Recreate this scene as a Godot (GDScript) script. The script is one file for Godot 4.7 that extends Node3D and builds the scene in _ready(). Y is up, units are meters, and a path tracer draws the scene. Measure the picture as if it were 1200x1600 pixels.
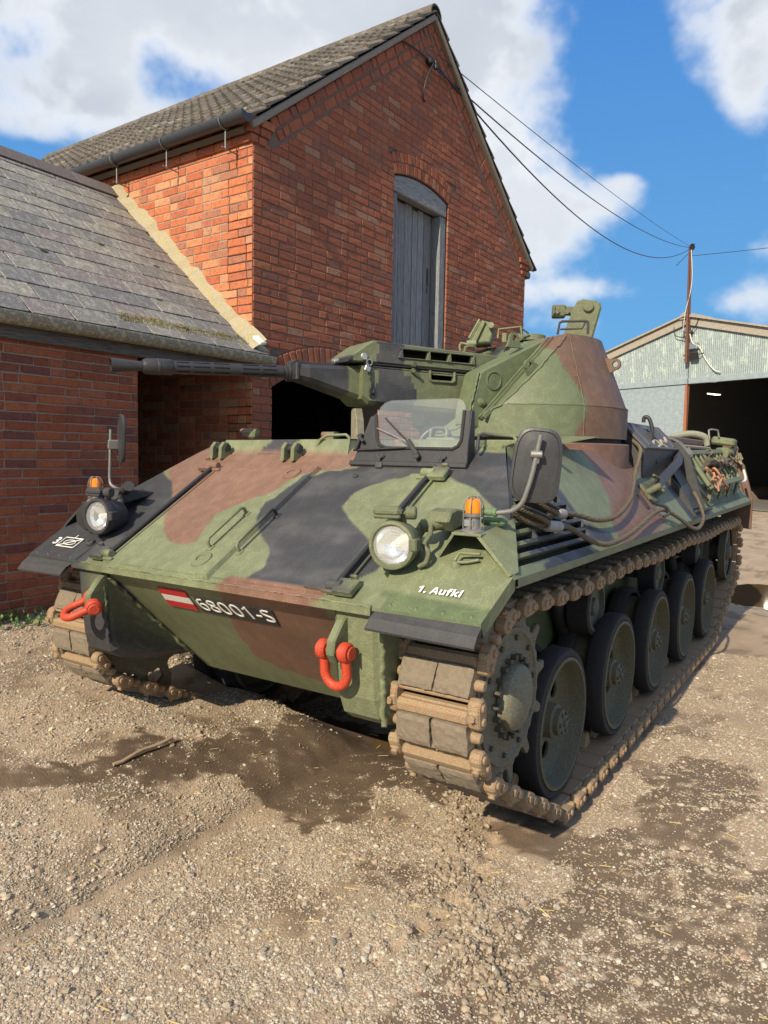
extends Node3D
# A tracked armoured vehicle parked in a farmyard between brick barns and a tin shed.
# World: x to the vehicle's left, y up, z to the vehicle's front; metres.

var M := {}
var rng := RandomNumberGenerator.new()
var nz := FastNoiseLite.new()
var nz2 := FastNoiseLite.new()
const CAM := Vector3(2.202, 1.68, 2.781)


func _ready() -> void:
	rng.seed = 7
	nz.seed = 11
	nz.noise_type = FastNoiseLite.TYPE_SIMPLEX_SMOOTH
	nz.frequency = 1.0
	nz.fractal_octaves = 4
	nz2.seed = 23
	nz2.noise_type = FastNoiseLite.TYPE_SIMPLEX_SMOOTH
	nz2.frequency = 1.0
	nz2.fractal_type = FastNoiseLite.FRACTAL_NONE
	make_camera()
	make_sky_and_sun()
	make_materials()
	make_ground()
	make_barn()
	make_outbuilding()
	make_shed()
	make_cables()
	make_vehicle()
	make_small_things()


func make_camera() -> void:
	var yaw := deg_to_rad(33.0437)
	var pitch := deg_to_rad(4.5296)
	var roll := deg_to_rad(1.0372)
	var f := Vector3(-sin(yaw) * cos(pitch), -sin(pitch), -cos(yaw) * cos(pitch))
	var r := f.cross(Vector3.UP).normalized()
	var u := r.cross(f)
	var cam := Camera3D.new()
	cam.name = "camera"
	cam.transform = Transform3D(Basis(r * cos(roll) + u * sin(roll), u * cos(roll) - r * sin(roll), -f), CAM)
	cam.fov = 69.537
	cam.near = 0.05
	cam.far = 2000.0
	add_child(cam)
	cam.current = true


func smooth(a: float, b: float, x: float) -> float:
	return smoothstep(a, b, x)


func make_sky_and_sun() -> void:
	var env := Environment.new()
	env.background_mode = Environment.BG_SKY
	env.tonemap_mode = Environment.TONE_MAPPER_LINEAR
	env.tonemap_exposure = 1.3
	env.sdfgi_enabled = true
	env.ssao_enabled = true
	env.ssil_enabled = true
	var pm := PanoramaSkyMaterial.new()
	pm.panorama = ImageTexture.create_from_image(sky_image())
	var sky := Sky.new()
	sky.sky_material = pm
	env.sky = sky
	env.background_energy_multiplier = 1.0
	var we := WorldEnvironment.new()
	we.name = "world_environment"
	we.environment = env
	add_child(we)
	var sun := DirectionalLight3D.new()
	sun.name = "sun"
	sun.light_energy = 1.6
	sun.light_color = Color(1.0, 0.93, 0.82)
	sun.light_angular_distance = 0.5
	sun.shadow_enabled = true
	add_child(sun)
	var to := Vector3(0.03, 0.65, 1.0).normalized()
	sun.transform = Transform3D(Basis.looking_at(-to, Vector3.UP), Vector3(0, 20, 0))


# Clouds: broken cumulus everywhere (noise over a cloud layer), with the banks seen in the photograph where they stood.
# bank: bearing, height (degrees), half widths, weight
const BANKS := [
	[-58.0, 27.5, 13.0, 6.0, 0.75], [-42.0, 30.0, 14.0, 5.5, 0.85], [-53.0, 22.6, 7.0, 1.6, 0.45], [-31.0, 29.0, 8.0, 6.0, 0.7], [-27.0, 33.0, 5.0, 5.0, 0.5],
	[-58.0, 20.8, 7.0, 1.6, 0.5], [-50.3, 25.0, 1.6, 1.7, -0.40], [-46.5, 23.9, 3.2, 1.0, -0.42], [-58.5, 18.9, 3.4, 1.0, -0.5],
	[-23.5, 20.5, 3.6, 3.2, 0.75], [-26.0, 24.5, 3.0, 3.5, 0.5], [-18.5, 17.6, 5.5, 1.7, 0.7], [-15.5, 19.2, 1.8, 0.7, 0.5], [-22.0, 14.5, 4.0, 1.6, 0.55],
	[-19.0, 12.1, 5.0, 0.9, 0.65], [-9.5, 26.5, 4.5, 3.2, 0.6], [-8.6, 23.0, 1.7, 2.0, 0.6], [-5.0, 29.0, 5.0, 4.0, 0.5], [-6.0, 11.0, 4.5, 1.2, 0.65], [-5.5, 14.2, 3.0, 0.8, 0.4],
	[-16.5, 25.5, 3.0, 4.5, -0.9], [-12.5, 21.0, 2.6, 3.0, -0.9], [-12.0, 15.0, 3.5, 2.3, -0.9], [-12.5, 12.2, 2.5, 2.5, -0.7],
]


func sky_image() -> Image:
	var w := 3072
	var h := 1536
	var im := Image.create_empty(w, h, false, Image.FORMAT_RGBF)
	var n := FastNoiseLite.new()
	n.seed = 5
	n.noise_type = FastNoiseLite.TYPE_SIMPLEX_SMOOTH
	n.frequency = 0.55
	n.fractal_octaves = 7
	n.fractal_gain = 0.52
	var n2 := FastNoiseLite.new()
	n2.seed = 31
	n2.noise_type = FastNoiseLite.TYPE_SIMPLEX_SMOOTH
	n2.frequency = 3.6
	n2.fractal_octaves = 7
	n2.fractal_gain = 0.62
	var top := Vector3(0.045, 0.175, 0.50)
	var low := Vector3(0.15, 0.40, 0.66)
	for y in h:
		var el := 90.0 - (y + 0.5) * 180.0 / h
		if el < -1.0:
			continue
		var sy := sin(deg_to_rad(el))
		var cy := cos(deg_to_rad(el))
		var blue := low.lerp(top, pow(clampf(el / 38.0, 0.0, 1.0), 0.75))
		var far := 1.0 / (maxf(sy, 0.0) + 0.22)
		for x in w:
			var az := fposmod((x + 0.5) * 360.0 / w + 180.0, 360.0) - 180.0
			var a := deg_to_rad(az)
			var dx := sin(a) * cy
			var dz := -cos(a) * cy
			var px := dx * far
			var pz := dz * far
			var m := n.get_noise_3d(px * 1.1, sy * 2.5, pz * 1.1)
			var fine := n2.get_noise_3d(dx * 2.2, sy * 3.0, dz * 2.2)
			var d := m * 0.9 + 0.15
			if az > -75.0 and az < 8.0 and el < 42.0:
				var near := smoothstep(-75.0, -66.0, az) * (1.0 - smoothstep(0.0, 8.0, az)) * (1.0 - smoothstep(36.0, 42.0, el))
				var add := -0.22
				for b in BANKS:
					var ex: float = (az - b[0]) / b[2]
					var ey: float = (el - b[1]) / b[3]
					var q := ex * ex + ey * ey
					if q < 5.0:
						add += b[4] * exp(-q * 0.9)
				d = lerpf(d, m * 0.32 + add, near)
			d += fine * 0.56
			var cover := smoothstep(-0.16, 0.62, d)
			var thick := smoothstep(0.22, 0.85, d + fine * 0.35)
			var white := Vector3(0.74, 0.755, 0.775)
			var grey := Vector3(0.47, 0.50, 0.545)
			var c := blue.lerp(white.lerp(grey, thick * (0.45 + 0.5 * smoothstep(-0.3, 0.4, n.get_noise_3d(px * 2.0 + 9.0, 3.0, pz * 2.0)))), cover * 0.94)
			im.set_pixel(x, y, Color(c.x, c.y, c.z))
	# below the horizon: the far yard's tone, seen only by reflections
	im.fill_rect(Rect2i(0, int(h * 0.5056), w, h - int(h * 0.5056)), Color(0.16, 0.13, 0.09))
	return im


# ---------- mesh building ----------
class MB:
	var v := PackedVector3Array()
	var n := PackedVector3Array()
	var c := PackedColorArray()
	var col := Color.WHITE
	var paint = null

	func tri(a: Vector3, b: Vector3, d: Vector3, na: Vector3, nb: Vector3, nd: Vector3) -> void:
		var g := (b - a).cross(d - a)
		if g.length_squared() < 1e-16:
			return
		if g.dot(na + nb + nd) > 0.0:
			v.append(a); v.append(d); v.append(b)
			n.append(na); n.append(nd); n.append(nb)
			if paint != null:
				c.append(paint.call(a)); c.append(paint.call(d)); c.append(paint.call(b))
			else:
				c.append(col); c.append(col); c.append(col)
		else:
			v.append(a); v.append(b); v.append(d)
			n.append(na); n.append(nb); n.append(nd)
			if paint != null:
				c.append(paint.call(a)); c.append(paint.call(b)); c.append(paint.call(d))
			else:
				c.append(col); c.append(col); c.append(col)

	# flat triangle; out = any vector on the outer side
	func ftri(a: Vector3, b: Vector3, d: Vector3, out: Vector3) -> void:
		var g := (b - a).cross(d - a)
		if g.length_squared() < 1e-16:
			return
		g = g.normalized()
		if g.dot(out) < 0.0:
			g = -g
		tri(a, b, d, g, g, g)

	func fquad(a: Vector3, b: Vector3, d: Vector3, e: Vector3, out: Vector3) -> void:
		ftri(a, b, d, out)
		ftri(a, d, e, out)

	# bilinear patch a-b (u), a-d (v) with cells of about `cell`
	func patch(a: Vector3, b: Vector3, d: Vector3, e: Vector3, out: Vector3, cell := 0.015) -> void:
		var nu := clampi(int(maxf(a.distance_to(b), e.distance_to(d)) / cell) + 1, 1, 260)
		var nv := clampi(int(maxf(a.distance_to(e), b.distance_to(d)) / cell) + 1, 1, 260)
		var g := ((b - a).cross(e - a) + (d - b).cross(a - b) * 0.0).normalized()
		if g.length() < 0.5:
			g = (d - b).cross(e - d).normalized()
		if g.dot(out) < 0.0:
			g = -g
		var rows: Array[PackedColorArray] = []
		var pts: Array[PackedVector3Array] = []
		for j in nv + 1:
			var pr := PackedVector3Array()
			var cr := PackedColorArray()
			for i in nu + 1:
				var u := float(i) / nu
				var w := float(j) / nv
				var p := a.lerp(b, u).lerp(e.lerp(d, u), w)
				pr.append(p)
				cr.append(paint.call(p) if paint != null else col)
			pts.append(pr)
			rows.append(cr)
		var flip := (pts[0][1] - pts[0][0]).cross(pts[1][0] - pts[0][0]).dot(g) > 0.0
		if nu > 1 and nv > 1 and a.is_equal_approx(e):
			flip = (b - a).cross(d - a).dot(g) > 0.0
		for j in nv:
			for i in nu:
				var p00 := pts[j][i]
				var p10 := pts[j][i + 1]
				var p01 := pts[j + 1][i]
				var p11 := pts[j + 1][i + 1]
				if flip:
					v.append(p00); v.append(p01); v.append(p10)
					v.append(p10); v.append(p01); v.append(p11)
					c.append(rows[j][i]); c.append(rows[j + 1][i]); c.append(rows[j][i + 1])
					c.append(rows[j][i + 1]); c.append(rows[j + 1][i]); c.append(rows[j + 1][i + 1])
				else:
					v.append(p00); v.append(p10); v.append(p01)
					v.append(p10); v.append(p11); v.append(p01)
					c.append(rows[j][i]); c.append(rows[j][i + 1]); c.append(rows[j + 1][i])
					c.append(rows[j][i + 1]); c.append(rows[j + 1][i + 1]); c.append(rows[j + 1][i])
				for k in 6:
					n.append(g)

	# chamfered box
	func box(t: Transform3D, size: Vector3, bevel := 0.0) -> void:
		var h := size * 0.5
		var b := minf(bevel, minf(h.x, minf(h.y, h.z)) * 0.95)
		for ax in 3:
			var a1 := (ax + 1) % 3
			var a2 := (ax + 2) % 3
			for s in [-1.0, 1.0]:
				var q: Array[Vector3] = []
				for k in [[-1, -1], [1, -1], [1, 1], [-1, 1]]:
					var p := Vector3()
					p[ax] = s * h[ax]
					p[a1] = k[0] * (h[a1] - b)
					p[a2] = k[1] * (h[a2] - b)
					q.append(t * p)
				var o := Vector3()
				o[ax] = s
				fquad(q[0], q[1], q[2], q[3], t.basis * o)
		if b <= 0.0:
			return
		for ax in 3:
			var a1 := (ax + 1) % 3
			var a2 := (ax + 2) % 3
			for s1 in [-1.0, 1.0]:
				for s2 in [-1.0, 1.0]:
					var q: Array[Vector3] = []
					for k in [[-1, 0], [1, 0], [1, 1], [-1, 1]]:
						var p := Vector3()
						p[ax] = k[0] * (h[ax] - b)
						p[a1] = s1 * (h[a1] - (b if k[1] == 0 else 0.0))
						p[a2] = s2 * (h[a2] - (0.0 if k[1] == 0 else b))
						q.append(t * p)
					var o := Vector3()
					o[a1] = s1
					o[a2] = s2
					fquad(q[0], q[1], q[2], q[3], t.basis * o)
		for sx in [-1.0, 1.0]:
			for sy in [-1.0, 1.0]:
				for sz in [-1.0, 1.0]:
					ftri(t * Vector3(sx * h.x, sy * (h.y - b), sz * (h.z - b)), t * Vector3(sx * (h.x - b), sy * h.y, sz * (h.z - b)), t * Vector3(sx * (h.x - b), sy * (h.y - b), sz * h.z), t.basis * Vector3(sx, sy, sz))

	# turned shape about the local y axis; profile (radius, height)
	func lathe(t: Transform3D, prof: PackedVector2Array, segs := 24, a0 := 0.0, a1 := TAU, soft := 0.75) -> void:
		var m := prof.size()
		var sn: Array[Vector2] = []
		for i in m - 1:
			var d := prof[i + 1] - prof[i]
			sn.append(Vector2(d.y, -d.x).normalized())
		for i in m - 1:
			var n0 := sn[i]
			var n1 := sn[i]
			if i > 0 and sn[i - 1].dot(sn[i]) > soft:
				n0 = (sn[i - 1] + sn[i]).normalized()
			if i < m - 2 and sn[i + 1].dot(sn[i]) > soft:
				n1 = (sn[i + 1] + sn[i]).normalized()
			for k in segs:
				var f0 := a0 + (a1 - a0) * k / segs
				var f1 := a0 + (a1 - a0) * (k + 1) / segs
				var d0 := Vector3(sin(f0), 0, cos(f0))
				var d1 := Vector3(sin(f1), 0, cos(f1))
				var y := Vector3.UP
				var p00 := t * (d0 * prof[i].x + y * prof[i].y)
				var p10 := t * (d1 * prof[i].x + y * prof[i].y)
				var p01 := t * (d0 * prof[i + 1].x + y * prof[i + 1].y)
				var p11 := t * (d1 * prof[i + 1].x + y * prof[i + 1].y)
				var m00 := (t.basis * (d0 * n0.x + y * n0.y)).normalized()
				var m10 := (t.basis * (d1 * n0.x + y * n0.y)).normalized()
				var m01 := (t.basis * (d0 * n1.x + y * n1.y)).normalized()
				var m11 := (t.basis * (d1 * n1.x + y * n1.y)).normalized()
				tri(p00, p10, p01, m00, m10, m01)
				tri(p10, p11, p01, m10, m11, m01)

	func cyl(a: Vector3, b: Vector3, r0: float, r1 := -1.0, segs := 16, bevel := 0.0) -> void:
		if r1 < 0.0:
			r1 = r0
		var h := a.distance_to(b)
		var pr := PackedVector2Array()
		pr.append(Vector2(0, 0))
		if bevel > 0.0:
			pr.append(Vector2(r0 - bevel, 0)); pr.append(Vector2(r0, bevel)); pr.append(Vector2(r1, h - bevel)); pr.append(Vector2(r1 - bevel, h))
		else:
			pr.append(Vector2(r0, 0)); pr.append(Vector2(r1, h))
		pr.append(Vector2(0, h))
		lathe(Transform3D(MB.up_basis(b - a), a), pr, segs)

	static func up_basis(d: Vector3) -> Basis:
		var y := d.normalized()
		var x := y.cross(Vector3(0, 0, 1))
		if x.length() < 0.05:
			x = y.cross(Vector3(1, 0, 0))
		x = x.normalized()
		return Basis(x, y, x.cross(y))

	func tube(pts: PackedVector3Array, r: float, segs := 10, caps := true) -> void:
		var m := pts.size()
		var fr: Array[Basis] = []
		var x := Vector3.ZERO
		for i in m:
			var d: Vector3
			if i == 0:
				d = pts[1] - pts[0]
			elif i == m - 1:
				d = pts[m - 1] - pts[m - 2]
			else:
				d = (pts[i + 1] - pts[i]).normalized() + (pts[i] - pts[i - 1]).normalized()
			d = d.normalized()
			if i == 0:
				x = MB.up_basis(d).x
			else:
				x = (x - d * x.dot(d)).normalized()
			fr.append(Basis(x, d, x.cross(d)))
		for i in m - 1:
			for k in segs:
				var f0 := TAU * k / segs
				var f1 := TAU * (k + 1) / segs
				var a := fr[i] * Vector3(cos(f0), 0, sin(f0))
				var b := fr[i] * Vector3(cos(f1), 0, sin(f1))
				var d := fr[i + 1] * Vector3(cos(f0), 0, sin(f0))
				var e := fr[i + 1] * Vector3(cos(f1), 0, sin(f1))
				tri(pts[i] + a * r, pts[i] + b * r, pts[i + 1] + d * r, a, b, d)
				tri(pts[i] + b * r, pts[i + 1] + e * r, pts[i + 1] + d * r, b, e, d)
		if caps:
			for s in 2:
				var i := 0 if s == 0 else m - 1
				var o := -fr[0].y if s == 0 else fr[m - 1].y
				for k in segs:
					var f0 := TAU * k / segs
					var f1 := TAU * (k + 1) / segs
					tri(pts[i], pts[i] + fr[i] * Vector3(cos(f0), 0, sin(f0)) * r, pts[i] + fr[i] * Vector3(cos(f1), 0, sin(f1)) * r, o, o, o)

	# polygon in local xy pushed along local z from -depth/2 to depth/2, with a chamfer on its front (+z) and back rims
	func prism(t: Transform3D, poly_in: PackedVector2Array, depth: float, bevel := 0.0, back := true) -> void:
		var poly := poly_in
		if Geometry2D.is_polygon_clockwise(poly):
			poly = poly_in.duplicate()
			poly.reverse()
		var m := poly.size()
		var inner := PackedVector2Array()
		for i in m:
			var p := poly[i]
			var a := (p - poly[(i + m - 1) % m]).normalized()
			var b := (poly[(i + 1) % m] - p).normalized()
			var na := Vector2(-a.y, a.x)
			var nb := Vector2(-b.y, b.x)
			var k := na + nb
			var l := maxf(k.length_squared() * 0.5, 0.3)
			inner.append(p + k * (bevel / l))
		var idx := Geometry2D.triangulate_polygon(inner)
		var z := depth * 0.5
		var up := t.basis.z.normalized()
		for i in range(0, idx.size(), 3):
			var a := inner[idx[i]]
			var b := inner[idx[i + 1]]
			var d := inner[idx[i + 2]]
			tri(t * Vector3(a.x, a.y, z), t * Vector3(b.x, b.y, z), t * Vector3(d.x, d.y, z), up, up, up)
			if back:
				tri(t * Vector3(a.x, a.y, -z), t * Vector3(b.x, b.y, -z), t * Vector3(d.x, d.y, -z), -up, -up, -up)
		for i in m:
			var j := (i + 1) % m
			var e := poly[j] - poly[i]
			var o := (t.basis * Vector3(e.y, -e.x, 0)).normalized()
			var zi := z - bevel
			fquad(t * Vector3(poly[i].x, poly[i].y, zi), t * Vector3(poly[j].x, poly[j].y, zi), t * Vector3(poly[j].x, poly[j].y, -zi), t * Vector3(poly[i].x, poly[i].y, -zi), o)
			if bevel > 0.0:
				fquad(t * Vector3(poly[i].x, poly[i].y, zi), t * Vector3(poly[j].x, poly[j].y, zi), t * Vector3(inner[j].x, inner[j].y, z), t * Vector3(inner[i].x, inner[i].y, z), o + up)
				if back:
					fquad(t * Vector3(poly[i].x, poly[i].y, -zi), t * Vector3(poly[j].x, poly[j].y, -zi), t * Vector3(inner[j].x, inner[j].y, -z), t * Vector3(inner[i].x, inner[i].y, -z), o - up)

	func mesh() -> ArrayMesh:
		var a := []
		a.resize(Mesh.ARRAY_MAX)
		a[Mesh.ARRAY_VERTEX] = v
		a[Mesh.ARRAY_NORMAL] = n
		a[Mesh.ARRAY_COLOR] = c
		var me := ArrayMesh.new()
		if v.size():
			me.add_surface_from_arrays(Mesh.PRIMITIVE_TRIANGLES, a)
		return me


func part(called: String, mb: MB, mat: Material, parent: Node, at := Transform3D.IDENTITY) -> MeshInstance3D:
	return put_mesh(called, mb.mesh(), mat, parent, at)


func put_mesh(called: String, me: Mesh, mat: Material, parent: Node, at := Transform3D.IDENTITY) -> MeshInstance3D:
	var o := MeshInstance3D.new()
	o.name = called
	o.mesh = me
	o.material_override = mat
	o.transform = at
	parent.add_child(o, true)
	return o


func thing(called: String, label: String, category: String, group := "", at := Transform3D.IDENTITY) -> Node3D:
	var o := Node3D.new()
	o.name = called
	o.transform = at
	add_child(o, true)
	return tag(o, label, category, group)


func tag(o: Node3D, label: String, category: String, group := "", kind := "") -> Node3D:
	o.set_meta("label", label)
	o.set_meta("category", category)
	if group:
		o.set_meta("group", group)
	if kind:
		o.set_meta("kind", kind)
	return o


func scatter(called: String, me: Mesh, mat: Material, xs: Array, cols: Array, parent: Node) -> MultiMeshInstance3D:
	var mm := MultiMesh.new()
	mm.transform_format = MultiMesh.TRANSFORM_3D
	mm.use_colors = cols.size() > 0
	mm.mesh = me
	mm.instance_count = xs.size()
	for i in xs.size():
		mm.set_instance_transform(i, xs[i])
		if cols.size():
			mm.set_instance_color(i, cols[i])
	var o := MultiMeshInstance3D.new()
	o.name = called
	o.multimesh = mm
	o.material_override = mat
	o.set_meta("kind", "stuff")
	parent.add_child(o, true)
	return o


func T(p: Vector3, e := Vector3.ZERO) -> Transform3D:
	return Transform3D(Basis.from_euler(e * PI / 180.0), p)


func V2(a: Array) -> PackedVector2Array:
	var o := PackedVector2Array()
	for i in range(0, a.size(), 2):
		o.append(Vector2(a[i], a[i + 1]))
	return o


func V3(a: Array) -> PackedVector3Array:
	var o := PackedVector3Array()
	for i in range(0, a.size(), 3):
		o.append(Vector3(a[i], a[i + 1], a[i + 2]))
	return o


# a smooth curve through points
func curve(pts: PackedVector3Array, per := 6) -> PackedVector3Array:
	var o := PackedVector3Array()
	var m := pts.size()
	for i in m - 1:
		var a := pts[maxi(i - 1, 0)]
		var d := pts[mini(i + 2, m - 1)]
		for k in per:
			o.append(pts[i].cubic_interpolate(pts[i + 1], a, d, float(k) / per))
	o.append(pts[m - 1])
	return o


func lin(r: float, g: float, b: float) -> Color:
	return Color(r, g, b)


# ---------- materials ----------
func noise_image(size: int, freq: float, octaves: int, seed_: int, gain := 0.55, kind := FastNoiseLite.TYPE_SIMPLEX_SMOOTH) -> Image:
	var n := FastNoiseLite.new()
	n.seed = seed_
	n.noise_type = kind
	n.frequency = freq
	n.fractal_octaves = octaves
	n.fractal_gain = gain
	return n.get_seamless_image(size, size, false, false, 0.15)


func bumps(src: Image, strength: float) -> ImageTexture:
	var im := src.duplicate() as Image
	im.convert(Image.FORMAT_RGBA8)
	im.bump_map_to_normal_map(strength)
	return ImageTexture.create_from_image(im)


# grey-to-colour picture: f(value, second value) -> Color (linear multiplier written as sRGB)
func tint_image(a: Image, b: Image, f) -> ImageTexture:
	var w := a.get_width()
	var im := Image.create_empty(w, w, false, Image.FORMAT_RGBF)
	for y in w:
		for x in w:
			var c: Color = f.call(a.get_pixel(x, y).r, b.get_pixel(x, y).r)
			im.set_pixel(x, y, c)
	return ImageTexture.create_from_image(im)


func paint_texture(mid: Image, speck: Image) -> ImageTexture:
	var w := mid.get_width()
	var im := Image.create_empty(w, w, false, Image.FORMAT_RGBF)
	for y in w:
		for x in w:
			var a := mid.get_pixel(x, y).r
			var b := speck.get_pixel(x, y).r
			var k := 0.90 + 0.20 * a
			var c := Color(k, k, k)
			var chip := smoothstep(0.66, 0.72, b) * smoothstep(0.45, 0.60, a)
			c = c.lerp(Color(2.3, 2.2, 2.0), chip * 0.6)
			var spot := smoothstep(0.26, 0.20, b) * smoothstep(0.55, 0.42, a)
			c = c.lerp(Color(0.75, 0.48, 0.32), spot * 0.7)
			im.set_pixel(x, y, c)
	var r := RandomNumberGenerator.new()
	r.seed = 2
	for i in 260:
		var p := Vector2(r.randf() * w, r.randf() * w)
		var d := Vector2.from_angle(PI * 0.5 + r.randfn(0.0, 0.5))
		var len := r.randi_range(8, 70)
		var v := r.randf_range(1.15, 1.7)
		for k in len:
			var q := p + d * k
			d = d.rotated(r.randf_range(-0.02, 0.02))
			im.set_pixel(posmod(int(q.x), w), posmod(int(q.y), w), Color(v, v, v * 0.97))
			if r.randf() < 0.3:
				im.set_pixel(posmod(int(q.x) + 1, w), posmod(int(q.y), w), Color(v, v, v * 0.97))
	return ImageTexture.create_from_image(im)


func mat(called: String, albedo: Color, rough := 0.8, metal := 0.0) -> StandardMaterial3D:
	var m := StandardMaterial3D.new()
	m.resource_name = called
	m.albedo_color = albedo.linear_to_srgb()
	m.roughness = rough
	m.metallic = metal
	M[called] = m
	return m


func grain(m: StandardMaterial3D, tex: Texture2D, nrm: Texture2D, scale: Vector3, depth := 1.0, world := true, vertex := true) -> void:
	m.albedo_texture = tex
	if nrm:
		m.normal_enabled = true
		m.normal_texture = nrm
		m.normal_scale = depth
	m.uv1_triplanar = true
	m.uv1_world_triplanar = world
	m.uv1_triplanar_sharpness = 4.0
	m.uv1_scale = scale
	m.vertex_color_use_as_albedo = vertex


func make_materials() -> void:
	var fine := noise_image(512, 0.05, 5, 1, 0.65)
	var mid := noise_image(512, 0.012, 5, 2)
	var coarse := noise_image(512, 0.006, 4, 3)
	var speck := noise_image(512, 0.13, 3, 4)
	var n_fine := bumps(fine, 4.0)
	var n_mid := bumps(mid, 6.0)
	# brick: grainy, sooty flecks and pale bloom
	var t_brick := tint_image(fine, mid, func(a: float, b: float) -> Color:
		var k := 0.62 + 0.75 * a
		var bloom := smoothstep(0.66, 0.85, b) * 0.25
		var soot := smoothstep(0.42, 0.22, b) * 0.4
		return Color(k, k, k).lerp(Color(1.1, 1.2, 1.3), bloom).lerp(Color(0.45, 0.47, 0.5), soot))
	var t_stone := tint_image(fine, mid, func(a: float, b: float) -> Color:
		var k := 0.6 + 0.5 * a + 0.3 * b
		return Color(k, k, k))
	# paint: rubbed army paint with chips, scratches and small rust spots
	var t_paint := paint_texture(mid, speck)
	# lichen on slates: pale crusts with a grain, a few yellow ones
	var t_lichen := tint_image(mid, fine, func(a: float, b: float) -> Color:
		var k := 0.65 + 0.6 * b
		var crust := smoothstep(0.55, 0.62, a * 0.7 + b * 0.38)
		var yellow := smoothstep(0.36, 0.28, a) * smoothstep(0.45, 0.6, b)
		return Color(k, k, k).lerp(Color(2.1, 2.08, 1.95), crust * 0.62).lerp(Color(1.7, 1.6, 0.9), yellow * 0.4))
	var t_moss := tint_image(mid, fine, func(a: float, b: float) -> Color:
		var k := 0.55 + 0.8 * b
		var y := smoothstep(0.5, 0.65, a)
		return Color(k, k * 0.98, k * 0.9).lerp(Color(k * 1.05, k * 0.95, k * 0.45), y))
	var t_tilegrain := tint_image(mid, fine, func(a: float, b: float) -> Color:
		var k := 0.55 + 0.75 * b
		var crust := smoothstep(0.62, 0.68, a * 0.7 + b * 0.38)
		return Color(k, k, k).lerp(Color(2.2, 2.15, 1.95), crust * 0.6))
	# wood: long streaks (squeezed by the uv scale)
	var t_wood := tint_image(fine, mid, func(a: float, b: float) -> Color:
		var k := 0.45 + 0.75 * a + 0.25 * b
		var dark := smoothstep(0.4, 0.25, a) * 0.5
		return Color(k, k, k * 1.02).lerp(Color(0.25, 0.25, 0.25), dark))
	var t_rust := tint_image(mid, fine, func(a: float, b: float) -> Color:
		var k := 0.42 + 1.0 * b
		var r := smoothstep(0.45, 0.65, a)
		var worn := smoothstep(0.72, 0.82, b)
		return Color(k, k, k).lerp(Color(k * 1.1, k * 0.74, k * 0.55), r * 0.6).lerp(Color(1.7, 1.75, 1.9), worn * 0.5))
	var t_tin := tint_image(mid, fine, func(a: float, b: float) -> Color:
		var k := 0.85 + 0.25 * b
		var bare := smoothstep(0.52, 0.66, a + (b - 0.5) * 0.35)
		return Color(k, k, k).lerp(Color(1.75, 1.7, 1.45), bare * 0.5))
	var t_soil := tint_image(fine, speck, func(a: float, b: float) -> Color:
		var k := 0.62 + 0.7 * a + 0.12 * b
		return Color(k, k * 0.99, k * 0.97))

	var m := mat("brick", Color.WHITE, 0.92)
	grain(m, t_brick, n_fine, Vector3.ONE * 2.3, 0.8)
	M.t_brick = t_brick
	M.n_fine = n_fine
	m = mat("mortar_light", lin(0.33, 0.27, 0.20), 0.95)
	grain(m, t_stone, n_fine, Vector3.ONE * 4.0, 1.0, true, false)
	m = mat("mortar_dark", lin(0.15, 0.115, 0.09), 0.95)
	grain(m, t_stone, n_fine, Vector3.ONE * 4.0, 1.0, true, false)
	m = mat("verge_cement", lin(0.24, 0.21, 0.17), 0.95)
	grain(m, t_stone, n_fine, Vector3.ONE * 4.0, 1.0, true, false)
	m = mat("slate", Color.WHITE, 0.75)
	grain(m, t_lichen, n_fine, Vector3.ONE * 2.1, 0.5)
	m = mat("roof_tile", Color.WHITE, 0.9)
	grain(m, t_tilegrain, n_fine, Vector3.ONE * 1.7, 0.7)
	m = mat("fillet", lin(0.36, 0.335, 0.26), 0.95)
	grain(m, t_moss, n_mid, Vector3.ONE * 2.5, 1.2, true, false)
	m = mat("old_gutter", lin(0.26, 0.24, 0.18), 0.9)
	grain(m, t_lichen, n_fine, Vector3.ONE * 2.8, 0.8, true, false)
	m = mat("black_plastic", lin(0.035, 0.037, 0.04), 0.4)
	grain(m, t_stone, null, Vector3.ONE * 3.0, 1.0, true, false)
	m = mat("grey_wood", Color.WHITE, 0.85)
	grain(m, t_wood, n_fine, Vector3(2.6, 0.16, 2.6), 0.8)
	m = mat("grey_beam", Color.WHITE, 0.85)
	grain(m, t_wood, n_fine, Vector3(2.6, 2.6, 0.2), 0.8)
	m = mat("tin", lin(0.26, 0.32, 0.325), 0.55, 0.15)
	grain(m, t_tin, n_fine, Vector3(0.42, 0.16, 0.42), 0.25, true, false)
	m = mat("tin_flat", lin(0.28, 0.34, 0.36), 0.5, 0.1)
	grain(m, t_stone, n_fine, Vector3.ONE * 0.8, 0.25, true, false)
	m = mat("cement_sheet", lin(0.33, 0.30, 0.245), 0.95)
	grain(m, t_stone, n_fine, Vector3.ONE * 1.2, 0.8, true, false)
	m = mat("rust_pole", lin(0.15, 0.07, 0.045), 0.8)
	grain(m, t_rust, n_fine, Vector3.ONE * 2.0, 0.5, true, false)
	m = mat("roof_timber", lin(0.12, 0.085, 0.055), 0.95)
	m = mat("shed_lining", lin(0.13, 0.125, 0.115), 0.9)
	m = mat("old_timber", lin(0.11, 0.085, 0.06), 0.95)
	m = mat("concrete_floor", lin(0.12, 0.105, 0.085), 0.95)
	grain(m, t_stone, n_fine, Vector3.ONE * 1.5, 1.0, true, false)

	m = mat("ground", Color.WHITE, 0.95)
	grain(m, t_soil, n_fine, Vector3.ONE * 3.1, 1.2)
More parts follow.
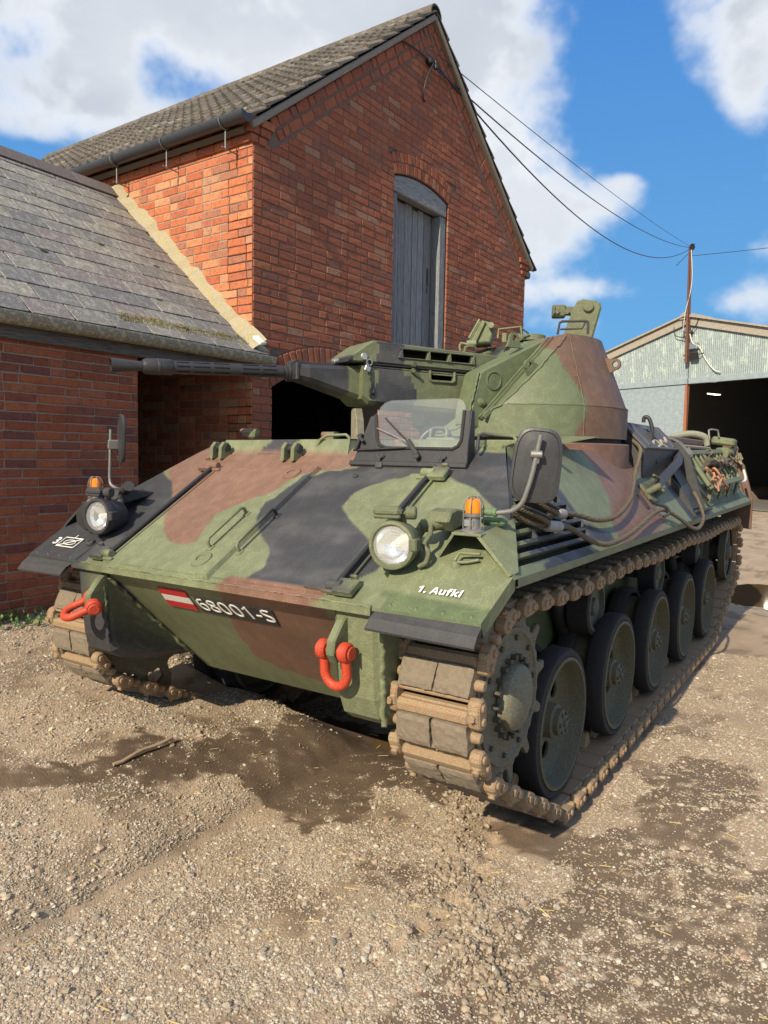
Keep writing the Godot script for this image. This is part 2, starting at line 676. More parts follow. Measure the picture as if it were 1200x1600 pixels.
	m.uv1_triplanar_sharpness = 2.0
	m = mat("stone_chip", Color.WHITE, 0.9)
	m.vertex_color_use_as_albedo = true
	m = mat("muddy_water", lin(0.11, 0.07, 0.035), 0.06)
	m = mat("plant", Color.WHITE, 0.7)
	m.vertex_color_use_as_albedo = true

	# vehicle
	m = mat("paint", Color.WHITE, 0.58)
	grain(m, t_paint, n_mid, Vector3.ONE * 1.9, 0.16)
	m = mat("cast_paint", Color.WHITE, 0.65)
	grain(m, t_paint, n_fine, Vector3.ONE * 3.4, 0.9)
	m = mat("track_steel", Color.WHITE, 0.75, 0.15)
	grain(m, t_rust, n_fine, Vector3.ONE * 5.0, 0.7)
	m = mat("track_rubber", Color.WHITE, 0.95)
	grain(m, t_stone, n_fine, Vector3.ONE * 6.0, 1.6)
	m = mat("link_steel", lin(0.31, 0.235, 0.145), 0.78, 0.15)
	grain(m, t_rust, n_fine, Vector3.ONE * 6.0, 0.7, true, false)
	m = mat("track_pad", lin(0.20, 0.165, 0.12), 0.95)
	grain(m, t_stone, n_fine, Vector3.ONE * 7.0, 1.8, true, false)
	m = mat("wheel_paint", Color.WHITE, 0.7)
	grain(m, t_rust, n_fine, Vector3.ONE * 3.0, 0.35)
	m = mat("grey_panel", lin(0.55, 0.55, 0.52), 0.65)
	grain(m, t_paint, n_fine, Vector3.ONE * 2.0, 0.3)
	m = mat("tyre", lin(0.022, 0.022, 0.022), 0.85)
	grain(m, t_stone, n_fine, Vector3.ONE * 3.0, 0.5, true, false)
	m = mat("rubber_flap", lin(0.04, 0.041, 0.043), 0.7)
	grain(m, t_paint, n_fine, Vector3.ONE * 2.5, 0.3, true, false)
	m = mat("black_metal", lin(0.03, 0.031, 0.034), 0.5, 0.2)
	grain(m, t_paint, n_fine, Vector3.ONE * 4.0, 0.15, true, false)
	m = mat("gun_metal", lin(0.055, 0.055, 0.057), 0.42, 0.5)
	grain(m, t_stone, n_fine, Vector3.ONE * 5.0, 0.2, true, false)
	m = mat("steel", lin(0.45, 0.45, 0.44), 0.4, 0.85)
	grain(m, t_stone, n_fine, Vector3.ONE * 6.0, 0.2, true, false)
	m = mat("dull_steel", lin(0.22, 0.22, 0.21), 0.5, 0.5)
	grain(m, t_stone, n_fine, Vector3.ONE * 6.0, 0.2, true, false)
	m = mat("ferrule", lin(0.30, 0.30, 0.285), 0.6, 0.2)
	grain(m, t_stone, n_fine, Vector3.ONE * 6.0, 0.2, true, false)
	m = mat("red_paint", lin(0.46, 0.055, 0.022), 0.6)
	grain(m, t_rust, n_fine, Vector3.ONE * 5.0, 0.3, true, false)
	m = mat("black_iron_and_gap_shade", lin(0.035, 0.034, 0.033), 0.7, 0.2)  # near-black for iron parts, and for shade painted into ring gap and grille
	m = mat("white_paint", lin(0.78, 0.78, 0.74), 0.6)
	m = mat("plate_black", lin(0.022, 0.026, 0.03), 0.5)
	m = mat("flag_red", lin(0.55, 0.025, 0.03), 0.55)
	m = mat("reflector", lin(0.85, 0.85, 0.83), 0.18, 1.0)
	m = mat("tow_rope", lin(0.15, 0.13, 0.09), 0.7, 0.3)
	grain(m, t_rust, n_fine, Vector3.ONE * 9.0, 0.6, true, false)
	m = mat("canvas", Color.WHITE, 0.95)
	grain(m, t_stone, n_fine, Vector3.ONE * 8.0, 1.2)
	m = mat("glass", Color(0.9, 0.95, 0.93), 0.02)
	m.albedo_color = Color(0.93, 0.97, 0.95, 0.06)
	m.transparency = BaseMaterial3D.TRANSPARENCY_ALPHA
	m.metallic_specular = 0.6
	m = mat("lens_glass", Color(0.95, 0.97, 0.97), 0.05)
	m.albedo_color = Color(0.95, 0.97, 0.97, 0.22)
	m.transparency = BaseMaterial3D.TRANSPARENCY_ALPHA
	m = mat("amber", lin(0.85, 0.26, 0.02), 0.15)
	m.albedo_color = Color(1.0, 0.55, 0.06, 0.8)
	m.transparency = BaseMaterial3D.TRANSPARENCY_ALPHA
	m = mat("amber_core", lin(0.9, 0.55, 0.2), 0.4)
	m = mat("cable_black", lin(0.02, 0.02, 0.022), 0.5)
	m = mat("cable_white", lin(0.55, 0.55, 0.52), 0.6)
	m = mat("lamp_tube", lin(0.9, 0.9, 0.85), 0.5)
	m.emission_enabled = true
	m.emission = Color(1.0, 0.97, 0.85)
	m.emission_energy_multiplier = 1.6


# ---------- ground ----------
const DAMP_A := [-0.91, 1.06, -0.74, 0.79, -0.70, 0.49, -0.53, 0.30, -0.42, -0.14, -0.52, -0.85, 0.05, -0.85, 0.60, -0.42, 0.65, -0.21, 0.29, -0.20, 0.40, 0.18, 0.22, 0.31, -0.06, 0.29, -0.16, 0.23, -0.29, 0.35, -0.32, 0.53, -0.37, 0.67, -0.53, 0.84, -0.67, 1.02, -0.79, 1.13]
const DAMP_B := [1.15, 1.4, 1.20, 0.69, 1.23, 0.39, 1.35, 0.06, 1.23, -0.14, 1.36, -0.42, 1.38, -0.80, 1.36, -1.14, 1.51, -1.55, 1.70, -1.58, 1.87, -1.15, 1.77, -0.70, 1.85, -0.45, 1.96, -0.58, 2.3, 0.0, 2.4, 1.2]
const DAMP_C := [0.85, -0.20, 1.21, -0.38, 1.33, -0.27, 1.27, -0.04, 1.05, -0.01]
const DAMP_D := [0.53, 0.36, 0.73, 0.28, 0.90, 0.37, 0.83, 0.53, 0.63, 0.51]
var damp_polys: Array[PackedVector2Array] = []


const RIDGE := [0.66, -0.30, 0.77, -0.09, 0.88, 0.17, 1.03, 0.38, 1.17, 0.48, 1.15, 0.67, 1.29, 0.72, 1.40, 0.82]
var ridge_line := PackedVector2Array()


# how close a place is to the churned ridge beside the near track, 0 to 1
func churned(x: float, z: float) -> float:
	if x < 0.4 or x > 1.65 or z < -0.55 or z > 1.1:
		return 0.0
	if ridge_line.is_empty():
		ridge_line = V2(RIDGE)
	var best := 9.0
	var p := Vector2(x, z)
	for i in ridge_line.size() - 1:
		best = minf(best, p.distance_to(Geometry2D.get_closest_point_to_segment(p, ridge_line[i], ridge_line[i + 1])))
	return exp(-best * best / 0.0035)


func ground_height(x: float, z: float) -> float:
	var bank := 0.50 * pow(clampf((-0.08 - x) / 2.4, 0.0, 1.0), 0.5)
	bank *= lerpf(smoothstep(-0.80, -0.25, z), 1.0, clampf((-1.30 - x) / 0.25, 0.0, 1.0))
	bank *= 1.0 - smoothstep(0.5, 2.4, z) * 0.6
	var h := 0.03 + bank
	var d := absf(x) + absf(z)
	h += nz.get_noise_2d(x * 0.55, z * 0.55) * 0.035 * smoothstep(0.0, 1.0, 1.0)
	h += nz.get_noise_2d(x * 2.6 + 7.0, z * 2.6) * 0.012
	h += nz.get_noise_2d(x * 11.0, z * 11.0 + 3.0) * 0.006
	if d > 14.0:
		h += nz.get_noise_2d(x * 0.08, z * 0.08) * 0.15 * smoothstep(14.0, 60.0, d) * 0.3
	# puddle hollows
	h -= 0.055 * exp(-(pow((x - 0.02) / 0.42, 2.0) + pow((z + 0.72) / 0.20, 2.0)))
	h -= 0.16 * exp(-(pow((x - 1.75) / 1.4, 2.0) + pow((z + 7.6) / 1.0, 2.0)))
	# churned ruts beside the sprocket and a wheel rut in the foreground
	var rut := exp(-pow((x - 0.95 - 0.06 * sin(z * 4.0)) / 0.05, 2.0)) * smoothstep(-0.35, -0.1, z) * (1.0 - smoothstep(0.8, 1.1, z))
	h -= 0.03 * rut * (0.5 + nz2.get_noise_2d(x * 9.0, z * 9.0))
	h += churned(x, z) * (0.006 + 0.022 * maxf(0.0, nz2.get_noise_2d(x * 14.0, z * 14.0)))
	# under the tracks the soil is pressed flat
	var tr := (1.0 - smoothstep(0.17, 0.26, absf(absf(x) - 1.012))) * (1.0 - smoothstep(-0.5, -0.25, z)) * smoothstep(-5.2, -4.6, z)
	h = lerpf(h, 0.02, tr)
	return h


func dampness(x: float, z: float) -> float:
	var w := Vector2(x + nz.get_noise_2d(x * 3.0, z * 3.0 + 40.0) * 0.12, z + nz.get_noise_2d(x * 3.0 + 80.0, z * 3.0) * 0.12)
	var hit := 0.0
	for p in damp_polys:
		if Geometry2D.is_point_in_polygon(w, p):
			hit = maxf(hit, 2.0 if p == damp_polys[0] else 1.0)
	var speck := nz.get_noise_2d(x * 9.0 + 5.0, z * 9.0)
	var big := nz.get_noise_2d(x * 1.3 + 90.0, z * 1.3 + 20.0)
	if hit > 1.5:
		return clampf(1.0 - smoothstep(0.25, 0.5, speck + big * 0.4) * 0.5, 0.0, 1.0)
	if hit > 0.0:
		return clampf(0.85 - smoothstep(0.12, 0.4, speck + big * 0.5) * 0.65, 0.0, 1.0)
	return clampf(smoothstep(0.12, 0.42, big + speck * 0.35) * 0.6, 0.0, 1.0)


func make_ground() -> void:
	damp_polys = [V2(DAMP_A), V2(DAMP_B), V2(DAMP_C), V2(DAMP_D)]
	var xs := PackedFloat32Array()
	var zs := PackedFloat32Array()
	for q in [-600.0, -200.0, -80.0, -40.0, -20.0, -12.0, -8.0, -6.0, -5.0, -4.4]:
		xs.append(q)
	var x := -4.0
	while x < 3.2:
		xs.append(x)
		x += 0.025 if x > -2.7 else 0.08
	for q in [3.3, 3.6, 4.0, 4.6, 5.5, 7.0, 9.0, 13.0, 20.0, 40.0, 80.0, 200.0, 600.0]:
		xs.append(q)
	for q in [-600.0, -300.0, -120.0, -70.0, -45.0, -34.0, -28.0, -26.0]:
		zs.append(q)
	x = -25.0
	while x < 3.4:
		zs.append(x)
		x += 0.025 if x > -1.9 and x < 2.2 else (0.06 if x > -6.5 else 0.16)
	for q in [3.6, 4.0, 4.6, 5.5, 7.0, 9.0, 13.0, 20.0, 40.0, 80.0, 200.0, 600.0]:
		zs.append(q)
	var nx := xs.size()
	var nzn := zs.size()
	var v := PackedVector3Array()
	var c := PackedColorArray()
	v.resize(nx * nzn)
	c.resize(nx * nzn)
	var dry := lin(0.345, 0.272, 0.195)
	var dry2 := lin(0.285, 0.222, 0.153)
	var wet := lin(0.115, 0.083, 0.055)
	var mud := lin(0.070, 0.046, 0.029)
	for j in nzn:
		for i in nx:
			var px := xs[i]
			var pz := zs[j]
			v[j * nx + i] = Vector3(px, ground_height(px, pz), pz)
			var d := dampness(px, pz)
			var t := clampf(0.5 + nz.get_noise_2d(px * 1.8, pz * 1.8 + 60.0), 0.0, 1.0)
			var col := dry2.lerp(dry, t).lerp(wet, d)
			var pud := exp(-(pow((px - 0.02) / 0.6, 2.0) + pow((pz + 0.6) / 0.35, 2.0)))
			var track := exp(-pow((px + 0.5) / 0.45, 2.0) - pow((pz - 0.45) / 0.5, 2.0))
			c[j * nx + i] = col.lerp(mud, clampf(pud + track, 0.0, 1.0) * 0.85 * d)
	var n := PackedVector3Array()
	n.resize(nx * nzn)
	for j in nzn:
		for i in nx:
			var a := v[j * nx + maxi(i - 1, 0)]
			var b := v[j * nx + mini(i + 1, nx - 1)]
			var d := v[maxi(j - 1, 0) * nx + i]
			var e := v[mini(j + 1, nzn - 1) * nx + i]
			n[j * nx + i] = (e - d).cross(b - a).normalized()
	var idx := PackedInt32Array()
	for j in nzn - 1:
		for i in nx - 1:
			var q := j * nx + i
			idx.append(q); idx.append(q + 1); idx.append(q + nx)
			idx.append(q + 1); idx.append(q + nx + 1); idx.append(q + nx)
	var arr := []
	arr.resize(Mesh.ARRAY_MAX)
	arr[Mesh.ARRAY_VERTEX] = v
	arr[Mesh.ARRAY_NORMAL] = n
	arr[Mesh.ARRAY_COLOR] = c
	arr[Mesh.ARRAY_INDEX] = idx
	var me := ArrayMesh.new()
	me.add_surface_from_arrays(Mesh.PRIMITIVE_TRIANGLES, arr)
	var g := put_mesh("ground", me, M.ground, self)
	g.set_meta("kind", "structure")
	g.set_meta("label", "yard of dry gravelly earth with damp brown patches")
	# puddles
	for p in [[0.05, 0.004, -0.72, 0.36, 0.2, "shallow muddy brown puddle under the nose of the armoured vehicle"], [1.75, -0.03, -7.6, 1.25, 0.90, "brown puddle behind the near track reflecting the shed"]]:
		var mb := MB.new()
		var ring := PackedVector2Array()
		for k in 40:
			var a := TAU * k / 40.0
			var r := 1.0 + 0.12 * nz2.get_noise_2d(cos(a) * 1.5 + p[0], sin(a) * 1.5)
			ring.append(Vector2(cos(a) * p[3] * r * 1.25, sin(a) * p[4] * r * 1.25))
		var ii := Geometry2D.triangulate_polygon(ring)
		for k in range(0, ii.size(), 3):
			mb.tri(Vector3(ring[ii[k]].x, 0, ring[ii[k]].y), Vector3(ring[ii[k + 1]].x, 0, ring[ii[k + 1]].y), Vector3(ring[ii[k + 2]].x, 0, ring[ii[k + 2]].y), Vector3.UP, Vector3.UP, Vector3.UP)
		var o := part("puddle", mb, M.muddy_water, self, T(Vector3(p[0], p[1], p[2])))
		o.set_meta("kind", "structure")
		o.set_meta("label", p[5])
	make_stones()


func pebble(seed_: int) -> ArrayMesh:
	var r := RandomNumberGenerator.new()
	r.seed = seed_
	var base: Array[Vector3] = []
	var g := (1.0 + sqrt(5.0)) / 2.0
	for s in [-1.0, 1.0]:
		for q in [-1.0, 1.0]:
			base.append(Vector3(0, s, q * g).normalized())
			base.append(Vector3(s, q * g, 0).normalized())
			base.append(Vector3(q * g, 0, s).normalized())
	var pts: Array[Vector3] = []
	for b in base:
		pts.append(Vector3(b.x, b.y * 0.65, b.z * 0.85) * r.randf_range(0.72, 1.12))
	var mb := MB.new()
	for i in 12:
		for j in range(i + 1, 12):
			for k in range(j + 1, 12):
				if base[i].distance_to(base[j]) < 1.1 and base[j].distance_to(base[k]) < 1.1 and base[i].distance_to(base[k]) < 1.1:
					mb.ftri(pts[i], pts[j], pts[k], base[i] + base[j] + base[k])
	return mb.mesh()


func make_stones() -> void:
	var kinds: Array[ArrayMesh] = []
	for i in 5:
		kinds.append(pebble(40 + i))
	var r := RandomNumberGenerator.new()
	r.seed = 77
	var xf: Array = [[], [], [], [], []]
	var cl: Array = [[], [], [], [], []]
	var tones := [lin(0.38, 0.32, 0.235), lin(0.32, 0.265, 0.19), lin(0.44, 0.39, 0.30), lin(0.27, 0.24, 0.20), lin(0.34, 0.25, 0.18), lin(0.49, 0.45, 0.37)]
	var made := 0
	for tries in 620000:
		var t := r.randf()
		var dist := 1.25 + 5.6 * pow(t, 1.5)
		var az := deg_to_rad(r.randf_range(-63.0, 1.0))
		var x := CAM.x + sin(az) * dist
		var z := CAM.z - cos(az) * dist
		if x < -2.5 or absf(absf(x) - 1.012) < 0.2 and z < 0.0 and z > -5.3:
			continue
		if absf(x) < 0.9 and z < -1.4:
			continue
		var d := dampness(x, z)
		var clump := nz.get_noise_2d(x * 2.1 + 30.0, z * 2.1)
		if r.randf() < d * 1.06 - 0.10 or r.randf() > 0.72 + clump * 1.1:
			continue
		if Vector2((x - 0.02) / 0.5, (z + 0.72) / 0.27).length() < 1.0:
			continue
		var s := 0.0028 + 0.0036 * pow(r.randf(), 2.0)
		if r.randf() < 0.045:
			s = r.randf_range(0.007, 0.011)
		if r.randf() < 0.0035:
			s = r.randf_range(0.012, 0.020)
		var b := Basis.from_euler(Vector3(r.randf_range(-0.4, 0.4), r.randf() * TAU, r.randf_range(-0.4, 0.4))).scaled(Vector3(s, s, s) * 1.0)
		b = b * Basis.from_scale(Vector3(r.randf_range(0.8, 1.35), r.randf_range(0.7, 1.1), r.randf_range(0.8, 1.2)))
		var k := r.randi() % 5
		xf[k].append(Transform3D(b, Vector3(x, ground_height(x, z) + s * 0.15, z)))
		var c: Color = tones[r.randi() % 6]
		c = c.lerp(lin(0.13, 0.10, 0.07), 0.6 if d > 0.86 else 0.0)
		cl[k].append(c * r.randf_range(0.7, 1.15))
		made += 1
	# clods thrown up along the ridge
	for i in 1700:
		var u := r.randf() * (ridge_line.size() - 1)
		var k0 := int(u)
		var c2 := ridge_line[k0].lerp(ridge_line[k0 + 1], u - k0) + Vector2(r.randfn(0.0, 0.065), r.randfn(0.0, 0.065))
		var s := r.randf_range(0.004, 0.010) if r.randf() < 0.85 else r.randf_range(0.010, 0.019)
		var b := Basis.from_euler(Vector3(r.randf() * TAU, r.randf() * TAU, 0)).scaled(Vector3.ONE * s)
		var k := r.randi() % 5
		xf[k].append(Transform3D(b, Vector3(c2.x, ground_height(c2.x, c2.y) + s * 0.3, c2.y)))
		cl[k].append(lin(0.34, 0.275, 0.195) * r.randf_range(0.55, 1.15))
	var gravel := thing("gravel", "loose pale gravel and stone chips scattered over the dry yard", "gravel")
	gravel.set_meta("kind", "stuff")
	for k in 5:
		scatter("stones", kinds[k], M.stone_chip, xf[k], cl[k], gravel)
	# straw bits
	var mb := MB.new()
	mb.box(Transform3D.IDENTITY, Vector3(1, 0.05, 0.07), 0.0)
	var sx: Array = []
	var sc: Array = []
	for i in 420:
		var dist := 1.4 + 6.0 * r.randf()
		var az := deg_to_rad(r.randf_range(-60.0, -1.0))
		var x := CAM.x + sin(az) * dist
		var z := CAM.z - cos(az) * dist
		if x < -2.4 or absf(absf(x) - 1.012) < 0.2 and z < 0.0:
			continue
		var b := Basis.from_euler(Vector3(0, r.randf() * TAU, r.randf_range(-0.12, 0.12))).scaled(Vector3.ONE * r.randf_range(0.02, 0.06))
		sx.append(Transform3D(b, Vector3(x, ground_height(x, z) + 0.005, z)))
		sc.append(lin(0.55, 0.43, 0.2) * r.randf_range(0.7, 1.1))
	var so := scatter("straw", mb.mesh(), M.stone_chip, sx, sc, self)
	tag(so, "short bits of yellow straw strewn over the gravel", "straw", "", "stuff")


# ---------- brickwork ----------
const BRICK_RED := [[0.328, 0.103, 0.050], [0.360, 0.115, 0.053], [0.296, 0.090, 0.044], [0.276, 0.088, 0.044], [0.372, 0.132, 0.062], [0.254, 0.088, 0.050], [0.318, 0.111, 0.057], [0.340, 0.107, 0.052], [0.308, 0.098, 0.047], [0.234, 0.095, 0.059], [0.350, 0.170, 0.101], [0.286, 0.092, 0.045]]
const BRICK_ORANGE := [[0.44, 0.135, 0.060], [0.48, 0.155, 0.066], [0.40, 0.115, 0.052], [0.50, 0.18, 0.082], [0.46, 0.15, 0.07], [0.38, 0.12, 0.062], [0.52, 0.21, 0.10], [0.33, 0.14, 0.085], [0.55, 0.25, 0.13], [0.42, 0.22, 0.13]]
const BRICK_OLD := [[0.31, 0.082, 0.034], [0.35, 0.098, 0.040], [0.28, 0.072, 0.033], [0.25, 0.068, 0.036], [0.37, 0.11, 0.047], [0.32, 0.095, 0.046], [0.33, 0.088, 0.037], [0.30, 0.078, 0.034], [0.27, 0.085, 0.046], [0.34, 0.10, 0.046], [0.23, 0.075, 0.045], [0.30, 0.085, 0.040], [0.35, 0.115, 0.055], [0.19, 0.065, 0.045]]
var tint_mats := {}


func tint_mat(c: Array, base := "brick") -> StandardMaterial3D:
	var key := base + str(c)
	if not tint_mats.has(key):
		var m: StandardMaterial3D = M[base].duplicate()
		m.albedo_color = lin(c[0], c[1], c[2]).linear_to_srgb()
		tint_mats[key] = m
	return tint_mats[key]


func brick_mesh(w: float, h: float, d: float, seed_: int, jitter := 0.0025) -> ArrayMesh:
	var r := RandomNumberGenerator.new()
	r.seed = seed_
	var mb := MB.new()
	var o: Array[Vector3] = []
	var b := 0.004
	for k in [[-1, -1], [1, -1], [1, 1], [-1, 1]]:
		o.append(Vector3(k[0] * w / 2 + r.randf_range(-1, 1) * jitter, k[1] * h / 2 + r.randf_range(-1, 1) * jitter, d - b))
	var i: Array[Vector3] = []
	for k in 4:
		i.append(Vector3(o[k].x - signf(o[k].x) * (b + r.randf() * 0.002), o[k].y - signf(o[k].y) * (b + r.randf() * 0.002), d + r.randf_range(-1, 1) * jitter * 0.6))
	var mid := (i[0] + i[1] + i[2] + i[3]) * 0.25 + Vector3(0, 0, r.randf_range(-0.001, 0.0015))
	for k in 4:
		var j := (k + 1) % 4
		mb.ftri(i[k], i[j], mid, Vector3(0, 0, 1))
		mb.fquad(o[k], o[j], i[j], i[k], (o[k] + o[j]) * Vector3(1, 1, 0) + Vector3(0, 0, 0.02))
		var dk := Vector3(o[k].x, o[k].y, -0.012)
		var dj := Vector3(o[j].x, o[j].y, -0.012)
		mb.fquad(o[k], o[j], dj, dk, (o[k] + o[j]) * Vector3(1, 1, 0))
	return mb.mesh()


# Lays bricks on the plane of xf (x along, y up, z out), inside `outer` and outside `holes`.
func lay_bricks(parent: Node3D, xf: Transform3D, outer: PackedVector2Array, holes: Array, course: float, length: float, header_rate: float, proud: float, pal: Array, seed_: int, limit: int, joint := 0.010, dark_rate := 1.0) -> void:
	var r := RandomNumberGenerator.new()
	r.seed = seed_
	var lo := outer[0]
	var hi := outer[0]
	for p in outer:
		lo = lo.min(p)
		hi = hi.max(p)
	var kinds: Array = []
	var sizes := [length, length * 0.49]
	for s in 2:
		var row: Array[ArrayMesh] = []
		for k in 4:
			row.append(brick_mesh(sizes[s] - joint, course - joint, proud, seed_ * 10 + s * 5 + k))
		kinds.append(row)
	var full: Array = []
	var cut := MB.new()
	var y := lo.y
	var rown := 0
	var inv := get_camera_pos(parent, xf)
	while y < hi.y:
		var x := lo.x - r.randf() * 0.02 - (length * 0.5 if rown % 2 else 0.0)
		var alt := 0
		while x < hi.x:
			var s := 1 if r.randf() < header_rate else 0
			alt += 1
			var w: float = sizes[s]
			if x + w > lo.x:
				var c := Vector2(x + w * 0.5, y + course * 0.5)
				var hw := (w - joint) * 0.5
				var hh := (course - joint) * 0.5
				var rect := PackedVector2Array([c + Vector2(-hw, -hh), c + Vector2(hw, -hh), c + Vector2(hw, hh), c + Vector2(-hw, hh)])
				var pieces := Geometry2D.intersect_polygons(rect, outer)
				for hole in holes:
					var nxt: Array[PackedVector2Array] = []
					for p in pieces:
						for q in Geometry2D.clip_polygons(p, hole):
							nxt.append(q)
					pieces = nxt
				var col: Array = pal[mini(r.randi() % pal.size(), pal.size() - 1)]
				for p in pieces:
					var ar := absf(area(p))
					if ar > 0.985 * 4.0 * hw * hh:
						full.append([s, r.randi() % 4, c, col, c.distance_squared_to(Vector2(inv.x, inv.y)), r.randf_range(-0.0025, 0.0025), r.randf_range(-0.006, 0.006)])
					elif ar > 0.0007:
						cut.col = lin(col[0], col[1], col[2])
						cut.prism(xf * T(Vector3(0, 0, proud * 0.5 - 0.006)), p, proud + 0.012, minf(0.003, sqrt(ar) * 0.06), false)
			x += w
		y += course
		rown += 1
	full.sort_custom(func(a: Array, b: Array) -> bool: return a[4] < b[4])
	var rest_x: Array = [[], [], [], [], [], [], [], []]
	var rest_c: Array = [[], [], [], [], [], [], [], []]
	for i in full.size():
		var f: Array = full[i]
		var t := xf * Transform3D(Basis(Vector3(0, 0, 1), f[6]), Vector3(f[2].x, f[2].y, f[5]))
		if i < limit:
			put_mesh("brick", kinds[f[0]][f[1]], tint_mat(f[3]), parent, t)
		else:
			var k: int = f[0] * 4 + f[1]
			rest_x[k].append(t)
			rest_c[k].append(lin(f[3][0], f[3][1], f[3][2]))
	for k in 8:
		if rest_x[k].size():
			scatter("brickwork", kinds[k / 4][k % 4], M.brick, rest_x[k], rest_c[k], parent)
	if cut.v.size():
		var o := part("cut_brickwork", cut, M.brick, parent)
		o.set_meta("kind", "stuff")


func get_camera_pos(parent: Node3D, xf: Transform3D) -> Vector3:
	return (parent.transform * xf).affine_inverse() * CAM


func area(p: PackedVector2Array) -> float:
	var s := 0.0
	for i in p.size():
		s += p[i].cross(p[(i + 1) % p.size()])
	return s * 0.5


func rect2(x0: float, y0: float, x1: float, y1: float) -> PackedVector2Array:
	return PackedVector2Array([Vector2(x0, y0), Vector2(x1, y0), Vector2(x1, y1), Vector2(x0, y1)])


# opening with a segmental head: from x0 to x1, sill y0, springing y1, crown y2
func arched(x0: float, x1: float, y0: float, y1: float, y2: float, grow := 0.0) -> PackedVector2Array:
	var o := PackedVector2Array()
	var half := (x1 - x0) * 0.5
	var rise := y2 - y1
	var rad := (half * half + rise * rise) / (2.0 * rise)
	var c := Vector2((x0 + x1) * 0.5, y2 - rad)
	var a := asin(half / rad)
	o.append(Vector2(x0, y0))
	o.append(Vector2(x1, y0))
	for i in 13:
		var f := a - 2.0 * a * i / 12.0
		o.append(c + Vector2(sin(f), cos(f)) * (rad + grow))
	return o


# ring of bricks on edge over such an opening
# the ring of an arch as a polygon
func arch_ring(x0: float, x1: float, y1: float, y2: float, thick: float) -> PackedVector2Array:
	var half := (x1 - x0) * 0.5
	var rise := y2 - y1
	var rad := (half * half + rise * rise) / (2.0 * rise)
	var c := Vector2((x0 + x1) * 0.5, y2 - rad)
	var a := asin(half / rad)
	var o := PackedVector2Array()
	for i in 13:
		var f := -a + 2.0 * a * i / 12.0
		o.append(c + Vector2(sin(f), cos(f)) * (rad + thick))
	for i in 13:
		var f := a - 2.0 * a * i / 12.0
		o.append(c + Vector2(sin(f), cos(f)) * (rad - 0.01))
	return o


func lay_arch(parent: Node3D, xf: Transform3D, x0: float, x1: float, y1: float, y2: float, rings: Array, wide: float, proud: float, pal: Array, seed_: int) -> void:
	var r := RandomNumberGenerator.new()
	r.seed = seed_
	var half := (x1 - x0) * 0.5
	var rise := y2 - y1
	var rad := (half * half + rise * rise) / (2.0 * rise)
	var c := Vector2((x0 + x1) * 0.5, y2 - rad)
	var a := asin(half / rad)
	for ring in rings:
		var r0: float = rad + ring[0]
		var r1: float = rad + ring[1]
		var count := int(2.0 * a * r0 / wide)
		for i in count:
			var f := -a + 2.0 * a * (i + 0.5) / count
			var w := 2.0 * a * r0 / count - 0.010
			var h := r1 - r0 - 0.008
			var t := xf * Transform3D(Basis(Vector3(0, 0, 1), -f), Vector3(c.x + sin(f) * (r0 + r1) * 0.5, c.y + cos(f) * (r0 + r1) * 0.5, r.randf_range(-0.002, 0.003)))
			put_mesh("arch_brick", brick_mesh(w, h, proud, seed_ + i), tint_mat(pal[r.randi() % pal.size()]), parent, t)


func slab(called: String, parent: Node3D, xf: Transform3D, polys: Array, depth: float, m: Material) -> MeshInstance3D:
	var mb := MB.new()
	for p in polys:
		mb.prism(xf * T(Vector3(0, 0, -depth * 0.5)), p, depth)
	return part(called, mb, m, parent)


# cut a wall outline into simple pieces around openings that each span one band
func banded(outer: PackedVector2Array, cuts: Array, holes: Array) -> Array:
	var o: Array = []
	for i in cuts.size() - 1:
		for p in Geometry2D.intersect_polygons(outer, rect2(cuts[i], -5, cuts[i + 1], 20)):
			var pieces: Array = [p]
			for h in holes:
				var nxt: Array = []
				for q in pieces:
					for s in Geometry2D.clip_polygons(q, h):
						nxt.append(s)
				pieces = nxt
			o.append_array(pieces)
	return o


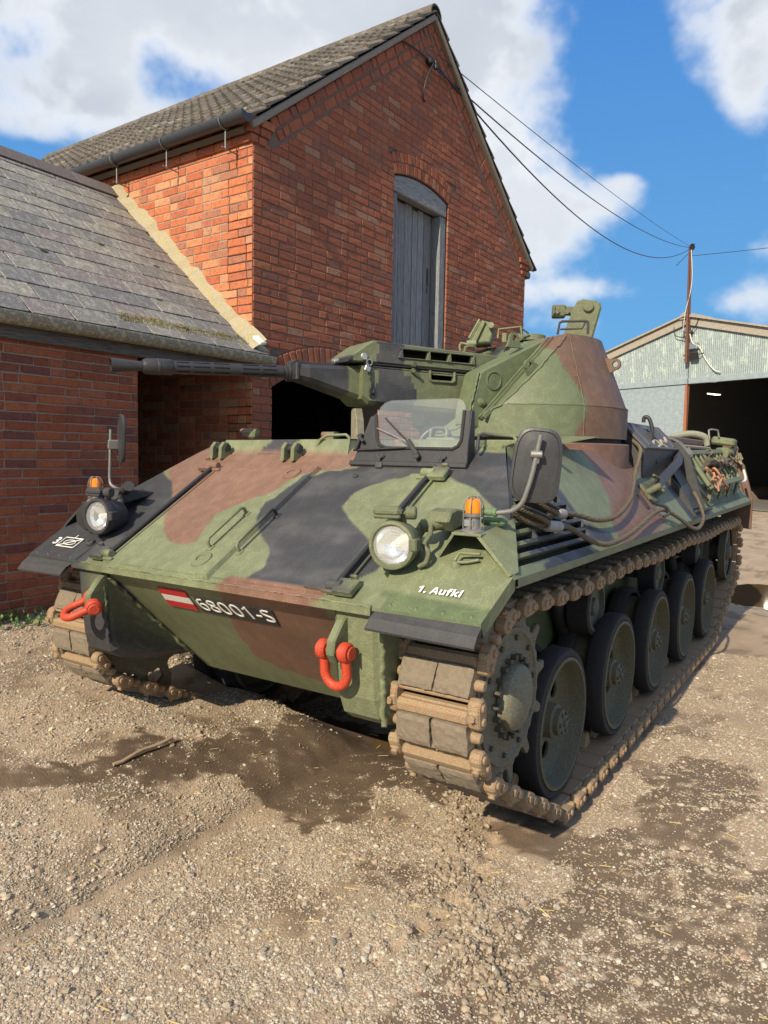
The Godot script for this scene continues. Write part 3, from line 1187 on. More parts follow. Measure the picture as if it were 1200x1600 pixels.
# ---------- the tall brick barn ----------
func make_barn() -> void:
	var t2 := deg_to_rad(2.0)
	var B := Transform3D(Basis(Vector3(cos(t2), 0, sin(t2)), Vector3.UP, Vector3(-sin(t2), 0, cos(t2))), Vector3(-2.447, 0, -2.16))
	var barn := thing("brick_barn", "tall red brick barn with steep tiled gable and grey plank loading door", "barn", "", B)
	var gab := Transform3D(Basis(Vector3(0, 0, -1), Vector3.UP, Vector3(1, 0, 0)), Vector3.ZERO)
	var side := Transform3D(Basis.IDENTITY, Vector3.ZERO)
	var W := 5.66
	var ln := 8.0
	var pitch := 0.77
	var mid := 2.88
	var top := 6.80
	# gable wall
	var door_hole := arched(2.17, 3.36, 2.72, 4.775, 4.868)
	var low_hole := arched(0.25, 1.95, -0.4, 2.27, 2.50)
	var outline := PackedVector2Array([Vector2(0, -0.3), Vector2(W, -0.3), Vector2(W, top - pitch * (W - mid) - 0.12), Vector2(mid, top - 0.12), Vector2(0, top - pitch * mid - 0.12)])
	slab("gable_wall", barn, gab, banded(outline, [-1.0, 0.249, 1.951, 2.169, 3.361, 7.0], [arched(0.24, 1.96, -0.5, 2.27, 2.50), arched(2.16, 3.37, 2.72, 4.775, 4.868)]), 0.32, M.mortar_dark)
	var field := PackedVector2Array([Vector2(0.004, 0.3), Vector2(W, 0.3), Vector2(W, 4.40), Vector2(W - 0.24, 4.40), Vector2(mid, top - 0.375), Vector2(0.26, 4.40), Vector2(0.004, 4.40)])
	lay_bricks(barn, gab, field, [arched(2.17, 3.36, 2.72, 4.775, 4.868), arch_ring(2.17, 3.36, 4.775, 4.868, 0.235), arched(0.25, 1.95, -0.4, 2.27, 2.50), arch_ring(0.25, 1.95, 2.27, 2.50, 0.235)], 0.0752, 0.228, 0.30, 0.006, BRICK_RED, 3, 290)
	# sloping courses under the verges
	var th := atan(pitch)
	var sl := mid / cos(th)
	for s in 2:
		var o := Vector3(0, top - pitch * mid - 0.13, 0)
		var xf: Transform3D
		if s == 0:
			xf = gab * Transform3D(Basis(Vector3(0, 0, 1), th), Vector3(0, top - pitch * mid - 0.085, 0.004))
		else:
			xf = gab * Transform3D(Basis(Vector3(0, 0, 1), -th), Vector3(mid, top - 0.085, 0.004))
		var q := 0.22
		var slant := q * tan(th)
		var pl := PackedVector2Array([Vector2(0.25, -q), Vector2(sl - slant, -q), Vector2(sl, 0), Vector2(0.25, 0)]) if s == 0 else PackedVector2Array([Vector2(slant, -q), Vector2(sl - 0.15, -q), Vector2(sl - 0.15, 0), Vector2(0, 0)])
		lay_bricks(barn, xf, pl, [], 0.108, 0.21, 0.35, 0.006, [BRICK_RED[2], BRICK_RED[3], BRICK_RED[5], BRICK_RED[8], BRICK_RED[0], BRICK_RED[9]], 60 + s, 60, 0.020)
	lay_arch(barn, gab, 2.17, 3.36, 4.775, 4.868, [[0.0, 0.115], [0.12, 0.23]], 0.077, 0.008, BRICK_RED, 81)
	lay_arch(barn, gab, 0.25, 1.95, 2.27, 2.50, [[0.0, 0.225]], 0.078, 0.008, BRICK_RED, 131)
	# verge mortar under the tiles
	var vm := MB.new()
	for s in [-1.0, 1.0]:
		var a := Vector3(0.02, top - 0.05, -mid)
		var b := Vector3(0.02, top - pitch * (mid + 0.06) - 0.05, -mid + s * (mid + 0.06))
		var d := (b - a).normalized()
		var up := d.cross(Vector3(1, 0, 0)) * (1.0 if s < 0.0 else -1.0)
		if up.y < 0:
			up = -up
		vm.box(Transform3D(Basis(d, up, d.cross(up)), (a + b) * 0.5), Vector3(a.distance_to(b), 0.06, 0.09), 0.01)
	part("verge_mortar", vm, M.verge_cement, barn)
	# front side wall (sunlit)
	slab("side_wall", barn, side, [rect2(-ln, -0.3, -0.002, 4.58)], 0.22, M.mortar_light)
	lay_bricks(barn, side, rect2(-3.4, 0.35, 0.0, 4.37), [], 0.0752, 0.232, 0.42, 0.007, BRICK_ORANGE, 5, 290)
	# string course and dentils under the eaves
	for k in 16:
		var t := Transform3D(Basis.IDENTITY, Vector3(-0.115 - k * 0.231, 4.408, 0.0))
		put_mesh("string_brick", brick_mesh(0.223, 0.066, 0.035, 300 + k), tint_mat(BRICK_ORANGE[k % 6]), barn, t)
	for k in 20:
		var t := Transform3D(Basis.IDENTITY, Vector3(-0.06 - k * 0.23, 4.495, 0.0))
		put_mesh("dentil_brick", brick_mesh(0.108, 0.09, 0.05, 330 + k), tint_mat(BRICK_RED[(k * 3) % 8]), barn, t)
	# corbelled kneelers at both feet of the gable
	for s in 2:
		var u0 := -0.035 if s == 0 else W + 0.035
		var sg := 1.0 if s == 0 else -1.0
		for k in 3:
			var wd := 0.20 + 0.075 * k
			var t := gab * T(Vector3(u0 + sg * wd * 0.5 - sg * (0.012 + 0.03 * k), 4.405 + 0.076 * k, -0.032 + 0.008 * k))
			var mb := MB.new()
			for h in 2:
				mb.box(t * T(Vector3((h - 0.5) * wd * 0.5, 0, 0)), Vector3(wd * 0.5 - 0.01, 0.066, 0.11), 0.005)
			part("kneeler_brick", mb, tint_mat(BRICK_RED[(k * 2 + s) % 6]), barn)
	# other walls, floor
	slab("back_wall", barn, Transform3D(Basis.IDENTITY, Vector3(0, 0, -W + 0.3)), [rect2(-ln, -0.3, -0.33, 4.58)], 0.30, M.mortar_dark)
	slab("far_gable", barn, Transform3D(gab.basis, Vector3(-ln + 0.3, 0, 0)), [PackedVector2Array([Vector2(0.31, -0.3), Vector2(W - 0.31, -0.3), Vector2(W - 0.31, 4.5), Vector2(mid, 6.6), Vector2(0.31, 4.5)])], 0.30, M.mortar_dark)
	var fl := MB.new()
	fl.box(T(Vector3(-ln * 0.5, 0.2, -W * 0.5)), Vector3(ln - 0.7, 0.1, W - 0.7))
	part("floor", fl, M.concrete_floor, barn)
	make_barn_roof(barn, W, ln, pitch, mid, top)
	make_loading_door(barn, gab)
	make_barn_gutter(barn)


func make_barn_roof(barn: Node3D, W: float, ln: float, pitch: float, mid: float, top: float) -> void:
	var th := atan(pitch)
	var base := MB.new()
	for s in [-1.0, 1.0]:
		var a := Vector3(0, top - 0.06, -mid)
		var b := Vector3(0, top - pitch * (mid + 0.1) - 0.06, -mid + s * (mid + 0.1))
		var d := (b - a).normalized()
		var up := Vector3(0, cos(th), s * sin(th))
		base.box(Transform3D(Basis(Vector3(1, 0, 0), up, Vector3(1, 0, 0).cross(up)), Vector3(-ln * 0.5 - 0.02, 0, 0) + (a + b) * 0.5), Vector3(ln, 0.05, a.distance_to(b)))
	part("roof_boarding", base, M.roof_timber, barn)
	# tile: a broad pan with two rolls and a thick lower edge
	var w := 0.30
	var l := 0.375
	var kinds: Array[ArrayMesh] = []
	for kk in 4:
		var mb := MB.new()
		var prof := PackedVector2Array()
		for i in 17:
			var x := -w * 0.5 + w * i / 16.0
			var q := fposmod(x / (w * 0.5) + 1.0, 1.0)
			prof.append(Vector2(x, 0.028 * pow(sin(PI * clampf((q - 0.45) / 0.55, 0.0, 1.0)), 1.2)))
		var th2 := 0.022
		for i in 16:
			var a := prof[i]
			var b := prof[i + 1]
			var nn := Vector2(-(b - a).y, (b - a).x).normalized()
			mb.fquad(Vector3(a.x, -l * 0.5, a.y + th2 * 1.6), Vector3(b.x, -l * 0.5, b.y + th2 * 1.6), Vector3(b.x, l * 0.5, b.y), Vector3(a.x, l * 0.5, a.y), Vector3(nn.x, 0, nn.y))
			mb.fquad(Vector3(a.x, -l * 0.5, a.y + th2 * 1.6), Vector3(b.x, -l * 0.5, b.y + th2 * 1.6), Vector3(b.x, -l * 0.5, b.y), Vector3(a.x, -l * 0.5, a.y), Vector3(0, -1, 0))
		for s in [-1, 1]:
			mb.fquad(Vector3(s * w * 0.5, -l * 0.5, 0), Vector3(s * w * 0.5, -l * 0.5, th2 * 1.6), Vector3(s * w * 0.5, l * 0.5, 0.002), Vector3(s * w * 0.5, l * 0.5, 0), Vector3(s, 0, 0))
		kinds.append(mb.mesh())
		break
	var tones := [[0.115, 0.102, 0.085], [0.098, 0.088, 0.074], [0.13, 0.117, 0.096], [0.086, 0.08, 0.070], [0.17, 0.16, 0.14]]
	var r := RandomNumberGenerator.new()
	r.seed = 9
	var gauge := 0.315
	var sl := (mid + 0.13) / cos(th)
	var rows := int(sl / gauge)
	var rest_x: Array = []
	var rest_c: Array = []
	var made := 0
	for s in [1.0, -1.0]:
		var eave := Vector3(0, top - pitch * (mid + 0.13), -mid + s * (mid + 0.13))
		var up := Vector3(0, sin(th), -s * cos(th))
		var nrm := Vector3(0, cos(th), s * sin(th))
		var bx := up.cross(nrm)
		for row in rows:
			for c in (27 if s > 0.0 else 3):
				var p := eave + up * (row * gauge + 0.17) + nrm * (0.012 + r.randf_range(-0.002, 0.004)) + Vector3(0.07 - w * 0.5 - c * w * 0.985, 0, 0)
				var t := Transform3D(Basis(bx, up, nrm) * Basis(Vector3(0, 0, 1), r.randf_range(-0.012, 0.012)) * Basis(Vector3(1, 0, 0), -0.035), p)
				var col: Array = tones[r.randi() % 4] if r.randf() > 0.06 else tones[4]
				if made < 295 and c < 22:
					put_mesh("roof_tile", kinds[0], tint_mat(col, "roof_tile"), barn, t)
					made += 1
				else:
					rest_x.append(t)
					rest_c.append(lin(col[0], col[1], col[2]))
	scatter("roof_tiling", kinds[0], M.roof_tile, rest_x, rest_c, barn)
	# ridge tiles, half round
	for k in 18:
		var mb := MB.new()
		var pr := PackedVector2Array([Vector2(0.105, -0.225), Vector2(0.125, -0.225), Vector2(0.122, 0.225), Vector2(0.102, 0.225)])
		mb.lathe(Transform3D(Basis(Vector3(0, 0, 1), Vector3(1, 0, 0), Vector3(0, 1, 0)), Vector3.ZERO), pr, 12, -PI * 0.55, PI * 0.55)
		part("ridge_tile", mb, tint_mat(tones[k % 4], "roof_tile"), barn, T(Vector3(-0.16 - k * 0.445, top - 0.035, -mid), Vector3(0, r.randf_range(-1, 1), r.randf_range(-1, 1))))
	# deep eaves board on the hidden side, dark
	var eb := MB.new()
	eb.box(T(Vector3(-ln * 0.5 + 0.05, 4.39, -W - 0.06)), Vector3(ln, 0.1, 0.1), 0.02)
	part("far_gutter", eb, M.black_plastic, barn)


func make_loading_door(barn: Node3D, gab: Transform3D) -> void:
	var d := MB.new()
	# head beam with a curved top
	var head := PackedVector2Array([Vector2(2.185, 4.61), Vector2(3.345, 4.61)])
	var rad := (0.595 * 0.595 + 0.093 * 0.093) / 0.186
	for i in 11:
		var a := asin(0.58 / rad) * (1.0 - i / 5.0)
		head.append(Vector2(2.765 + sin(a) * rad, 4.856 - rad + cos(a) * rad))
	d.col = lin(0.25, 0.255, 0.25)
	d.prism(gab * T(Vector3(0, 0, -0.07)), head, 0.12, 0.012)
	part("head_beam", d, M.grey_beam, barn)
	for s in 2:
		var f := MB.new()
		f.col = lin(0.21, 0.225, 0.23) if s else lin(0.17, 0.18, 0.185)
		f.box(gab * T(Vector3(2.235 if s == 0 else 3.28, 3.67, -0.085)), Vector3(0.085 if s == 0 else 0.135, 1.86, 0.13), 0.008)
		part("door_post", f, M.grey_wood, barn)
	var x := 2.285
	var r := RandomNumberGenerator.new()
	r.seed = 4
	var k := 0
	for w in [0.20, 0.135, 0.165, 0.12, 0.13, 0.17]:
		var p := MB.new()
		p.col = lin(0.20, 0.208, 0.208) * r.randf_range(0.7, 1.3)
		p.box(gab * T(Vector3(x + w * 0.5, 3.62 + r.randf_range(-0.02, 0.02), -0.155 + r.randf_range(-0.006, 0.006)), Vector3(0, 0, r.randf_range(-0.15, 0.15))), Vector3(w - r.randf_range(0.006, 0.014), 1.96, 0.025), 0.004)
		part("plank", p, M.grey_wood, barn)
		x += w
		k += 1
	var b := MB.new()
	b.box(gab * T(Vector3(2.765, 3.75, -0.19)), Vector3(1.16, 2.4, 0.03))
	part("door_backing", b, M.old_timber, barn)
	var h := MB.new()
	h.box(gab * T(Vector3(3.13, 3.86, -0.139)), Vector3(0.035, 0.22, 0.012), 0.004)
	h.box(gab * T(Vector3(3.12, 3.70, -0.139)), Vector3(0.02, 0.08, 0.012), 0.004)
	part("latch", h, M.black_iron_and_gap_shade, barn)


func make_barn_gutter(barn: Node3D) -> void:
	var mb := MB.new()
	var pr := PackedVector2Array([Vector2(0.052, -3.6), Vector2(0.062, -3.6), Vector2(0.062, 3.6), Vector2(0.052, 3.6)])
	var lie := Basis(Vector3(0, 0, 1), Vector3(1, 0, 0), Vector3(0, 1, 0))
	mb.lathe(Transform3D(lie, Vector3(-3.55, 4.535, 0.165)), pr, 14, PI * 0.42, PI * 1.58)
	for x in [0.05, -1.75, -4.0]:
		mb.lathe(Transform3D(lie, Vector3(x, 4.535, 0.165)), PackedVector2Array([Vector2(0.0, -0.05), Vector2(0.068, -0.05), Vector2(0.068, 0.05), Vector2(0.0, 0.05)]), 14, PI * 0.42, PI * 1.58)
	part("gutter", mb, M.black_plastic, barn)
	for x in [-0.185, -0.975, -1.735]:
		var b := MB.new()
		b.tube(V3([x, 4.30, 0.0, x, 4.31, 0.19]), 0.006, 6)
		b.tube(V3([x, 4.29, 0.15, x, 4.47, 0.15]), 0.007, 6)
		b.cyl(Vector3(x, 4.318, 0.15), Vector3(x, 4.302, 0.15), 0.012, 0.012, 6)
		var arc := PackedVector3Array()
		for k in 9:
			var a := PI * (0.5 + k / 8.0)
			arc.append(Vector3(x, 4.535 + cos(a) * 0.068, 0.165 - sin(a) * -0.068) if false else Vector3(x, 4.535 - sin(PI * k / 8.0) * 0.068, 0.165 + cos(PI * k / 8.0) * 0.068))
		b.tube(arc, 0.006, 6)
		part("gutter_bracket", b, M.dull_steel, barn)


# ---------- the low slate-roofed outbuilding ----------
func make_outbuilding() -> void:
	var h := thing("slate_outbuilding", "low brick outbuilding with lichened slate roof abutting the tall barn", "outbuilding")
	var wall := Transform3D(Basis(Vector3(0, 0, -1), Vector3.UP, Vector3(1, 0, 0)), Vector3(-2.5, 0, 3.2))
	var L := 4.155
	slab("front_wall", h, wall, [rect2(0, -0.3, L, 2.385)], 0.33, M.mortar_light)
	lay_bricks(h, wall, rect2(0.9, 0.35, L, 2.38), [], 0.0625, 0.222, 0.25, 0.008, BRICK_OLD, 12, 300, 0.010)
	# bricks on the jamb of the opening
	var jamb := Transform3D(Basis(Vector3(-1, 0, 0), Vector3.UP, Vector3(0, 0, -1)), Vector3(-2.5, 0, 3.2 - L))
	lay_bricks(h, jamb, rect2(0, 0.35, 0.33, 2.38), [], 0.0625, 0.22, 0.5, 0.006, BRICK_OLD, 14, 0, 0.011)
	# fascia boards
	for q in [[3.2, 0.60], [0.585, -2.155]]:
		var f := MB.new()
		f.col = lin(0.17, 0.16, 0.14) if q[0] > 1.0 else lin(0.13, 0.122, 0.11)
		f.box(T(Vector3(-2.465, 2.432, (q[0] + q[1]) * 0.5)), Vector3(0.05, 0.115, q[0] - q[1]), 0.006)
		part("fascia_board", f, M.grey_beam, h)
	# gutter in two lengths with a collar
	var along := Basis(Vector3(1, 0, 0), Vector3(0, 0, 1), Vector3(0, -1, 0))
	var gp := PackedVector2Array()
	for q in [[3.2, 0.58, 0.0], [0.57, -2.33, -0.012]]:
		var g := MB.new()
		var z0: float = q[1]
		var z1: float = q[0]
		g.lathe(Transform3D(along, Vector3(-2.37, 2.532 + q[2], 0)), PackedVector2Array([Vector2(0.048, z0), Vector2(0.07, z0), Vector2(0.068, (z0 + z1) * 0.5), Vector2(0.07, z1), Vector2(0.048, z1), Vector2(0.048, z0)]), 14, -PI * 0.55, PI * 0.55)
		part("gutter", g, M.old_gutter, h)
	var c := MB.new()
	c.lathe(Transform3D(along, Vector3(-2.37, 2.528, 0)), PackedVector2Array([Vector2(0.05, 0.50), Vector2(0.082, 0.50), Vector2(0.085, 0.6), Vector2(0.05, 0.6)]), 14, -PI * 0.55, PI * 0.55)
	part("gutter_collar", c, M.old_gutter, h)
	# roof
	var e := Vector3(-2.36, 2.555, 0)
	var r0 := Vector3(-4.40, 4.29, 0)
	var up := (r0 - e).normalized()
	var nrm := Vector3(-up.y, up.x, 0) * -1.0
	if nrm.y < 0:
		nrm = -nrm
	var sl := e.distance_to(r0)
	var rb := MB.new()
	rb.box(Transform3D(Basis(up, nrm, up.cross(nrm)), (e + r0) * 0.5 - nrm * 0.045 + Vector3(0, 0, 0.52)), Vector3(sl, 0.05, 5.34))
	var up2 := Vector3(-up.x, up.y, 0)
	rb.box(Transform3D(Basis(up2, Vector3(-nrm.x, nrm.y, 0), up2.cross(Vector3(-nrm.x, nrm.y, 0))), Vector3(-8.8 - (e.x + r0.x) * 0.5, (e.y + r0.y) * 0.5, 0.52) - Vector3(-nrm.x, nrm.y, 0) * 0.045), Vector3(sl, 0.05, 5.34))
	part("roof_boarding", rb, M.roof_timber, h)
	var kinds: Array[ArrayMesh] = []
	var r := RandomNumberGenerator.new()
	r.seed = 21
	for k in 5:
		var mb := MB.new()
		var w := 0.316
		var l := 0.30
		var poly := PackedVector2Array([Vector2(-w / 2, -l / 2 + r.randf_range(0, 0.004)), Vector2(-0.05, -l / 2 + r.randf_range(0, 0.005)), Vector2(0.06, -l / 2 + r.randf_range(0, 0.005)), Vector2(w / 2 - r.randf_range(0.0, 0.012), -l / 2 + r.randf_range(0, 0.01)), Vector2(w / 2, l / 2), Vector2(-w / 2, l / 2)])
		mb.prism(Transform3D.IDENTITY, poly, 0.009, 0.002, false)
		kinds.append(mb.mesh())
	var tones := [[0.165, 0.163, 0.155], [0.145, 0.147, 0.145], [0.19, 0.187, 0.175], [0.13, 0.133, 0.135], [0.165, 0.15, 0.148], [0.205, 0.20, 0.18]]
	var across := Vector3(0, 0, -1)
	var row := 0
	var y := 0.10
	while y < sl - 0.08:
		var z := 2.9 - (0.16 if row % 2 else 0.0)
		while z > -2.05:
			var p := e + up * y + nrm * (0.010 + r.randf_range(0.0, 0.004)) + Vector3(0, 0, z - 0.16)
			var bs := Basis(across, up, nrm)
			if bs.determinant() < 0:
				bs = Basis(-across, up, nrm)
			bs = bs * Basis(Vector3(1, 0, 0), -0.030) * Basis(Vector3(0, 0, 1), r.randf_range(-0.012, 0.012))
			if z < 1.6:
				put_mesh("slate", kinds[r.randi() % 5], tint_mat(tones[r.randi() % 6], "slate"), h, Transform3D(bs, p))
			z -= 0.322
		y += 0.192
		row += 1
	# ridge cappings
	for k in 10:
		var mb := MB.new()
		mb.prism(T(Vector3.ZERO), PackedVector2Array([Vector2(-0.15, -0.125), Vector2(-0.14, -0.135), Vector2(0.0, -0.012), Vector2(0.14, -0.135), Vector2(0.15, -0.125), Vector2(0.012, 0.008), Vector2(-0.012, 0.008)]), 0.445, 0.002)
		part("ridge_capping", mb, tint_mat([0.115, 0.10, 0.10] if k % 3 else [0.14, 0.12, 0.115], "brick"), h, T(Vector3(-4.40, 4.335, -1.93 + k * 0.45), Vector3(0, r.randf_range(-0.6, 0.6), 0)))
	# mortar fillet against the barn wall
	var fm := MB.new()
	var fill := PackedVector3Array()
	var n := 26
	for i in n:
		var t0 := float(i) / n
		var t1 := float(i + 1) / n
		var a := e + (r0 - e) * t0
		var b := e + (r0 - e) * t1
		var w0 := 0.035 + 0.022 * nz2.get_noise_1d(i * 0.9)
		var w1 := 0.035 + 0.022 * nz2.get_noise_1d((i + 1) * 0.9)
		var h0 := 0.115 + 0.04 * nz2.get_noise_1d(i * 0.7 + 50.0)
		var h1 := 0.115 + 0.04 * nz2.get_noise_1d((i + 1) * 0.7 + 50.0)
		var zb := -2.16 - (a.x + 2.447) * -0.035
		var a0 := Vector3(a.x, a.y, -2.16 + (a.x + 2.447) * 0.035)
		var b0 := Vector3(b.x, b.y, -2.16 + (b.x + 2.447) * 0.035)
		fm.fquad(a0 + nrm * h0, b0 + nrm * h1, b0 + Vector3(0, 0, w1 + 0.07) + nrm * 0.014, a0 + Vector3(0, 0, w0 + 0.07) + nrm * 0.014, Vector3(0.4, 0.6, 0.5))
	fm.box(Transform3D(Basis(up, nrm, up.cross(nrm)), (e + r0) * 0.5 + Vector3(0, 0, -2.20)), Vector3(sl, 0.05, 0.14))
	part("mortar_fillet", fm, M.fillet, h)
	var wt := MB.new()
	wt.box(T(Vector3(-2.33, 2.655, -2.13), Vector3(10, 0, -38)), Vector3(0.11, 0.03, 0.08), 0.006)
	part("broken_tile", wt, M.white_paint, h)
	# closed box: far walls so that the inside is dark
	slab("back_wall", h, Transform3D(Basis.IDENTITY, Vector3(-6.3, 0, 0.5)) * Transform3D(Basis(Vector3(0, 0, -1), Vector3.UP, Vector3(1, 0, 0)), Vector3.ZERO), [rect2(-2.7, -0.3, 2.66, 2.55)], 0.3, M.mortar_dark)
	slab("end_wall", h, Transform3D(Basis.IDENTITY, Vector3(0, 0, 3.19)), [PackedVector2Array([Vector2(-6.29, -0.3), Vector2(-2.84, -0.3), Vector2(-2.84, 2.5), Vector2(-4.4, 4.1), Vector2(-6.29, 2.5)])], 0.3, M.mortar_dark)
	slab("inner_wall", h, Transform3D(Basis.IDENTITY, Vector3(0, 0, -0.6)), [PackedVector2Array([Vector2(-6.29, -0.3), Vector2(-3.6, -0.3), Vector2(-3.6, 2.5), Vector2(-3.6, 3.3), Vector2(-4.4, 4.1), Vector2(-6.29, 2.5)])], 0.2, M.mortar_dark)
	var fl := MB.new()
	fl.box(T(Vector3(-4.5, 0.33, 0.5)), Vector3(3.6, 0.1, 5.2))
	part("floor", fl, M.concrete_floor, h)
	# pole leaning inside the opening
	var lp := MB.new()
	lp.box(T(Vector3(-2.62, 0.95, -1.93), Vector3(0, 0, 10)), Vector3(0.09, 1.5, 0.10), 0.01)
	lp.col = Color.WHITE
	tag(part("timber_post", lp, M.old_timber, self), "dark timber baulk leaning inside the outbuilding's opening", "timber")
	# moss along the gutter
	var bl := MB.new()
	bl.ftri(Vector3(-0.0035, 0, 0), Vector3(0.0035, 0, 0), Vector3(0.001, 1, 0.004), Vector3(0, 0, -1))
	bl.ftri(Vector3(0, 0, -0.0035), Vector3(0, 0, 0.0035), Vector3(0.004, 1, 0.001), Vector3(1, 0, 0))
	var mx: Array = []
	var mc: Array = []
	for i in 2600:
		var t := r.randf()
		var z := lerpf(-0.75, -2.25, t)
		var dens := 0.35 + 0.65 * maxf(0.0, nz2.get_noise_1d(z * 3.0) + 0.4)
		if r.randf() > dens:
			continue
		var p := Vector3(-2.40 - r.randf() * 0.09, 0, z)
		p.y = 2.555 - (p.x + 2.36) * 0.85 + 0.01
		var s := r.randf_range(0.012, 0.038)
		mx.append(Transform3D(Basis.from_euler(Vector3(r.randf_range(-0.5, 0.5), r.randf() * TAU, r.randf_range(-0.5, 0.5))) * Basis.from_scale(Vector3(1.2, s, 1.2)), p))
		mc.append(lin(0.30, 0.22, 0.05).lerp(lin(0.14, 0.15, 0.035), r.randf()) * r.randf_range(0.7, 1.3))
	for i in 14:
		var q := Vector2(r.randf_range(0.1, 2.4), r.randf_range(-1.8, 1.3))
		for k in 60:
			var a := r.randf() * TAU
			var rr := sqrt(r.randf()) * 0.028
			var p := e + up * (q.x + sin(a) * rr * 0.7) + nrm * 0.016 + Vector3(0, 0, q.y + cos(a) * rr)
			mx.append(Transform3D(Basis.from_euler(Vector3(r.randf_range(-0.7, 0.7), r.randf() * TAU, r.randf_range(-0.7, 0.7))) * Basis.from_scale(Vector3(1.0, r.randf_range(0.005, 0.014), 1.0)), p))
			mc.append(lin(0.07, 0.075, 0.025) * r.randf_range(0.6, 1.4))
	var ms := scatter("moss", bl.mesh(), M.plant, mx, mc, self)
	tag(ms, "yellow green moss growing in the outbuilding's gutter and slates", "moss", "", "stuff")


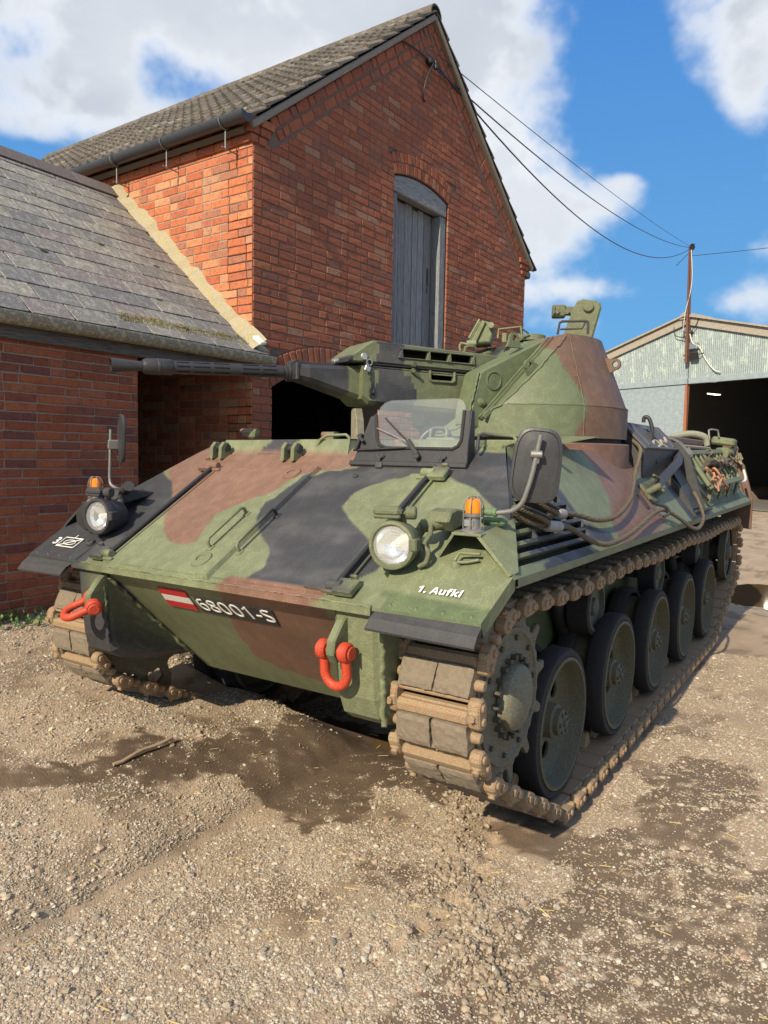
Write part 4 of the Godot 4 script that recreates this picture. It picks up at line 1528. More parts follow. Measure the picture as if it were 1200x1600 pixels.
# ---------- the tin shed at the end of the yard ----------
func make_shed() -> void:
	var t := deg_to_rad(25.0)
	var S := Transform3D(Basis(Vector3(cos(t), 0, sin(t)), Vector3.UP, Vector3(-sin(t), 0, cos(t))), Vector3(-0.734, 0, -23.9))
	var s := thing("tin_shed", "grey corrugated tin shed with a wide dark doorway, beyond the barn", "shed", "", S)
	var xl := -6.32
	var xr := 0.60
	var ax := -2.88
	# corrugated gable sheets, each a part
	var sheet := 0.76
	var x := xl
	var r := RandomNumberGenerator.new()
	r.seed = 3
	while x < xr - 0.01:
		var x1 := minf(x + sheet, xr)
		var mb := MB.new()
		var steps := int((x1 - x) / 0.0125)
		var zoff := r.randf_range(0.0, 0.006)
		for i in steps:
			var a := x + (x1 - x) * i / steps
			var b := x + (x1 - x) * (i + 1) / steps
			var za := 0.012 * sin(a * TAU / 0.076) + zoff
			var zb := 0.012 * sin(b * TAU / 0.076) + zoff
			var sa := 0.012 * TAU / 0.076 * cos(a * TAU / 0.076)
			var sb := 0.012 * TAU / 0.076 * cos(b * TAU / 0.076)
			var ya := gable_y(a, xl, xr, ax)
			var yb := gable_y(b, xl, xr, ax)
			var na := Vector3(-sa, 0, 1).normalized()
			var nb := Vector3(-sb, 0, 1).normalized()
			mb.tri(Vector3(a, 4.50, za), Vector3(b, 4.50, zb), Vector3(a, ya, za), na, nb, na)
			mb.tri(Vector3(b, 4.50, zb), Vector3(b, yb, zb), Vector3(a, ya, za), nb, nb, na)
		part("corrugated_sheet", mb, M.tin, s)
		x = x1
	# barge boards of cement sheet and the roof edge
	for q in [[xl - 0.12, ax], [ax, xr + 0.12]]:
		var a := Vector2(q[0], gable_y(q[0], xl, xr, ax))
		var b := Vector2(q[1], gable_y(q[1], xl, xr, ax))
		var mb := MB.new()
		mb.prism(T(Vector3(0, 0, 0.07)), PackedVector2Array([a + Vector2(0, -0.22), b + Vector2(0, -0.22), b + Vector2(0, 0.07), a + Vector2(0, 0.07)]), 0.06, 0.012)
		part("barge_board", mb, M.cement_sheet, s)
		var rf := MB.new()
		rf.prism(T(Vector3(0, 0, -8.9)), PackedVector2Array([a + Vector2(0, 0.075), b + Vector2(0, 0.075), b + Vector2(0, 0.135), a + Vector2(0, 0.135)]), 18.2)
		part("roof_sheet", rf, M.cement_sheet, s)
	var cap := MB.new()
	cap.lathe(Transform3D(Basis(Vector3(1, 0, 0), Vector3(0, 0, 1), Vector3(0, -1, 0)), Vector3(ax, gable_y(ax, xl, xr, ax) - 0.02, 0)), PackedVector2Array([Vector2(0.0, -1.2), Vector2(0.22, -1.2), Vector2(0.24, 0.16), Vector2(0.17, 0.16), Vector2(0.0, 0.12)]), 14, PI * 0.5, PI * 1.5)
	part("ridge_capping", cap, M.cement_sheet, s)
	# beam, sliding door, posts
	var bm := MB.new()
	bm.box(T(Vector3((xl + xr) * 0.5, 4.41, 0.03)), Vector3(xr - xl, 0.20, 0.10), 0.01)
	part("door_beam", bm, M.tin_flat, s)
	var dr := MB.new()
	dr.box(T(Vector3((xl - 2.83) * 0.5, 2.15, 0.0)), Vector3(-2.83 - xl, 4.3, 0.05), 0.005)
	for k in 4:
		dr.box(T(Vector3(xl + 0.1 + k * 0.87 + 0.435, 2.15, 0.028)), Vector3(0.86, 4.28, 0.012), 0.004)
	part("sliding_door", dr, M.tin_flat, s)
	var po := MB.new()
	po.box(T(Vector3(-2.77, 2.15, 0.0)), Vector3(0.11, 4.3, 0.12), 0.01)
	part("door_post", po, tint_mat([0.34, 0.13, 0.07], "rust_pole"), s)
	# inside: walls and floor so that the doorway is dark
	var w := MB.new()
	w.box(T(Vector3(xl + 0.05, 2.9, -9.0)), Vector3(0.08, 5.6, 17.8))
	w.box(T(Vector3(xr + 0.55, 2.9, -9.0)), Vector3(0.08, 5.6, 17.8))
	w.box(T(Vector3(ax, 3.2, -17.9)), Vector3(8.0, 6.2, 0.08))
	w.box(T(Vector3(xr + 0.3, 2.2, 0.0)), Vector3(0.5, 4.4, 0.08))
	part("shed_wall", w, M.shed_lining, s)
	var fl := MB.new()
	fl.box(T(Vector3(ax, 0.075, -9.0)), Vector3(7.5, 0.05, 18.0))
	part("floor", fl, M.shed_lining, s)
	# two lit tubes hanging in the dark doorway
	for q in [[-2.33, 3.99, -0.9, "nearer the rusty door post"], [-1.15, 3.72, -3.0, "further into the dark doorway"]]:
		var tb := MB.new()
		tb.cyl(Vector3(-0.26, 0, 0), Vector3(0.26, 0, 0), 0.022, 0.022, 8)
		var o := part("tube_light", tb, M.lamp_tube, self, S * T(Vector3(q[0], q[1], q[2]), Vector3(0, 0, -8)))
		tag(o, "lit white fluorescent tube hanging in the shed, " + q[3], "tube light", "fluorescent tubes in the shed")
		var l := OmniLight3D.new()
		l.name = "tube_light_lamp"
		l.position = S * Vector3(q[0], q[1] - 0.06, q[2])
		l.light_energy = 0.25
		l.light_color = Color(1.0, 0.97, 0.88)
		l.light_size = 0.1
		l.omni_range = 20.0
		l.omni_attenuation = 2.0
		l.shadow_enabled = true
		add_child(l)
	# mast on the gable, with its boxes
	var mast := thing("cable_mast", "rusty steel mast with insulator fixed to the tin shed's gable", "mast", "", S)
	var p := MB.new()
	p.cyl(Vector3(-2.71, 5.02, 0.17), Vector3(-2.79, 9.02, 0.17), 0.075, 0.062, 12)
	part("pole", p, M.rust_pole, mast)
	var ins := MB.new()
	ins.lathe(T(Vector3(-2.72, 9.0, 0.17)), PackedVector2Array([Vector2(0, -0.1), Vector2(0.07, -0.09), Vector2(0.1, 0.0), Vector2(0.06, 0.03), Vector2(0.09, 0.07), Vector2(0, 0.13)]), 12)
	part("insulator", ins, M.cable_black, mast)
	for y in [5.3, 6.1]:
		var cl := MB.new()
		cl.box(T(Vector3(-2.72, y, 0.12)), Vector3(0.26, 0.06, 0.16), 0.01)
		part("clamp", cl, M.rust_pole, mast)
	var jb := MB.new()
	jb.box(T(Vector3(-2.53, 5.60, 0.1)), Vector3(0.34, 0.22, 0.14), 0.02)
	tag(part("junction_box", jb, M.steel, self, S), "small grey junction box beside the mast on the shed gable", "junction box")
	var fd := thing("floodlight", "small black floodlight under the junction box on the shed gable", "floodlight", "", S)
	var fb := MB.new()
	fb.box(T(Vector3(-2.42, 5.26, 0.2), Vector3(20, 0, 0)), Vector3(0.30, 0.26, 0.12), 0.02)
	part("housing", fb, M.cable_black, fd)
	var fa := MB.new()
	fa.tube(V3([-2.63, 5.26, 0.02, -2.6, 5.25, 0.2]), 0.02, 6)
	fa.tube(V3([-2.25, 5.28, 0.2, -2.12, 5.33, 0.08]), 0.018, 6)
	part("bracket", fa, M.cable_black, fd)
	# white conduit running down to the beam, loose wires round the ridge
	var cw := MB.new()
	cw.tube(curve(V3([-2.62, 6.02, 0.2, -2.5, 5.7, 0.2, -2.3, 5.55, 0.1, -2.05, 5.1, 0.06, -1.7, 4.72, 0.09, -1.45, 4.62, 0.1])), 0.022, 6)
	tag(part("white_conduit", cw, M.cable_white, self, S), "pale cable looping from the junction box down to the door beam", "cable")
	var lw := MB.new()
	lw.tube(curve(V3([-2.72, 8.9, 0.22, -2.62, 8.0, 0.24, -2.66, 7.4, 0.25, -2.8, 6.8, 0.26, -2.9, 6.2, 0.2, -3.0, 5.9, 0.12])), 0.014, 5)
	tag(part("slack_wire", lw, M.cable_white, self, S), "thin pale wire hanging slack down the mast", "wire")
	var lw2 := MB.new()
	lw2.tube(curve(V3([-3.35, 6.35, 0.12, -3.25, 6.05, 0.14, -2.95, 5.95, 0.15, -2.75, 5.9, 0.2])), 0.016, 5)
	lw2.tube(curve(V3([-2.7, 5.75, 0.2, -2.9, 6.05, 0.13, -3.0, 6.5, 0.12, -2.9, 6.75, 0.12])), 0.014, 5)
	lw2.tube(curve(V3([-2.75, 5.95, 0.2, -2.45, 6.3, 0.14, -2.35, 6.55, 0.13])), 0.014, 5)
	tag(part("looped_wire", lw2, M.cable_black, self, S), "tangle of thin dark wires around the shed's ridge end", "wire")


func gable_y(x: float, xl: float, xr: float, ax: float) -> float:
	var e := 5.70
	var top := 6.60
	if x < ax:
		return lerpf(top, e, (ax - x) / (ax - xl))
	return lerpf(top, e, (x - ax) / (ax - xl))


func sag(a: Vector3, b: Vector3, drop: float) -> PackedVector3Array:
	var o := PackedVector3Array()
	for i in 41:
		var t := i / 40.0
		o.append(a.lerp(b, t) - Vector3(0, drop * 4.0 * t * (1.0 - t), 0))
	return o


func make_cables() -> void:
	var t := deg_to_rad(25.0)
	var S := Transform3D(Basis(Vector3(cos(t), 0, sin(t)), Vector3.UP, Vector3(-sin(t), 0, cos(t))), Vector3(-0.734, 0, -23.9))
	var end := S * Vector3(-2.79, 8.96, 0.17)
	var t2 := deg_to_rad(2.0)
	var B := Transform3D(Basis(Vector3(cos(t2), 0, sin(t2)), Vector3.UP, Vector3(-sin(t2), 0, cos(t2))), Vector3(-2.447, 0, -2.16))
	var anchor := B * Vector3(0.08, 6.22, -2.82)
	var labels := ["lowest and most slack black overhead cable from barn gable to mast", "middle black overhead cable from barn gable to mast", "uppermost thin overhead cable from barn gable to mast"]
	var drops := [1.05, 0.42, 0.12]
	var lift := [0.0, -0.05, 0.12]
	for k in 3:
		var mb := MB.new()
		var a := anchor + Vector3(0, lift[k], -0.05 * k)
		mb.tube(sag(a, end + Vector3(0.0, 0.03 * k, 0), drops[k]), [0.011, 0.009, 0.006][k], 6, false)
		tag(part("overhead_cable", mb, M.cable_black, self), labels[k], "cable", "overhead cables")
	var mb2 := MB.new()
	mb2.tube(sag(end + Vector3(0, -0.25, 0), end + Vector3(14.0, -0.2, 2.0), 0.25), 0.010, 5, false)
	tag(part("overhead_cable", mb2, M.cable_black, self), "thin overhead wire running right from the mast top", "cable", "overhead cables")
	var mb3 := MB.new()
	mb3.tube(curve(PackedVector3Array([end + Vector3(-0.05, -0.15, 0), end + Vector3(-0.25, -0.38, 0.1), end + Vector3(-0.42, -0.55, 0.1)])), 0.012, 5)
	tag(part("cable_tail", mb3, M.cable_black, self), "short cut cable tail dangling left of the mast top", "cable")
	# anchor on the gable
	var an := thing("cable_anchor", "small dark cable anchor with drooping wire near the gable top", "anchor")
	var ab := MB.new()
	ab.box(Transform3D(B.basis, anchor + Vector3(-0.05, 0.0, 0)), Vector3(0.1, 0.06, 0.12), 0.01)
	ab.cyl(anchor + Vector3(0, 0.02, -0.05), anchor + Vector3(0, -0.06, -0.05), 0.025, 0.025, 10)
	part("bracket", ab, M.cable_black, an)
	var aw := MB.new()
	aw.tube(curve(PackedVector3Array([anchor + Vector3(0.0, -0.02, 0.0), anchor + Vector3(-0.03, -0.22, 0.10), anchor + Vector3(-0.06, -0.42, 0.12), anchor + Vector3(-0.06, -0.46, 0.07)])), 0.010, 5)
	aw.tube(curve(PackedVector3Array([anchor + Vector3(-0.03, 0.0, 0.0), B * Vector3(0.035, 6.235, -2.5), B * Vector3(0.03, 6.20, -2.13)])), 0.010, 5)
	part("wire", aw, M.cable_black, an)


# ---------- the armoured vehicle ----------
const GREEN := Color(0.145, 0.166, 0.092)
const BROWN := Color(0.165, 0.095, 0.066)
const BLACK := Color(0.036, 0.038, 0.042)
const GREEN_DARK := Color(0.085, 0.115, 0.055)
const BROWN_1 := [-0.99, 0.05, -0.94, -0.22, -0.33, -0.29, 0.14, -0.15, 0.19, -0.02, 0.10, 0.00, 0.04, 0.02, 0.00, 0.07, -0.07, 0.09, -0.11, 0.19, -0.17, 0.25, -0.26, 0.31, -0.29, 0.38, -0.27, 0.46, -0.23, 0.54, -0.28, 0.57, -0.37, 0.56, -0.48, 0.51, -0.57, 0.43, -0.62, 0.36, -0.66, 0.30, -0.80, 0.18]
const BLACK_L := [-0.73, 0.85, -0.66, 0.74, -0.63, 0.59, -0.62, 0.36, -0.74, 0.23, -0.85, 0.14, -0.96, 0.09, -1.07, 0.02, -1.45, 0.30, -1.45, 0.90]
const BLACK_1 := [-0.01, 0.40, -0.06, 0.32, -0.08, 0.26, -0.03, 0.21, -0.02, 0.13, 0.02, 0.06, 0.12, 0.01, 0.20, -0.02, 0.70, -0.24, 0.90, -0.24, 1.16, 0.31, 0.84, 0.23, 0.78, 0.59, 0.73, 0.73, 0.21, 0.76, 0.23, 0.67, 0.25, 0.63, 0.22, 0.57, 0.17, 0.52, 0.10, 0.48, 0.04, 0.44]
const GREEN_2 := [0.36, 0.27, 0.34, 0.19, 0.37, 0.13, 0.44, 0.07, 0.56, 0.02, 0.75, 0.03, 0.89, 0.09, 1.01, 0.18, 1.15, 0.28, 1.28, 0.55, 1.21, 0.80, 0.83, 0.80, 0.72, 0.71, 0.70, 0.63, 0.73, 0.57, 0.74, 0.52, 0.62, 0.44, 0.52, 0.38, 0.44, 0.33]
const BROWN_F := [0.14, 1.21, 0.62, 1.21, 0.58, 1.0, 0.44, 0.86, 0.24, 0.65, 0.00, 0.68, -0.11, 0.74, -0.09, 0.84, -0.05, 0.94]
const BROWN_S := [-1.10, 1.85, -2.56, 1.85, -1.90, 1.58, -1.81, 1.45, -1.86, 1.32, -1.24, 1.20, -0.70, 1.20, -0.81, 1.33, -1.07, 1.47, -1.11, 1.54, -1.21, 1.65, -1.17, 1.71]
const BLACK_S := [-0.48, 1.38, -0.72, 1.33, -0.73, 1.30, -0.55, 1.27, -0.45, 1.31]
const BLACK_S2 := [0.25, 1.22, 0.22, 1.28, -0.05, 1.315, -0.26, 1.32, -0.35, 1.28, -0.10, 1.22]
const BLACK_S3 := [-1.2, 1.21, -1.77, 1.27, -2.39, 1.27, -2.39, 1.20]
var poly := {}
var tank: Node3D
const AX := Vector3(0.297, 0, -1.768)
const GF := Vector3(-0.46947, 0, 0.88295)
const GL := Vector3(0.88295, 0, 0.46947)


func inside(p: Vector2, key: String) -> bool:
	return Geometry2D.is_point_in_polygon(p, poly[key])


func wear(p: Vector3, c: Color) -> Color:
	var k := 1.0 + 0.22 * nz.get_noise_3d(p.x * 2.2, p.y * 2.2, p.z * 2.2)
	var d := smoothstep(0.05, 0.5, nz.get_noise_3d(p.x * 1.6 + 20.0, p.y * 4.0, p.z * 3.1)) * (0.16 if c.r < 0.08 else 0.04)
	c = c.lerp(Color(0.20, 0.20, 0.19), d)
	return Color(c.r * k, c.g * k, c.b * k)


func paint_hull(p: Vector3) -> Color:
	var d := 0.003
	return (hull_color(p + Vector3(d, d, d)) + hull_color(p + Vector3(-d, -d, -d)) + hull_color(p + Vector3(d, -d, -d)) + hull_color(p + Vector3(-d, d, d)) + hull_color(p)) * 0.2


func hull_color(p: Vector3) -> Color:
	var jx := nz2.get_noise_3d(p.x * 9.0, p.y * 9.0, p.z * 9.0) * 0.012
	var c := GREEN
	var off := (p.y - 1.157 - 0.6 * (0.734 - p.z)) / 1.166
	if p.z > 0.05 and p.y < 1.19 and off < 0.02 and p.z < 0.765 and absf(p.x) < 0.86:
		var f := Vector2(p.x + jx, p.y + jx)
		if inside(f, "bf"):
			c = BROWN
		elif p.x < -0.60:
			var g := p.x > -0.68 + 0.5 * (1.0 - p.y) and p.y > 0.95 and p.z > 0.66
			if p.z < 0.50 + 0.3 * (p.y - 0.8) and p.x > -0.635:
				g = true
			c = GREEN * 0.8 if g else BLACK
		elif p.x > 0.46 and p.y > 1.0 and p.x < 0.60:
			c = BROWN.lerp(GREEN, 0.35)
		return wear(p, c)
	if p.z < -0.112 and p.z > -1.05 and p.y > 1.64 and p.x < 0.115 and p.x > -0.79 and off > 0.004:
		var b := p.x + jx * 2.0 + (p.z + 0.1) * 0.25
		c = GREEN if b < -0.47 else (BLACK if b < -0.24 else GREEN)
		return wear(p, c)
	if off > -0.09 and off < 0.16 and p.z > -0.16:
		var f := Vector2(p.x + jx, p.z + jx)
		if inside(f, "b1"):
			c = BROWN
		if inside(f, "l"):
			c = BLACK
		if inside(f, "k1"):
			c = BLACK
		if inside(f, "g2"):
			c = GREEN
		if p.z > 0.655 and p.x > 0.82:
			c = GREEN_DARK
		return wear(p, c)
	if p.z < -0.08 and p.z > -1.05 and p.y > 1.64 and p.x < 0.16:
		var b := p.x + jx * 2.0 + (p.z + 0.1) * 0.25
		c = BROWN if b < -0.78 else (GREEN if b < -0.50 else (BLACK if b < -0.27 else GREEN))
		return wear(p, c)
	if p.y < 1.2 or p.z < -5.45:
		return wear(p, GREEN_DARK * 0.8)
	if p.x > 0.5:
		if p.z > -0.47 and p.y > 1.297 and p.y < 1.615:
			return wear(p, BLACK * 1.4)
		var f := Vector2(p.z + jx, p.y + jx)
		if inside(f, "bs"):
			c = BROWN
		if inside(f, "k2") or inside(f, "k3") or inside(f, "k4"):
			c = BLACK
		if p.z < -2.45 and p.z > -3.15:
			c = BLACK
		return wear(p, c)
	var n := nz2.get_noise_2d(p.x * 1.4 + 4.0, p.z * 1.4)
	if n > 0.3:
		c = BROWN
	elif n < -0.25:
		c = BLACK
	return wear(p, c)


func paint_turret(p: Vector3) -> Color:
	var q := p - AX
	var a := rad_to_deg(atan2(q.x * 0.923 - q.z * 0.385, q.x * 0.385 + q.z * 0.923))
	var edge := 27.0 + 7.0 * sin((p.y - 1.8) * 9.0) - 9.0 * smoothstep(2.25, 2.45, p.y)
	var c := GREEN
	if a > edge and a < 160.0:
		c = BROWN
	elif a < -75.0 and a > -150.0:
		c = BLACK
	return wear(p, Color(c.r * 0.74, c.g * 0.80, c.b * 0.80))


func paint_gun(p: Vector3) -> Color:
	var q := p - AX
	var f := q.dot(GF) + nz2.get_noise_3d(p.x * 9, p.y * 9, p.z * 9) * 0.012
	var c := GREEN * 0.82
	var back := 0.90 + (0.06 if p.y > 2.12 else -0.02 * cos((p.y - 2.0) * 20.0))
	if f > back and f < 1.135:
		c = BLACK
	if f > 1.29:
		c = BLACK * 0.8
	return wear(p, c)


# point on the glacis plane, h above it
func gp(x: float, z: float, h := 0.0) -> Vector3:
	return Vector3(x, 1.157 + 0.6 * (0.734 - z), z) + Vector3(0, 1, 0.6) / 1.16619 * h


func glacis_frame(x: float, z: float, h := 0.0) -> Transform3D:
	return Transform3D(Basis(Vector3(1, 0, 0), Vector3(0, 0.6, -1) / 1.16619, Vector3(0, 1, 0.6) / 1.16619), gp(x, z, h))


# point on the sloping right-hand side of the picture (vehicle's left side): s up the slope from its lower edge
func sp(z: float, s: float, h := 0.0) -> Vector3:
	return Vector3(1.25 - s * 0.62470, 1.27 + s * 0.78087, z) + Vector3(0.78087, 0.62470, 0) * h


func hull_mb() -> MB:
	var mb := MB.new()
	mb.paint = paint_hull
	return mb


func plate_on_glacis(called: String, x0: float, z0: float, x1: float, z1: float, h0: float, h1: float, cell := 0.009) -> void:
	var mb := hull_mb()
	var b := (h1 - h0) * 0.5
	var up := Vector3(0, 1, 0.6)
	mb.patch(gp(x0 + b, z0 - b, h1), gp(x1 - b, z0 - b, h1), gp(x1 - b, z1 + b, h1), gp(x0 + b, z1 + b, h1), up, cell)
	mb.patch(gp(x0, z0, h0), gp(x1, z0, h0), gp(x1 - b, z0 - b, h1), gp(x0 + b, z0 - b, h1), Vector3(0, 0, 1), cell * 2.0)
	mb.patch(gp(x0, z1, h0), gp(x1, z1, h0), gp(x1 - b, z1 + b, h1), gp(x0 + b, z1 + b, h1), Vector3(0, 0.5, -1), cell * 2.0)
	mb.patch(gp(x0, z0, h0), gp(x0, z1, h0), gp(x0 + b, z1 + b, h1), gp(x0 + b, z0 - b, h1), Vector3(-1, 0, 0), cell * 2.0)
	mb.patch(gp(x1, z0, h0), gp(x1, z1, h0), gp(x1 - b, z1 + b, h1), gp(x1 - b, z0 - b, h1), Vector3(1, 0, 0), cell * 2.0)
	part(called, mb, M.paint, tank)


# irregular raised bead along a weld
func weld(mb: MB, a: Vector3, b: Vector3, r: float) -> void:
	var n := int(a.distance_to(b) / 0.018) + 1
	var pts := PackedVector3Array()
	for i in n + 1:
		pts.append(a.lerp(b, float(i) / n) + Vector3(nz2.get_noise_1d(i * 3.1), nz2.get_noise_1d(i * 2.7 + 30.0), nz2.get_noise_1d(i * 3.3 + 70.0)) * r * 0.7)
	mb.tube(pts, r, 6)


func make_vehicle() -> void:
	for q in [["b1", BROWN_1], ["l", BLACK_L], ["k1", BLACK_1], ["g2", GREEN_2], ["bf", BROWN_F], ["bs", BROWN_S], ["k2", BLACK_S], ["k3", BLACK_S2], ["k4", BLACK_S3]]:
		poly[q[0]] = V2(q[1])
	tank = thing("armoured_vehicle", "tracked armoured personnel carrier in green, brown and black camouflage with a small gun turret", "armoured vehicle")
	make_hull()
	make_front_fittings()
	make_lamps()
	make_windscreen()
	make_turret()
	make_gun()
	make_running_gear()
	make_side_fittings()


func make_hull() -> void:
	var h := hull_mb()
	var up := Vector3(0, 1, 0.6)
	# sloping front: central deck between the fenders and the parts over them
	h.patch(gp(-0.83, 0.734), gp(0.83, 0.734), gp(0.83, -0.20), gp(-0.83, -0.20), up, 0.009)
	for s in [-1.0, 1.0]:
		h.patch(gp(s * 0.83, 0.494), Vector3(s * 1.24, 1.287, 0.494), gp(s * 0.885, -0.20), gp(s * 0.83, -0.20), up, 0.009)
	# roof
	h.patch(Vector3(-0.89, 1.717, -0.20), Vector3(0.89, 1.717, -0.20), Vector3(0.89, 1.72, -5.45), Vector3(-0.89, 1.72, -5.45), Vector3.UP, 0.05)
	# right-hand sloping side behind the grille, left-hand one whole
	var zd := func(s: float) -> float: return 0.53 - 1.272 * s
	h.patch(sp(-0.47, 0.0), sp(-5.5, 0.0), sp(-5.5, 0.576), sp(-0.47, 0.576), Vector3(1, 1, 0), 0.022)
	var m := func(v: Vector3) -> Vector3: return Vector3(-v.x, v.y, v.z)
	h.patch(m.call(sp(0.50, 0.0)), m.call(sp(-5.5, 0.0)), m.call(sp(-5.5, 0.576)), m.call(sp(-0.20, 0.576)), Vector3(-1, 1, 0), 0.05)
	# grille: bars between nine slots; slots end at different lengths
	var ends := [-0.455, -0.44, -0.46, -0.44, -0.42, -0.38, -0.34, -0.28, -0.20]
	var s0 := 0.0
	for k in 9:
		var a := 0.040 + k * 0.046
		var b := a + 0.030
		h.patch(sp(zd.call(s0), s0), sp(-0.47, s0), sp(-0.47, a), sp(zd.call(a), a), Vector3(1, 1, 0), 0.02)
		h.patch(sp(ends[k], a), sp(-0.47, a), sp(-0.47, b), sp(ends[k], b), Vector3(1, 1, 0), 0.02)
		h.patch(sp(zd.call(a), a), sp(zd.call(a) - 0.03, a), sp(zd.call(b) - 0.03, b), sp(zd.call(b), b), Vector3(1, 1, 0), 0.03)
		# edges of the slot give the plate its thickness
		h.fquad(sp(zd.call(a), a), sp(ends[k], a), sp(ends[k], a, -0.03), sp(zd.call(a), a, -0.03), Vector3(-0.62, 0.78, 0))
		h.fquad(sp(zd.call(b), b), sp(ends[k], b), sp(ends[k], b, -0.03), sp(zd.call(b), b, -0.03), Vector3(0.62, -0.78, 0))
		h.fquad(sp(ends[k], a), sp(ends[k], b), sp(ends[k], b, -0.03), sp(ends[k], a, -0.03), Vector3(0, 0, 1))
		if k >= 2:
			for z in [0.12, -0.12, -0.28]:
				if z < zd.call(a) - 0.05 and z > ends[k] + 0.04:
					h.fquad(sp(z, a), sp(z - 0.018, a), sp(z - 0.018, b), sp(z, b), Vector3(1, 1, 0))
					h.fquad(sp(z, a), sp(z, b), sp(z, b, -0.03), sp(z, a, -0.03), Vector3(0, 0, 1))
		s0 = b
	h.patch(sp(zd.call(s0), s0), sp(-0.47, s0), sp(-0.47, 0.576), sp(zd.call(0.576), 0.576), Vector3(1, 1, 0), 0.02)
	# sponson floors, lower hull tub, rear plate
	for s in [-1.0, 1.0]:
		h.fquad(Vector3(s * 1.25, 1.268, 0.5), Vector3(s * 1.25, 1.268, -5.5), Vector3(s * 0.80, 1.255, -5.5), Vector3(s * 0.80, 1.255, 0.5), Vector3.DOWN)
		h.patch(Vector3(s * 0.80, 1.26, 0.62), Vector3(s * 0.80, 1.26, -5.3), Vector3(s * 0.80, 0.46, -5.2), Vector3(s * 0.80, 0.46, -0.3), Vector3(s, 0, 0), 0.15)
		# turned-down edge of the sponson
		h.fquad(Vector3(s * 1.252, 1.272, 0.49), Vector3(s * 1.252, 1.272, -5.5), Vector3(s * 1.252, 1.240, -5.5), Vector3(s * 1.252, 1.240, 0.49), Vector3(s, 0, 0))
		h.fquad(Vector3(s * 1.252, 1.240, 0.49), Vector3(s * 1.252, 1.240, -5.5), Vector3(s * 1.236, 1.240, -5.5), Vector3(s * 1.236, 1.240, 0.49), Vector3.DOWN)
	h.patch(Vector3(-0.80, 0.46, -0.3), Vector3(0.80, 0.46, -0.3), Vector3(0.80, 0.46, -5.2), Vector3(-0.80, 0.46, -5.2), Vector3.DOWN, 0.3)
	h.patch(Vector3(-1.25, 1.27, -5.5), Vector3(1.25, 1.27, -5.5), Vector3(0.89, 1.72, -5.5), Vector3(-0.89, 1.72, -5.5), Vector3(0, 0, -1), 0.2)
	h.patch(Vector3(-0.80, 0.46, -5.2), Vector3(0.80, 0.46, -5.2), Vector3(0.80, 1.27, -5.45), Vector3(-0.80, 1.27, -5.45), Vector3(0, 0, -1), 0.2)
	# lower nose plate
	h.patch(Vector3(-0.625, 1.14, 0.722), Vector3(0.645, 1.14, 0.722), Vector3(0.645, 0.555, 0.10), Vector3(-0.625, 0.555, 0.10), Vector3(0, -0.4, 1), 0.012)
	h.patch(Vector3(-0.625, 0.555, 0.10), Vector3(0.645, 0.555, 0.10), Vector3(0.645, 0.46, -0.3), Vector3(-0.625, 0.46, -0.3), Vector3(0, -1, 0.1), 0.06)
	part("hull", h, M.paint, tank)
	# dark space behind the grille slots, its shade put into a near-black colour
	var v := MB.new()
	# a duct a hand deep under the bars
	v.fquad(sp(0.46, 0.03, -0.16), sp(-0.48, 0.03, -0.16), sp(-0.48, 0.54, -0.16), sp(-0.16, 0.54, -0.16), Vector3(1, 1, 0))
	v.fquad(sp(-0.475, 0.03, -0.031), sp(-0.475, 0.54, -0.031), sp(-0.475, 0.54, -0.16), sp(-0.475, 0.03, -0.16), Vector3(0, 0, 1))
	part("grille_backing", v, M.black_iron_and_gap_shade, tank)
	# final-drive housings, cast, at both sides of the nose
	for s in [-1.0, 1.0]:
		var c := hull_mb()
		var prof := V2([0.715, 1.128, 0.703, 0.95, 0.690, 0.82, 0.660, 0.745, 0.605, 0.708, 0.48, 0.672, 0.19, 0.640, -0.10, 0.60, -0.10, 1.128])
		var x0 := 0.638
		var x1 := 0.845
		var t := Transform3D(Basis(Vector3(0, 0, 1), Vector3(0, 1, 0), Vector3(-1, 0, 0)), Vector3(s * (x0 + x1) * 0.5, 0, 0))
		c.prism(t, prof, x1 - x0, 0.028)
		if s < 0.0:
			weld(c, Vector3(-0.630, 1.10, 0.690), Vector3(-0.630, 0.64, 0.20), 0.011)
			weld(c, Vector3(-0.645, 1.09, 0.712), Vector3(-0.645, 0.80, 0.69), 0.010)
		else:
			weld(c, Vector3(0.838, 1.1, 0.69), Vector3(0.838, 0.72, 0.66), 0.012)
		part("drive_housing", c, M.cast_paint, tank)
	# lip along the nose
	var l := hull_mb()
	for k in 24:
		var xa := -0.83 + 1.66 * k / 24.0
		l.box(T(Vector3(xa + 1.66 / 48.0, 1.146, 0.728)), Vector3(1.66 / 24.0 + 0.0, 0.026, 0.040), 0.0)
	part("nose_lip", l, M.paint, tank)
	var wl := hull_mb()
	weld(wl, Vector3(-0.83, 1.161, 0.735), Vector3(0.83, 1.161, 0.735), 0.006)
	part("weld_bead", wl, M.paint, tank)
	# fenders with bolted rubber flaps
	for s in [-1.0, 1.0]:
		var f := hull_mb()
		var A := Vector3(s * 0.83, 1.160, 0.735)
		var Bq := Vector3(s * 1.225, 1.156, 0.712)
		var C := Vector3(s * 1.242, 1.287, 0.492)
		var D := Vector3(s * 0.83, 1.303, 0.494)
		f.patch(A, Bq, C, D, up, 0.013)
		f.fquad(A + Vector3(0, -0.012, 0), Bq + Vector3(0, -0.012, 0), C + Vector3(0, -0.012, 0), D + Vector3(0, -0.012, 0), Vector3.DOWN)
		f.patch(A, Bq, Bq + Vector3(0, -0.012, 0), A + Vector3(0, -0.012, 0), Vector3(0, 0, 1), 0.03)
